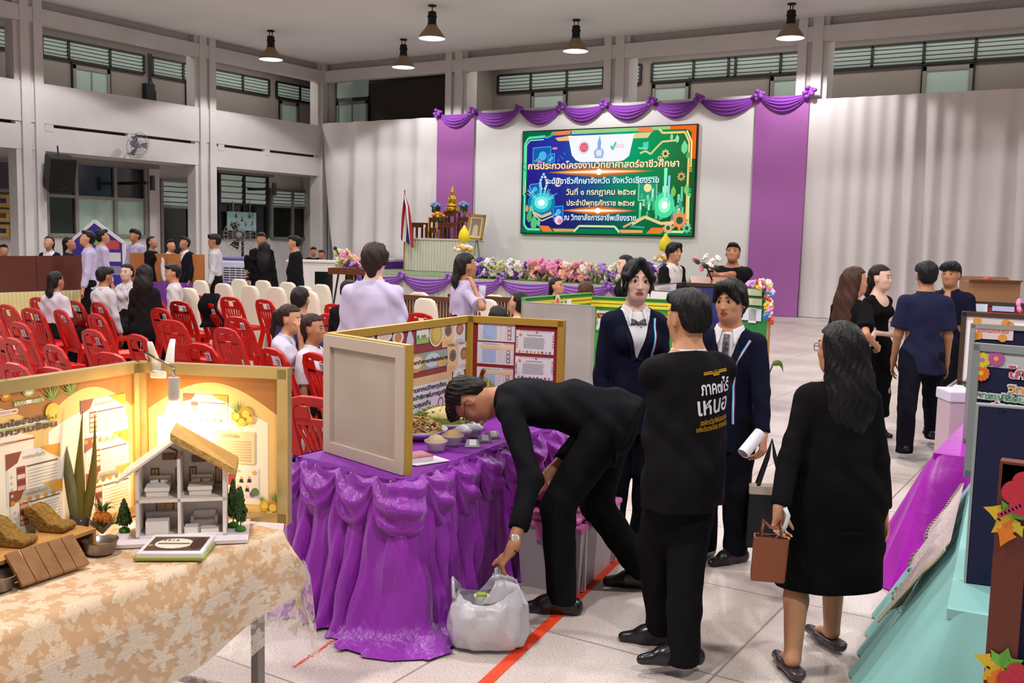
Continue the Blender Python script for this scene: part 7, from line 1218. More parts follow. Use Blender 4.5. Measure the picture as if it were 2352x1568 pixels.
            [S.cap(hp(s*.07, -.02, .05), hp(s*.078, -.04, -.12), .03*s_, .03*s_, .03) for s in (-1, 1)]
        # face opening: everything in front of a tilted plane and below the hairline goes
        c0 = hc; Rt = Hm.T
        def face(X, Y, Z_, f, st=st):
            x = (X-c0[0])*Rt[0, 0]+(Y-c0[1])*Rt[0, 1]+(Z_-c0[2])*Rt[0, 2]; y = (X-c0[0])*Rt[1, 0]+(Y-c0[1])*Rt[1, 1]+(Z_-c0[2])*Rt[1, 2]; z = (X-c0[0])*Rt[2, 0]+(Y-c0[1])*Rt[2, 1]+(Z_-c0[2])*Rt[2, 2]; x, y, z = x/s_, y/s_, z/s_
            hl = {'short': .066, 'crop': .07, 'bowl': .042, 'mop': .072, 'girl': .080}.get(st, .076)
            if st in ('girl', 'mop'): open_ = np.minimum(np.minimum(y-.012, .060-1.15*np.maximum(0, z+.0)*.75-np.abs(x)*1.0+.002), hl+.035-z-np.abs(x)*1.1)
            else: open_ = np.minimum(y-.014-.25*np.maximum(0, -z-.02), hl-z-.1*np.abs(x))
            ear = np.minimum(np.minimum(.034-np.abs(y+.006), .028-z), z+.06) if st in ('short', 'crop', 'bowl', 'pony', 'bun', 'lowtail') else -np.ones_like(f)
            ear = np.where(np.abs(x) > .055, ear, -1)
            nape = -.066+.9*np.maximum(np.abs(x)-.034, 0)-z if st in ('short', 'crop', 'bowl') else -np.ones_like(f)
            ang = np.arctan2(x, -y); f = f+(.0022*np.sin(ang*26+3*np.sin(z*38))+.0016*np.sin(ang*47+z*25)+.0018*np.sin(z*60+ang*9))*1.0
            return np.maximum(f, np.maximum(np.maximum(open_, ear), nape)*s_)
        S.fn(face); q.hair = S.obj('hair', hm, root, max(vx*.8, .005), 1)
    fa_ = lambda i: heading(foot_a[i]) if foot_a[i] is not None else Fp
    q.fa_ = fa_
    # ---- shoes
    if lower and shoes:
        for i in (0, 1):
            S = SDF(); f_ = fa_(i); a = ans[i].copy(); gz = a[2]-.045*H; heel = V3(a[0], a[1], gz)-f_*.035*H+Z*.026*k; toe = V3(a[0], a[1], gz)+f_*.108*H+Z*.02*k; mid = V3(a[0], a[1], gz)+f_*.05*H+Z*.03*k; S.cap(heel, mid, .036*k, .040*k, .02); S.cap(mid, toe, .040*k, .026*k, .02); S.cap(V3(a[0], a[1], gz)+Z*.085*k-f_*.005*k, mid+Z*.018*k, .041*k, .036*k, .03) if len(str(shoes)) <= 7 else 0; S.cap(heel+Z*.018*k, V3(a[0], a[1], gz)+Z*.052*k+f_*.012*H, .034*k, .034*k, .03); S.cut((0, 0, gz+.001), (0, 0, -1))
            if len(str(shoes)) > 7: S.cut(V3(a[0], a[1], gz+.046*k)+f_*.03*k, Z*.9-f_*.0)
            o = S.obj('shoe', mat('shoe_leather_'+shoes[1:7], shoes[:7], .25, spec=.5), root, min(vx, .009)); b = MB(); 
    folds = lambda A, fr=1: (lambda X, Y, Z_, f: f+A*(np.sin(X*31*fr+Z_*23+2.5*np.sin(Y*17+Z_*9))+.7*np.sin(Y*37*fr-Z_*29+2*np.sin(X*19)))*np.clip(1-np.abs(f)/.05, 0, 1))
    # ---- garments
    if bottom:
        kd, colr = bottom[0], bottom[1]; S = SDF(); m = clothm(colr[1:], colr)
        if kd == 'trousers':
            S.cap(pel-upm*.005*H, waist-upm*.02*H, .096*H*(B if not fem else B*1.0), .080*H*B, .04*k, (Fp, .74))
            for i in (0, 1): w1 = .054*H*(.75+.25*B)+.006; S.cap(hip[i]+Z*.0, kns[i], w1+.012, w1*.80+.004, .03*k); S.cap(kns[i], ans[i]+nrmz(ans[i]-kns[i])*(.09*k if not sit else .0), w1*.80+.004, w1*.66+.004, .02*k)
            S.fn(folds(.0035)); [S.cut((0, 0, .055*k), (0, 0, -1)) if not sit else None]
        elif kd == 'skirt':
            hem = bottom[2]; S.cap(pel-upm*.01*H, waist, .104*H*B, .080*H*B, .04*k, (Fp, .76)); c = (kns[0]+kns[1])/2; d_ = nrmz(c-pel) if sit else -Z; L_ = hem*H; e = pel+d_*L_; r_ = (.098*H if not sit else .085*H)*B; S.cap(pel-Rp*.03*H, e-Rp*.03*H, .098*H*B, r_, .05*k, (Fp if not sit else Z, .8)); S.cap(pel+Rp*.03*H, e+Rp*.03*H, .098*H*B, r_, .05*k, (Fp if not sit else Z, .8)); S.fn(folds(.004, .7)); S.cut(e-d_*.005, d_)
        q.bottom = S.obj('trousers' if kd == 'trousers' else 'skirt', m, root, vx)
    q.garments = {}
    q.folds = folds
    for tp in (top or []):
        nm, colr, o_ = tp; S = SDF(); g = o_.get('g', .010)*k; torso(S, g); sl = o_.get('sleeve', 'long')
        for i in (0, 1):
            if sl == 'long': arm(S, i, g*.9, .97, o_.get('cuff', .004))
            elif sl == 'mid': arm(S, i, g*.9, .35, .006)
            elif sl == 'short': e = sh[i]+(els[i]-sh[i])*.78; S.cap(sh[i], e, .034*H*B**.5+g, .037*H*B**.5+g, .03*k)
        if 'hem' in o_:
            h_ = o_['hem']*H; dn = -upm; fl = o_.get('flare', .01)*H; hw = (.094*H if not fem else .098*H)*B; S.cap(pel, pel+dn*h_, hw+g, hw+g+fl, .04*k, (Fp, .74))
            S.cut(pel+dn*h_, dn)
        else: S.cut(pel-upm*.03*H, -upm)
        S.fn(folds(o_.get('fold', .004)))
        for i in (0, 1):
            if sl == 'long': d = nrmz(wrs[i]-els[i]); wp = wrs[i]-d*o_.get('back', .012)*k
            elif sl == 'short': d = nrmz(els[i]-sh[i]); wp = sh[i]+d*.80*np.linalg.norm(els[i]-sh[i])
            elif sl == 'mid': d = nrmz(wrs[i]-els[i]); wp = els[i]+d*.35*np.linalg.norm(wrs[i]-els[i])
            else: continue
            def cf(X, Y, Z_, f, wp=wp, d=d): a = (X-wp[0])*d[0]+(Y-wp[1])*d[1]+(Z_-wp[2])*d[2]; r2 = (X-wp[0])**2+(Y-wp[1])**2+(Z_-wp[2])**2; return np.where(r2 < (.11*k)**2, np.maximum(f, a), f)
            S.fn(cf)
        # neck opening, then an optional V down the front
        nc = neck+up*.006*H*o_.get('collar_up', 1); S.fn(lambda X, Y, Z_, f, nc=nc: np.maximum(f, np.where((X-nc[0])**2+(Y-nc[1])**2+(Z_-nc[2])**2 < (.12*k)**2, (X-nc[0])*up[0]+(Y-nc[1])*up[1]+(Z_-nc[2])*up[2]-.25*((X-nc[0])*-Fc[0]+(Y-nc[1])*-Fc[1]+(Z_-nc[2])*-Fc[2]), -9)))
        if 'vee' in o_:
            vz, sl_ = o_['vee']; vp = chest+up*vz*H; S.fn(lambda X, Y, Z_, f, vp=vp, sl_=sl_: np.maximum(f, np.minimum(sl_*((X-vp[0])*up[0]+(Y-vp[1])*up[1]+(Z_-vp[2])*up[2])-np.abs((X-vp[0])*Rc[0]+(Y-vp[1])*Rc[1]+(Z_-vp[2])*Rc[2]), (X-chest[0])*Fc[0]+(Y-chest[1])*Fc[1]+(Z_-chest[2])*Fc[2]-.01)))
        if 'scoop' in o_: S.ell(neck+Fc*.045*H-up*.012*H, V3(.05*H, .05*H, .055*H), np.stack([Rc, Fc, up], 1), .01, 's')
        q.garments[nm] = S.obj(nm, clothm(colr[1:], colr, o_.get('rough', .85)), root, o_.get('vx', vx))
        if o_.get('collar'):
            b = MB(); r_ = .045*H*(1 if not fem else .9); n_ = 22
            def col(u, v): a = .12+(2*PI-.24)*u; fr = max(0, math.cos(a)); o = 1+.16*v; lz = .016*H*(1-v)-(.004+.008*v)*H-.014*H*fr**2; dr = fr**5*.030*H*v; sp_ = fr**6*.5; p = neck+up*(.006*H+lz-dr)+Fc*(math.cos(a)*r_*.95*o+.004*H+dr*.75)+Rc*(math.sin(a)*r_*o*(1+.08*v)+math.copysign(sp_*.022*H*v+fr**8*.012*H, math.sin(a))); return tuple(p)
            b.grid(col, n_*2, 4); b.build('collar', clothm(o_['collar'][1:], o_['collar'], .8), root, smooth=True, solid=.004)
    return q
def strip_on(q, gname, pts, w, m, name, frm='front', off=.004):
    """lay a ribbon on a garment: pts are (right, up) offsets from the chest in metres"""
    me = q.garments[gname].data; bv = BVHTree.FromPolygons([v.co for v in me.vertices], [p.vertices for p in me.polygons]); F = q.Fc if frm == 'front' else -q.Fc; out = []
    P0 = [np.array(p) for p in pts]; pts2 = []
    for a, b in zip(P0[:-1], P0[1:]): n = max(2, int(np.linalg.norm(b-a)/.015)); pts2 += [a+(b-a)*i/n for i in range(n)]
    pts2.append(P0[-1]); b = MB(); rows = []
    for i, p in enumerate(pts2):
        t = nrmz(pts2[min(i+1, len(pts2)-1)]-pts2[max(0, i-1)]); nn = np.array([-t[1], t[0]]); row = []
        for s in (-1, -.33, .33, 1):
            c = p+nn*w/2*s; o = q.chest+q.Rc*c[0]+q.up*c[1]+F*.5; h = bv.ray_cast(Vector(o), Vector(-F))
            row.append(None if h[0] is None else tuple(np.array(h[0])+F*off))
        rows.append(row)
    rows = [r for r in rows if all(x is not None for x in r)]
    if len(rows) < 2: return
    vs = [p for r in rows for p in r]; fs = []; ms = []
    for i in range(len(rows)-1):
        for j in range(3): fs.append((i*4+j, i*4+j+1, i*4+5+j, i*4+4+j)); ms.append(j)
    mm = m if isinstance(m, (list, tuple)) else [m]*3; b.v = vs; b.f = fs; b.m = [min(j, 2) for j in ms]; return b.build(name, list(mm), q.root, solid=.002)
def text_on(q, gname, s, size, x, y, width, m, name, tilt=0, off=.004, shapes=None):
    me = q.garments[gname].data; bv = BVHTree.FromPolygons([v.co for v in me.vertices], [p.vertices for p in me.polygons]); F = -q.Fc
    if shapes: vs, fs = shapes
    else:
        vs, fs = text_mesh(s, size, .02*size); x0 = min(v[0] for v in vs); x1 = max(v[0] for v in vs); kx = width/(x1-x0); vs = [((v[0]-(x0+x1)/2)*kx, v[1], 0) for v in vs]
    out = []
    for v in vs:
        u = v[0]*math.cos(tilt)-v[1]*math.sin(tilt)+x; w = v[0]*math.sin(tilt)+v[1]*math.cos(tilt)+y; o = q.chest-q.Rc*u*-1+q.up*w+F*.5; h = bv.ray_cast(Vector(o), Vector(-F)); out.append(tuple(np.array(h[0])+F*off) if h[0] is not None else tuple(o-F*.4))
    b = MB(); b.v = out; b.f = fs; b.m = [0]*len(fs); return b.build(name, m, q.root)
# ================================================================== the people in the hall
def stand(label, px, py, dep, a, **kw): p = D(px, py, dep); return make_person(label, (p.x, p.y), p.z-.012, a, **kw)
def seat(label, px, py, dep, a, H=1.62, **kw):
    p = D(px, py, dep); f = heading(a); b = (p.x-f[0]*.05, p.y-f[1]*.05); top = .50+.325*H+.099*H+.128*H/1.7*1.06; return make_person(label, b, H, a, sit=True, offs=(0, 0, p.z-top), **kw)
WS = lambda c='#c3bbca', sl='short', **k: ('shirt', c, dict(sleeve=sl, g=.012, fold=.005, collar=c, **k))
UND = lambda c='#d5d2d6': ('shirt', c, dict(sleeve='none', g=.008, fold=.002, collar=c))
BLZ = lambda c='#15172a', **k: ('blazer', c, dict(sleeve='long', g=.016, hem=.10, fold=.003, **k))
NV, BK = '#14162a', '#121114'
gf = lambda q, n, m, par=None: None
# --- girl facing us in a navy blazer
girl = stand('student facing us in navy blazer and plaid bow tie, hair parted in the middle', 1462, 598, 5.75, 6, sex='f', vx=.006, tone='p', look=(0, 3, -2), top=[UND(), BLZ(NV, vee=(-.075, .29))], bottom=('trousers', '#101018'), hair=('girl', '#100d0f'), lipcol='#8a4a48', foot_a=(-20, 30))
rib = [mat('ribbon_blue', '#2f9ac9', .5), mat('ribbon_white', '#d8d6dc', .5), mat('ribbon_purple', '#5a1f58', .5)]
strip_on(girl, 'blazer', [(-.105, .115), (-.098, .04), (-.088, -.08), (-.098, -.26)], .017, rib[::-1], 'ribbon_trim')
def lapel(q, x0, zv, m):
    for s in (-1, 1): strip_on(q, list(q.garments)[-1], [(s*.048, .118), (s*.062, .03), (s*.012, zv)], .035, m, 'lapel', off=.007)
lapel(girl, .05, -.125, clothm('navy_lapel', '#191c32'))
def on_chest(q, x, z, y=.0): return q.chest+q.Rc*x+q.up*z+q.Fc*y
def bow(q, z, yy):
    m = mat('plaid_ribbon', '#3a3438', .5, noise=(60, '#6a6468', .45, .6)); R3 = Matrix(np.stack([q.Rc, q.Fc, q.up], 1).tolist()).to_4x4(); c = on_chest(q, 0, z, yy); M = Matrix.Translation(Vector(c)) @ R3; b = MB(M)
    for s in (-1, 1): b.tube([(0, 0, 0), (s*.02, .004, .006), (s*.045, .0, .01)], [.008, .017, .02], 8, flat=((0, 1, 0), .35)); b.tube([(0, 0, -.004), (s*.02, .003, -.03), (s*.032, -.004, -.065)], [.008, .016, .022], 8, flat=((0, 1, 0), .3))
    b.ball((0, .004, 0), (.012, .01, .012), 8); b.build('bow_tie', m, q.root, smooth=True)
bow(girl, .085, .100)
MB(Matrix.Translation(Vector(girl.hc+girl.Hm @ V3(0, .099, -.0535)))).ball((0, 0, 0), .0022, 8).build('lip_stud', mat('steel_stud', '#c8c4c4', .2, 1), girl.root, smooth=True)
# --- student at her side holding a paper roll
bw = D(1752, 1002, 5.35); boy = stand('student in navy blazer and dark tie, holding a paper roll, looking left', 1682, 645, 5.5, -38, sex='m', body_a=-22, vx=.006, tone='m', look=(0, 4, 3), wr=(tuple(bw), None), top=[UND(), BLZ(NV, vee=(-.055, .32))], bottom=('trousers', '#0f0f16'), hair=('mop', '#151012'), curl=(1.0, .4), lipcol='#9a4040', foot_a=(-60, -40))
strip_on(boy, 'blazer', [(-.125, .10), (-.06, -.02), (-.05, -.16), (-.06, -.36)], .017, rib[::-1], 'ribbon_trim'); lapel(boy, .05, -.095, clothm('navy_lapel', '#191c32'))
strip_on(boy, 'shirt', [(0, .13), (.002, .06), (.004, -.05)], .034, mat('plaid_ribbon', '#3a3438'), 'tie', off=.008)
rl = D(1741, 1000, 5.25); rl2 = D(1707, 1042, 5.2); t = thing('paper_roll', 'rolled white paper held by the student in the navy blazer', 'paper', tuple(rl2)); dv = (rl-rl2); MB(frame((0, 0, 0), dv, (0, 0, 1))).lathe([(.033, 0), (.033, dv.length*1.15), (.030, dv.length*1.15), (.030, 0), (.033, 0)], 20, M=Matrix.Rotation(rad(90), 4, 'Y')).build('sheet', M_pap, t, smooth=True, auto=50)
tb = D(1768, 1120, 5.45); t = thing('tote_bag', 'dark tote bag with pale band hanging beside the student with the paper roll', 'bag', tuple(tb-Vector((0, 0, .33))), rad(25)); MB().prism([(-.11, -.04), (.11, -.04), (.11, .04), (-.11, .04)], .30).build('bag_body', mat('dark_bag_cloth', '#131118', .8), t); MB().prism([(-.112, -.042), (.112, -.042), (.112, .042), (-.112, .042)], .045, z0=.30).build('pale_band', mat('bag_band', '#a89a8c', .7), t); hz = bw.z-tb.z+.33
for y in (-.035, .035): b = MB(); strap(b, [(-.07, y, .33), (-.02, y*.5, hz*.8), (0, 0, hz-.03), (.02, y*.5, hz*.8), (.07, y, .33)], [.02]*5, .004, (0, 1, 0)); b.build('strap', mat('dark_bag_cloth', '#131118'), t)
# --- man in printed black jacket, from behind
f1, f2 = P(1566, 1548), P(1520, 1478); hd_ = D(1600, 655, 4.32); H_ = hd_.z-.015; pm_ = ((f1.xy+f2.xy)/2*.5+hd_.xy*.5)
sL = heading(-90); man = make_person('person with arms folded in black jacket printed white and gold on the back', (pm_.x, pm_.y), H_, -152, 'm', body_a=-163, hip_a=-140, vx=.007, tone='m', build=1.22, pelvis=(pm_.x, pm_.y, .50*H_), leg_k=.985, an=((f2.x, f2.y, .045*H_), (f1.x, f1.y, .045*H_)), foot_a=(-98, -86), wr=(tuple(D(1548, 915, 4.70)), tuple(D(1580, 900, 4.72))), el=((-.85, -.60, -.55), (.5, -.3, -1.0)), top=[('shirt', '#d5d2d6', dict(sleeve='none', g=.006, collar='#d5d2d6')), ('jacket', '#171619', dict(sleeve='long', g=.022, hem=.085, fold=.005, flare=.0))], bottom=('trousers', '#131215'), hair=('short', '#120f10'), curl=(1.2, 1.2), look=(0, 4, 0))
PJ = mat('white_embroidery', '#d2ccd6', .5); PG = mat('gold_embroidery', '#b8860f', .4, .2); cx, cz = .075, .02
text_on(man, 'jacket', 'ภาค๗ไร์', .075, cx, cz+.005, .155, PJ, 'back_lettering', .09); text_on(man, 'jacket', 'เหนอ', .105, cx-.004, cz-.07, .175, PJ, 'back_lettering', .09); text_on(man, 'jacket', 'องค์การวิชาชีพในอนาคต', .03, cx+.004, cz-.135, .165, PG, 'back_lettering', .09); text_on(man, 'jacket', 'แห่งประเทศไทย ภาคเหนือ', .03, cx-.004, cz-.162, .185, PG, 'back_lettering', .09)
g_ = MB(); [g_.add([(x0, y0, 0), (x1, y0, 0), (x1, y1, 0), (x0, y1, 0)], [(0, 1, 2, 3)]) for x0, y0, x1, y1 in ((-.065, -.004, -.015, .003), (.015, -.004, .065, .003), (-.065, .005, -.02, .009), (.02, .005, .065, .009))]; [g_.add([(x-.004, -.012, 0), (x+.004, -.012, 0), (x, .018 if i == 2 else .012, 0)], [(0, 1, 2)]) for i, x in enumerate((-.014, -.007, 0, .007, .014))]
text_on(man, 'jacket', '', 0, cx+.002, cz+.068, 0, PG, 'back_emblem', .09, shapes=([tuple(v) for v in g_.v], g_.f))
# --- man bending over the purple table
pv = D(1402, 975, 4.95); fF, fB = P(1265, 1405), P(1478, 1350); lw_ = D(1178, 1255, 4.52); NB = nrmz(np.array(heading(-105)))
bend = make_person('man in glasses and black bending over the purple table, reaching for the bag', (fF.x*.5+fB.x*.5, fF.y*.5+fB.y*.5), 1.74, -105, 'm', lean=87, twist=-10, arm_k=1.30, leg_k=1.08, vx=.0065, tone='d', pelvis=tuple(pv), hip_a=-100, an=((fF.x+.05, fF.y+.02, .075), (fB.x, fB.y, .08)), kn=(tuple(heading(-90)), tuple(heading(-95))), foot_a=(-95, -100), wr=(tuple(lw_), tuple(D(1262, 1085, 5.12))), el=((.8, .5, .2), (.3, .6, .3)), headfix=(NB*.95+V3(0, 0, -.02), V3(0, 0, -.85)+NB*.38), build=1.0, top=[('shirt', '#131317', dict(sleeve='long', back=.085, g=.016, hem=.06, fold=.005, collar='#131317'))], bottom=('trousers', '#111114'), hair=('short', '#140f0e'), curl=((.25, .75, .95, 1.0), .4), hd=((tuple(V3(0, 0, -.8)+np.array(heading(-90))*.55), tuple(np.array(heading(100))*.6+V3(0, 0, -.55)), tuple(np.array(heading(-90))*.8+V3(0, 0, .3))), None), thumb=(tuple(np.array(heading(-85))*.8+V3(0, 0, -.45)), None), face=True)
def specs(q, m1, name='glasses'):
    hp = lambda x, y, z: tuple(q.hc+q.Hm @ V3(x, y, z)*q.k*1.06); g = MB()
    for s in (-1, 1): g.tube([hp(s*.032+.022*math.cos(2*PI*i/18), .104-.008*abs(math.cos(2*PI*i/18)), .004+.018*math.sin(2*PI*i/18)) for i in range(18)], .0016, 5, closed=True); g.tube([hp(s*.054, .098, .010), hp(s*.075, .05, .012), hp(s*.084, -.005, .006), hp(s*.082, -.02, -.012)], .0018, 5)
    g.tube([hp(-.011, .106, .006), hp(0, .109, .009), hp(.011, .106, .006)], .0016, 5); g.build(name, m1, q.root, smooth=True)
specs(bend, mat('dark_gold_wire', '#5a4630', .3, .8))
wd = nrmz(bend.wrs[0]-bend.els[0]); wM = frame(bend.wrs[0]-wd*.03, np.cross(wd, V3(.3, .8, .2)), Vector(np.cross(wd, np.cross(wd, V3(.3, .8, .2))))); M_steel = mat('watch_steel', '#b9b3ac', .25, .9); b = MB(wM); b.tube([(.029*math.cos(2*PI*i/20), .026*math.sin(2*PI*i/20), 0) for i in range(20)], .0085, 6, closed=True, flat=((0, 0, 1), .8)); wb = b.build('watch_strap', M_steel, bend.root, smooth=True)
cdir = nrmz(np.array(CAM)-np.array(bend.base)-bend.wrs[0]); cN = nrmz(cdir-(cdir@wd)*wd); b = MB(frame(bend.wrs[0]-wd*.03+cN*.031, wd, np.cross(cN, wd))); b.lathe([(.0, -.004), (.019, -.004), (.020, .002), (.017, .005), (0, .0052)], 24); o = b.build('watch_case', M_steel, bend.root, smooth=True, auto=30); MB(frame(bend.wrs[0]-wd*.03+cN*.0365, wd, np.cross(cN, wd))).disc(0, 0, .0145, .0003, n=24).build('dial', mat('watch_dial', '#8f8a84', .3), o)
# plastic bag on the floor under his hand
pb = P(1120, 1478); t = thing('plastic_bag', 'white plastic carrier bag of food boxes on the floor by the purple skirt', 'bag', (pb.x, pb.y, 0), rad(32)); M_film = mat('white_film', '#d9d6dc', .3, trans=.25, alpha=.82, bump=(16, .5)); hg = bend.wrs[0]+bend.base+nrmz(V3(0, 0, -.8)+np.array(heading(-90))*.55)*.115-np.array(pb)
hl = ZR(-rad(32)) @ Vector(hg)
def bagf(u, v):
    a = 2*PI*u; prof = [(.10, .003), (.155, .02), (.165, .08), (.16, .15), (.145, .21), (.115, .25)]; k_ = v*(len(prof)-1); i = min(int(k_), len(prof)-2); f = k_-i; r = prof[i][0]*(1-f)+prof[i+1][0]*f; z = prof[i][1]*(1-f)+prof[i+1][1]*f
    wv = 1+.045*math.sin(a*5+v*4)*v+.03*math.sin(a*9-v*7)+.02*math.sin(a*14+v*11); x = r*1.08*wv*math.copysign(abs(math.cos(a))**.75, math.cos(a)); y = r*.8*wv*math.copysign(abs(math.sin(a))**.75, math.sin(a)); z += v**4*(.05*math.cos(a)+.05*max(0, -math.cos(a))-.04*abs(math.sin(a)))
    return (x, y, max(z, .003))
MB().grid(bagf, 72, 24).build('bag_film', M_film, t, smooth=True)
b = MB(); pts = [(.10, -.07, .22), (.09, -.05, .30), (hl.x+.01, hl.y-.02, hl.z-.05), (hl.x, hl.y, hl.z-.005), (hl.x+.0, hl.y+.03, hl.z-.04), (.07, .07, .29), (.08, .09, .22)]
def handle(u, v): k_ = v*(len(pts)-1); i = min(int(k_), len(pts)-2); f = k_-i; c = Vector(pts[i]).lerp(Vector(pts[i+1]), f); w_ = .105*(1-math.sin(PI*v))**1.3+.02; return (c.x+(u-.5)*w_*1.6-.03*(1-math.sin(PI*v))+.006*math.sin(u*20), c.y+(u-.5)*.02, c.z-.02*abs(u-.5)*math.cos(PI*v)**2+.004*math.sin(u*24))
b.grid(handle, 12, 24); b.build('bag_handle', M_film, t, smooth=True)
b = MB(); b.tube([(-.15, -.06, .23), (-.16, 0, .285), (-.13, .06, .23)], .022, 8, flat=((1, 0, 0), .4)); b.build('bag_handle', M_film, t, smooth=True)
for n_, c, d, m in (('food_box', (-.02, 0, .06), (.20, .14, .06), mat('pale_food_box', '#c9c2a8', .6)), ('food_box', (-.03, .0, .115), (.16, .12, .045), M_pap), ('lidded_cup', (-.03, -.02, .19), (.07, .07, .08), mat('clear_cup_lid', '#cfd0cc', .3)), ('green_packet', (-.03, -.03, .235), (.045, .035, .02), mat('lime_packet', '#8aa03c', .5))): q_ = thing(n_, dict(food_box='pale food box inside the white plastic bag, '+('lower' if c[2] < .1 else 'upper'), lidded_cup='round lidded cup showing in the mouth of the white plastic bag', green_packet='small lime green packet on the cup in the plastic bag')[n_], 'food container', tuple(Vector((pb.x, pb.y, 0))+ZR(rad(32)) @ Vector((c[0], c[1], c[2]-d[2]/2))), rad(32)); (MB().lathe([(d[0]*.42, 0), (d[0]*.5, d[2])], 18, cap=True).build('cup', m, q_) if n_ == 'lidded_cup' else MB().bb((-d[0]/2, -d[1]/2, 0), (d[0]/2, d[1]/2, d[2])).build('box', m, q_, bevel=.006))
# --- woman in black suit walking away with a brown handbag
wl_, wr_ = P(1818, 1552), P(1908, 1490); hw_ = D(1957, 735, 4.12); Hw = hw_.z-.012; hb = D(1786, 1180, 4.05); hr_ = D(2030, 1192, 4.2); pw = ((wl_.xy+wr_.xy)/2*.45+hw_.xy*.55)
wom = make_person('woman in black skirt suit walking away with long dark hair and a brown handbag', (pw.x, pw.y), Hw, -150, 'f', body_a=-176, vx=.007, tone='m', build=1.28, pelvis=(pw.x, pw.y, .50*Hw), an=((wl_.x, wl_.y, .05*Hw), (wr_.x, wr_.y, .055*Hw)), foot_a=(-172, -160), wr=(tuple(hb), tuple(hr_)), el=((-.6, .3, 0), (.9, .2, 0)), curl=(1.15, .5), top=[('blouse', '#141216', dict(sleeve='none', g=.006)), ('jacket', '#151316', dict(sleeve='long', g=.02, hem=.085, fold=.003, flare=.006))], bottom=('skirt', '#0e0d10', .262), hair=('long', '#120f11', .36), shoes='#3a3034x', look=(0, 3, 0), hd=(((0, 0, -1), tuple(heading(20)), tuple(heading(180))), None))
specs(wom, mat('dark_gold_wire', '#5a4630'))
bp0 = D(1768, 1330, 4.05); bz = bp0.z; hbz = wom.wrs[0][2]; t = thing('handbag', 'brown leather handbag with two thin handles held by the woman in black', 'bag', (bp0.x, bp0.y, bz), rad(20)); M_lea = mat('brown_leather', '#7d3f20', .4, spec=.5, bump=(60, .06)); bhh = D(1768, 1228, 4.05).z-bz
b = MB(); b.add([(-.075, -.035, 0), (.055, -.035, 0), (.055, .035, 0), (-.075, .035, 0), (-.068, -.03, bhh), (.065, -.03, bhh), (.065, .03, bhh), (-.068, .03, bhh)], [(3, 2, 1, 0), (0, 1, 5, 4), (1, 2, 6, 5), (2, 3, 7, 6), (3, 0, 4, 7)]); b.build('bag_body', M_lea, t, solid=.005, bevel=.006); MB().bb((-.066, -.028, bhh-.012), (.063, .028, bhh-.008)).build('lining', mat('dark_lining', '#1c1418', .8), t)
for y in (-.028, .028): b = MB(); b.tube([(-.045, y, bhh-.015), (-.035, y*.8, bhh+.06), (-.01, y*.4, hbz-bz-.07), (.012, y*.4, hbz-bz-.07), (.03, y*.8, bhh+.06), (.04, y, bhh-.015)], .0045, 6); b.build('handle', M_lea, t, smooth=True)
b = MB(); b.tube([(.02, .0, bhh-.01), (.05, -.01, bhh+.05), (.06, -.0, bhh+.09), (.045, .01, bhh+.12)], .009, 8, flat=((0, 1, 0), .5)); b.build('white_strap', mat('white_strap', '#c2c8cc', .4), t, smooth=True)
# --- group on the right
rw1 = stand('woman in black with very long brown hair and a white lanyard', 1962, 615, 8.3, 95, sex='f', body_a=120, vx=.011, tone='m', top=[('blouse', '#131216', dict(sleeve='short', g=.012, hem=.1))], bottom=('skirt', '#111014', .3), hair=('long', '#3a2218', .46), wr=(None, tuple(D(2012, 792, 8.2))), curl=(.4, 1.0))
strip_on(rw1, 'blouse', [(-.05, .10), (-.03, .0), (-.01, -.08)], .012, mat('white_lanyard', '#c2c8cc', .5), 'lanyard', off=.01)
dz = D(2018, 610, 9.3); rw2 = stand('woman with arms folded in a black dress with lace sleeves', 2020, 610, 9.3, 48, sex='f', body_a=30, vx=.011, tone='p', wr=(tuple(D(2005, 775, 9.15)), tuple(D(2045, 768, 9.1))), top=[('dress_top', '#111013', dict(sleeve='mid', g=.010, hem=.1, scoop=1))], bottom=('skirt', '#0f0e11', .40), hair=('lowtail', '#1c1311'))
rm1 = stand('young man in navy short sleeved shirt and dark trousers standing with his back to us', 2132, 602, 8.6, 168, sex='m', vx=.010, tone='d', top=[('shirt', '#1a1c38', dict(sleeve='short', g=.016, hem=.09, fold=.004, collar='#1a1c38'))], bottom=('trousers', '#16151f'), hair=('bowl', '#121012'), build=1.05, an=(tuple(P(2075, 1052)+Vector((0, 0, .08))), tuple(P(2140, 1020)+Vector((0, 0, .08)))))
rm2 = stand('young man in navy shirt facing left with a bowl haircut, behind the other navy shirt', 2188, 602, 9.5, -42, sex='m', vx=.011, tone='d', top=[('shirt', '#15172c', dict(sleeve='short', g=.014, hem=.09, vee=(.02, .5), collar='#15172c'))], bottom=('trousers', '#14131c'), hair=('bowl', '#141112'))
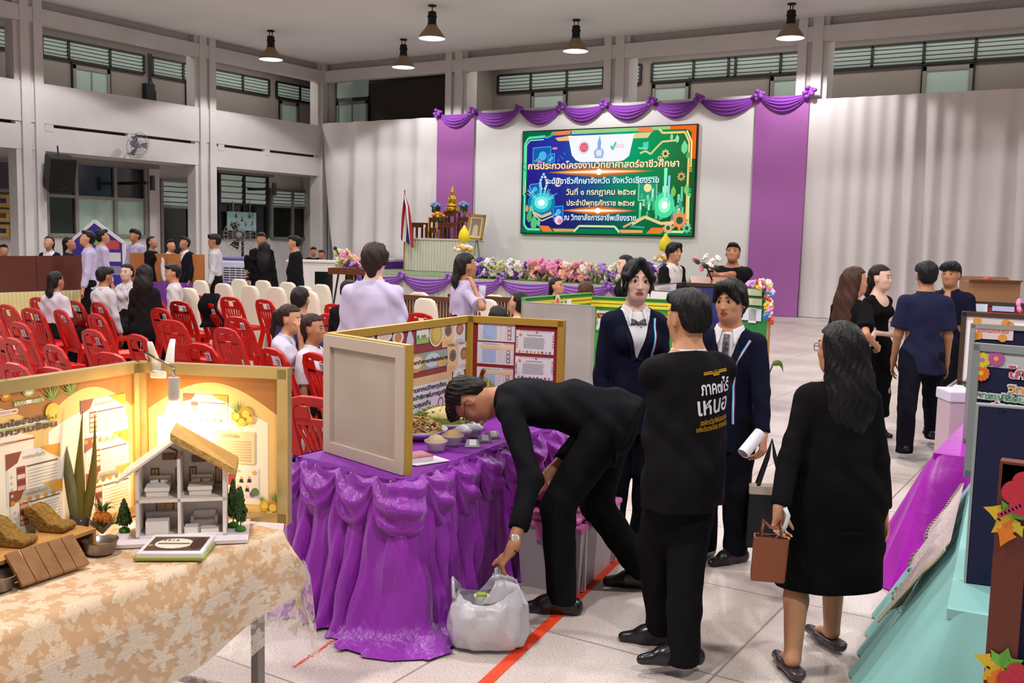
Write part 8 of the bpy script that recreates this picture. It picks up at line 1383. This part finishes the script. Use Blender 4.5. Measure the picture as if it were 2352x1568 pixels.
# --- around the stage
wm = stand('tall boy in a lilac long sleeved shirt seen from behind among the chairs', 858, 560, 7.3, 172, sex='m', vx=.009, tone='p', build=1.1, top=[('shirt', '#bcb2cc', dict(sleeve='long', g=.022, fold=.008, hem=.05, collar='#bcb2cc'))], bottom=('trousers', '#17151c'), hair=('mop', '#2a1a17'), shoes='#1a1816')
es = stand('student girl standing in lilac blouse and black skirt eating, beside the stage', 1066, 583, 9.3, 118, sex='f', vx=.011, tone='d', wr=(None, tuple(D(1087, 655, 9.1))), el=(None, (.2, .1, -1)), curl=(.4, 1.2), top=[WS('#b6aac8', hem=.02)], bottom=('skirt', '#15131a', .26), hair=('lowtail', '#15110f'))
t = thing('clear_cup', 'clear drink cup held by the standing student girl', 'cup', tuple(D(1108, 668, 9.3)-Vector((0, 0, .06)))); MB().lathe([(.0, 0), (.028, 0), (.036, .11), (.034, .11), (.026, .004)], 14).build('cup', M_clear, t, smooth=True)
suit = stand('man in open black suit over a white shirt standing by the backdrop', 1546, 558, 13.6, 38, sex='m', vx=.014, tone='m', top=[UND('#d0c8c6'), ('suit', '#1b1d1c', dict(sleeve='long', g=.016, hem=.12, vee=(-.42, .16)))], bottom=('trousers', '#151515'), hair=('mop', '#141010'))
cm_ = stand('heavy man in a black shirt with a pale printed front at the right lectern', 1685, 560, 13.0, -20, sex='m', vx=.014, tone='d', build=1.35, look=(0, -16, 0), wr=(tuple(D(1645, 632, 12.6)), tuple(D(1660, 634, 12.6))), top=[('shirt', '#19181d', dict(sleeve='short', g=.014, hem=.08))], bottom=('trousers', '#141316'), hair=('short', '#120f0f'))
for i, pts in enumerate(([(.02, .02), (-.04, -.02), (.0, -.07)], [(.05, .0), (.0, -.02), (-.05, -.06)], [(.04, -.06), (-.02, -.1)])): strip_on(cm_, 'shirt', pts, .07, mat('pale_print', '#a8a4aa', .6), 'chest_print', off=.006+.002*i)
bw_ = stand('woman with tied dark hair in black looking left, behind the student with bow tie', 1440, 587, 12.0, -75, sex='f', vx=.014, tone='p', top=[('jacket', '#17161a', dict(sleeve='long', g=.014, hem=.08))], bottom=('trousers', '#151417'), hair=('bun', '#151110'))
seat('woman in dark jacket smiling to the right, seated before the lilac stage swags', 1284, 636, 13.6, 55, sex='f', vx=.014, tone='m', look=(0, -6, 0), top=[('jacket', '#1c1b22', dict(sleeve='long', g=.014))], bottom=('trousers', '#17161a'), hair=('lowtail', '#1a1412'))
seat('person with straight brown hair seated with back to us behind the green board', 1346, 645, 13.0, 175, sex='f', vx=.014, top=[('jacket', '#2a2024', dict(sleeve='long', g=.014))], bottom=('trousers', '#17161a'), hair=('long', '#4a2c1c', .3))
seat('girl in white blouse with a shiny hair clip looking down, behind the durian board', 1186, 667, 10.2, -130, sex='f', vx=.012, look=(0, -18, 0), top=[WS('#c6c2c8')], bottom=('skirt', '#17151a', .2), hair=('bun', '#141010'))
seat('person with dark hair seated low just behind the top of the durian board', 1140, 699, 8.9, -160, sex='f', vx=.012, look=(0, -20, 0), top=[WS('#c6c2c8')], bottom=('skirt', '#17151a', .2), hair=('lowtail', '#141010'))
eg = seat('seated student girl in white blouse eating, hair in a curly ponytail', 640, 693, 8.35, 82, sex='f', vx=.0095, tone='m', body_a=95, top=[WS('#c3bbca')], bottom=('skirt', '#1a1518', .2), hair=('pony', '#2a1a14'), wr=(None, tuple(D(690, 768, 8.1))), el=(None, (-.1, .1, -1)), curl=(.5, .9), lean=14, H=1.6)
t = thing('snack_stick', 'small yellow snack at the mouth of the seated eating girl', 'food', tuple(D(672, 750, 8.12))); MB().tube([(0, 0, 0), (.03, .02, -.025)], .006, 6).build('stick', M_yel, t)
seat('seated student girl in white blouse looking right beside the plain wing of the durian board', 727, 720, 8.1, 78, sex='f', vx=.0095, tone='d', top=[WS('#c6c0c8')], bottom=('skirt', '#1a1518', .2), hair=('lowtail', '#2a1a15'), H=1.56)
seat('man in a dark blue polo with cropped hair seated with his back to us', 692, 657, 9.9, 172, sex='m', vx=.011, tone='d', build=1.3, top=[('polo_shirt', '#2a2c58', dict(sleeve='short', g=.016, collar='#2a2c58'))], bottom=('trousers', '#17161c'), hair=('crop', '#1c1412'), H=1.68)
seat('person in dark clothes sitting half hidden left of the tall boy in lilac', 803, 642, 11.2, 165, sex='m', vx=.014, top=[('jacket', '#19171b', dict(sleeve='long', g=.014))], bottom=('trousers', '#17161a'), hair=('short', '#141011'))
# --- seated and standing groups on the far left
G = dict(vx=.016)
wt = stand('student walking left in white shirt with red tie beside the air cooler', 495, 538, 18, -80, sex='m', top=[WS('#c6c0c8', 'long')], bottom=('trousers', '#1c1719'), hair=('bowl', '#141011'), tone='d', **G)
strip_on(wt, 'shirt', [(0, .12), (0, .0), (0, -.16)], .05, mat('dark_red_tie', '#6a1420', .6), 'tie', off=.012)
stand('woman in black with hair down her back, arm held out, before the air cooler', 607, 556, 17.2, 178, sex='f', top=[('jacket', '#171518', dict(sleeve='long', g=.016, hem=.14))], bottom=('trousers', '#151416'), hair=('long', '#120f10', .34), wr=(tuple(D(566, 620, 17.1)), None), tone='m', **G)
stand('man in black facing the long haired woman, partly hidden behind her', 601, 535, 19.2, 0, sex='m', top=[('jacket', '#151418', dict(sleeve='long', g=.016, hem=.1))], bottom=('trousers', '#151416'), hair=('short', '#120f10'), tone='d', build=1.15, **G)
stand('man in black jacket looking left, right of the long haired woman', 679, 542, 18, -85, sex='m', top=[('jacket', '#18171a', dict(sleeve='long', g=.018, hem=.1))], bottom=('trousers', '#151416'), hair=('short', '#120f10'), tone='m', build=1.15, **G)
stand('person in black behind the white counter, left of the two', 720, 567, 23.4, 10, sex='m', top=[('shirt', '#19181c', dict(sleeve='short', g=.014))], bottom=('trousers', '#151416'), hair=('short', '#120f10'), tone='d', vx=.02)
stand('person in black behind the white counter, right of the two', 739, 574, 23.0, -10, sex='m', top=[('shirt', '#1a191d', dict(sleeve='short', g=.014))], bottom=('trousers', '#151416'), hair=('short', '#120f10'), tone='d', vx=.02)
for px, py, dp, a, tone, tp, hr, lb in ((8, 562, 17.5, 30, 'd', ('jacket', '#151318', dict(sleeve='long', g=.016, hem=.1)), 'short', 'dark clothed person at the left edge behind the brown board'), (113, 543, 17.8, 0, 'm', ('blazer', '#1a1c2e', dict(sleeve='long', g=.016, hem=.1, vee=(-.03, .5))), 'lowtail', 'student in navy blazer looking down behind the brown board'), (156, 545, 17.5, 95, 'd', ('jacket', '#1d1d28', dict(sleeve='long', g=.016, hem=.1)), 'lowtail', 'student in dark jacket facing right behind the brown board'), (204, 531, 16.2, -70, 'm', ('shirt', '#b6aac8', dict(sleeve='long', g=.018, hem=.05, collar='#b6aac8')), 'short', 'boy in lilac shirt facing left before the purple house board'), (232, 528, 17.6, 130, 'm', ('shirt', '#b6aac8', dict(sleeve='long', g=.018, hem=.05, collar='#b6aac8')), 'short', 'second lilac shirt student before the purple house board, turned away'), (312, 527, 20.2, -25, 'd', ('shirt', '#b6aac8', dict(sleeve='long', g=.018, hem=.05, collar='#b6aac8')), 'bowl', 'boy in lilac shirt looking down behind the left end of the orange board'), (347, 543, 19.9, 75, 'd', ('jacket', '#1a181c', dict(sleeve='long', g=.016, hem=.1)), 'lowtail', 'person in black jacket and glasses behind the orange board'), (390, 551, 20.0, 60, 'm', ('shirt', '#cfc9cf', dict(sleeve='long', g=.016, hem=.05, collar='#cfc9cf')), 'short', 'student in white shirt with bowed head behind the orange board'), (426, 545, 19.8, -35, 'd', ('blazer', '#1d1d28', dict(sleeve='long', g=.016, hem=.1, vee=(-.03, .5))), 'short', 'student looking down behind the right part of the orange board')):
    stand(lb, px, py, dp, a, sex='f' if hr == 'lowtail' else 'm', tone=tone, look=(0, -14, 0), top=([UND()] if tp[0] == 'blazer' else [])+[tp], bottom=('trousers', '#17151a'), hair=(hr, '#141011'), **G)
for px, py, dp, a, sx, tone, tp, hr, lb in ((132, 622, 12.4, 160, 'f', 'd', WS('#c6bcc6'), ('lowtail', '#17120f'), 'girl in white blouse seated before the brown board with her back to us'), (244, 611, 12.8, 150, 'm', 'd', WS('#c6c0c4', 'long'), ('bowl', '#17120f'), 'boy in white shirt seated with his back to us, right of the brown board'), (288, 605, 14.0, -10, 'f', 'p', WS('#c6c0c4', 'long'), ('bun', '#1a1310'), 'smiling student facing us among the seated group'), (335, 606, 12.6, 178, 'f', 'd', ('jacket', '#211a1c', dict(sleeve='long', g=.018)), ('long', '#1a1211', .16), 'woman in black jacket seated with her back to us before the orange board'), (392, 606, 13.9, -70, 'm', 'm', WS('#c8c2c4'), ('short', '#17120f'), 'boy in white shirt seated facing left before the orange board')):
    seat(lb, px, py, dp, a, sex=sx, tone=tone, top=[tp], bottom=('trousers', '#1a161a'), hair=hr, vx=.013)
lp = D(1735, 900, 6.7); t = thing('leaf_plant', 'slender plant whose one long green leaf shows right of the student with the paper roll', 'plant', (lp.x, lp.y, 0)); e0 = D(1776, 835, 6.7)-Vector((lp.x, lp.y, 0)); e1 = D(1799, 855, 6.7)-Vector((lp.x, lp.y, 0)); b = MB(); b.tube([(0, 0, 0), (0, 0, e0.z*.7), e0], .006, 6); b.build('stem', M_leafg, t); b = MB(); leaf(b, e0, e1, .018, (.01, 0, .03), (0, -1, .0)); b.build('leaf', mat('fresh_green_leaf', '#5a7a2c', .5), t, smooth=True, solid=.002)
p = D(308, 690, 12.6); t = thing('paper_sheet', 'white paper in the hands of the seated boy in white shirt at left', 'paper', tuple(p)); MB().add([(-.08, 0, -.11), (.1, .03, -.13), (.07, .0, .12), (-.11, -.02, .12)], [(0, 1, 2, 3)]).build('sheet', M_pap, t, solid=.003)
p = D(2247, 642, 15); t = thing('snack_packet', 'small orange packet lying on the cardboard box', 'packet', (p.x+.1, p.y+.1, bz_box), .4); MB().ball((0, 0, .03), (.07, .045, .03), 12, nz=8).build('wrapper', M_snack, t, smooth=True)
p = D(482, 668, 12.7); t = thing('black_jacket', 'black jacket hung over a chair back before the purple ruffled table', 'jacket', (p.x, p.y, .52)); b = MB(); b.grid(lambda u, v: (.26*(u-.5)*2*(1-.35*v*v), .06*math.cos(u*9)+(.1 if v < .5 else -.0)*0+.05*math.sin(v*7), .02+.42*v+.03*math.sin(u*PI)), 24, 12); b.build('cloth', clothm('jacket_black', '#141216'), t, smooth=True, solid=.03)
p = D(2343, 705, 10.0); t = thing('paper_flower', 'pink paper flower standing at the top of the red board at the right edge', 'flower', (p.x, p.y, p.z-.05)); bloom(t, M_fp[5], (0, 0, .05), .9)
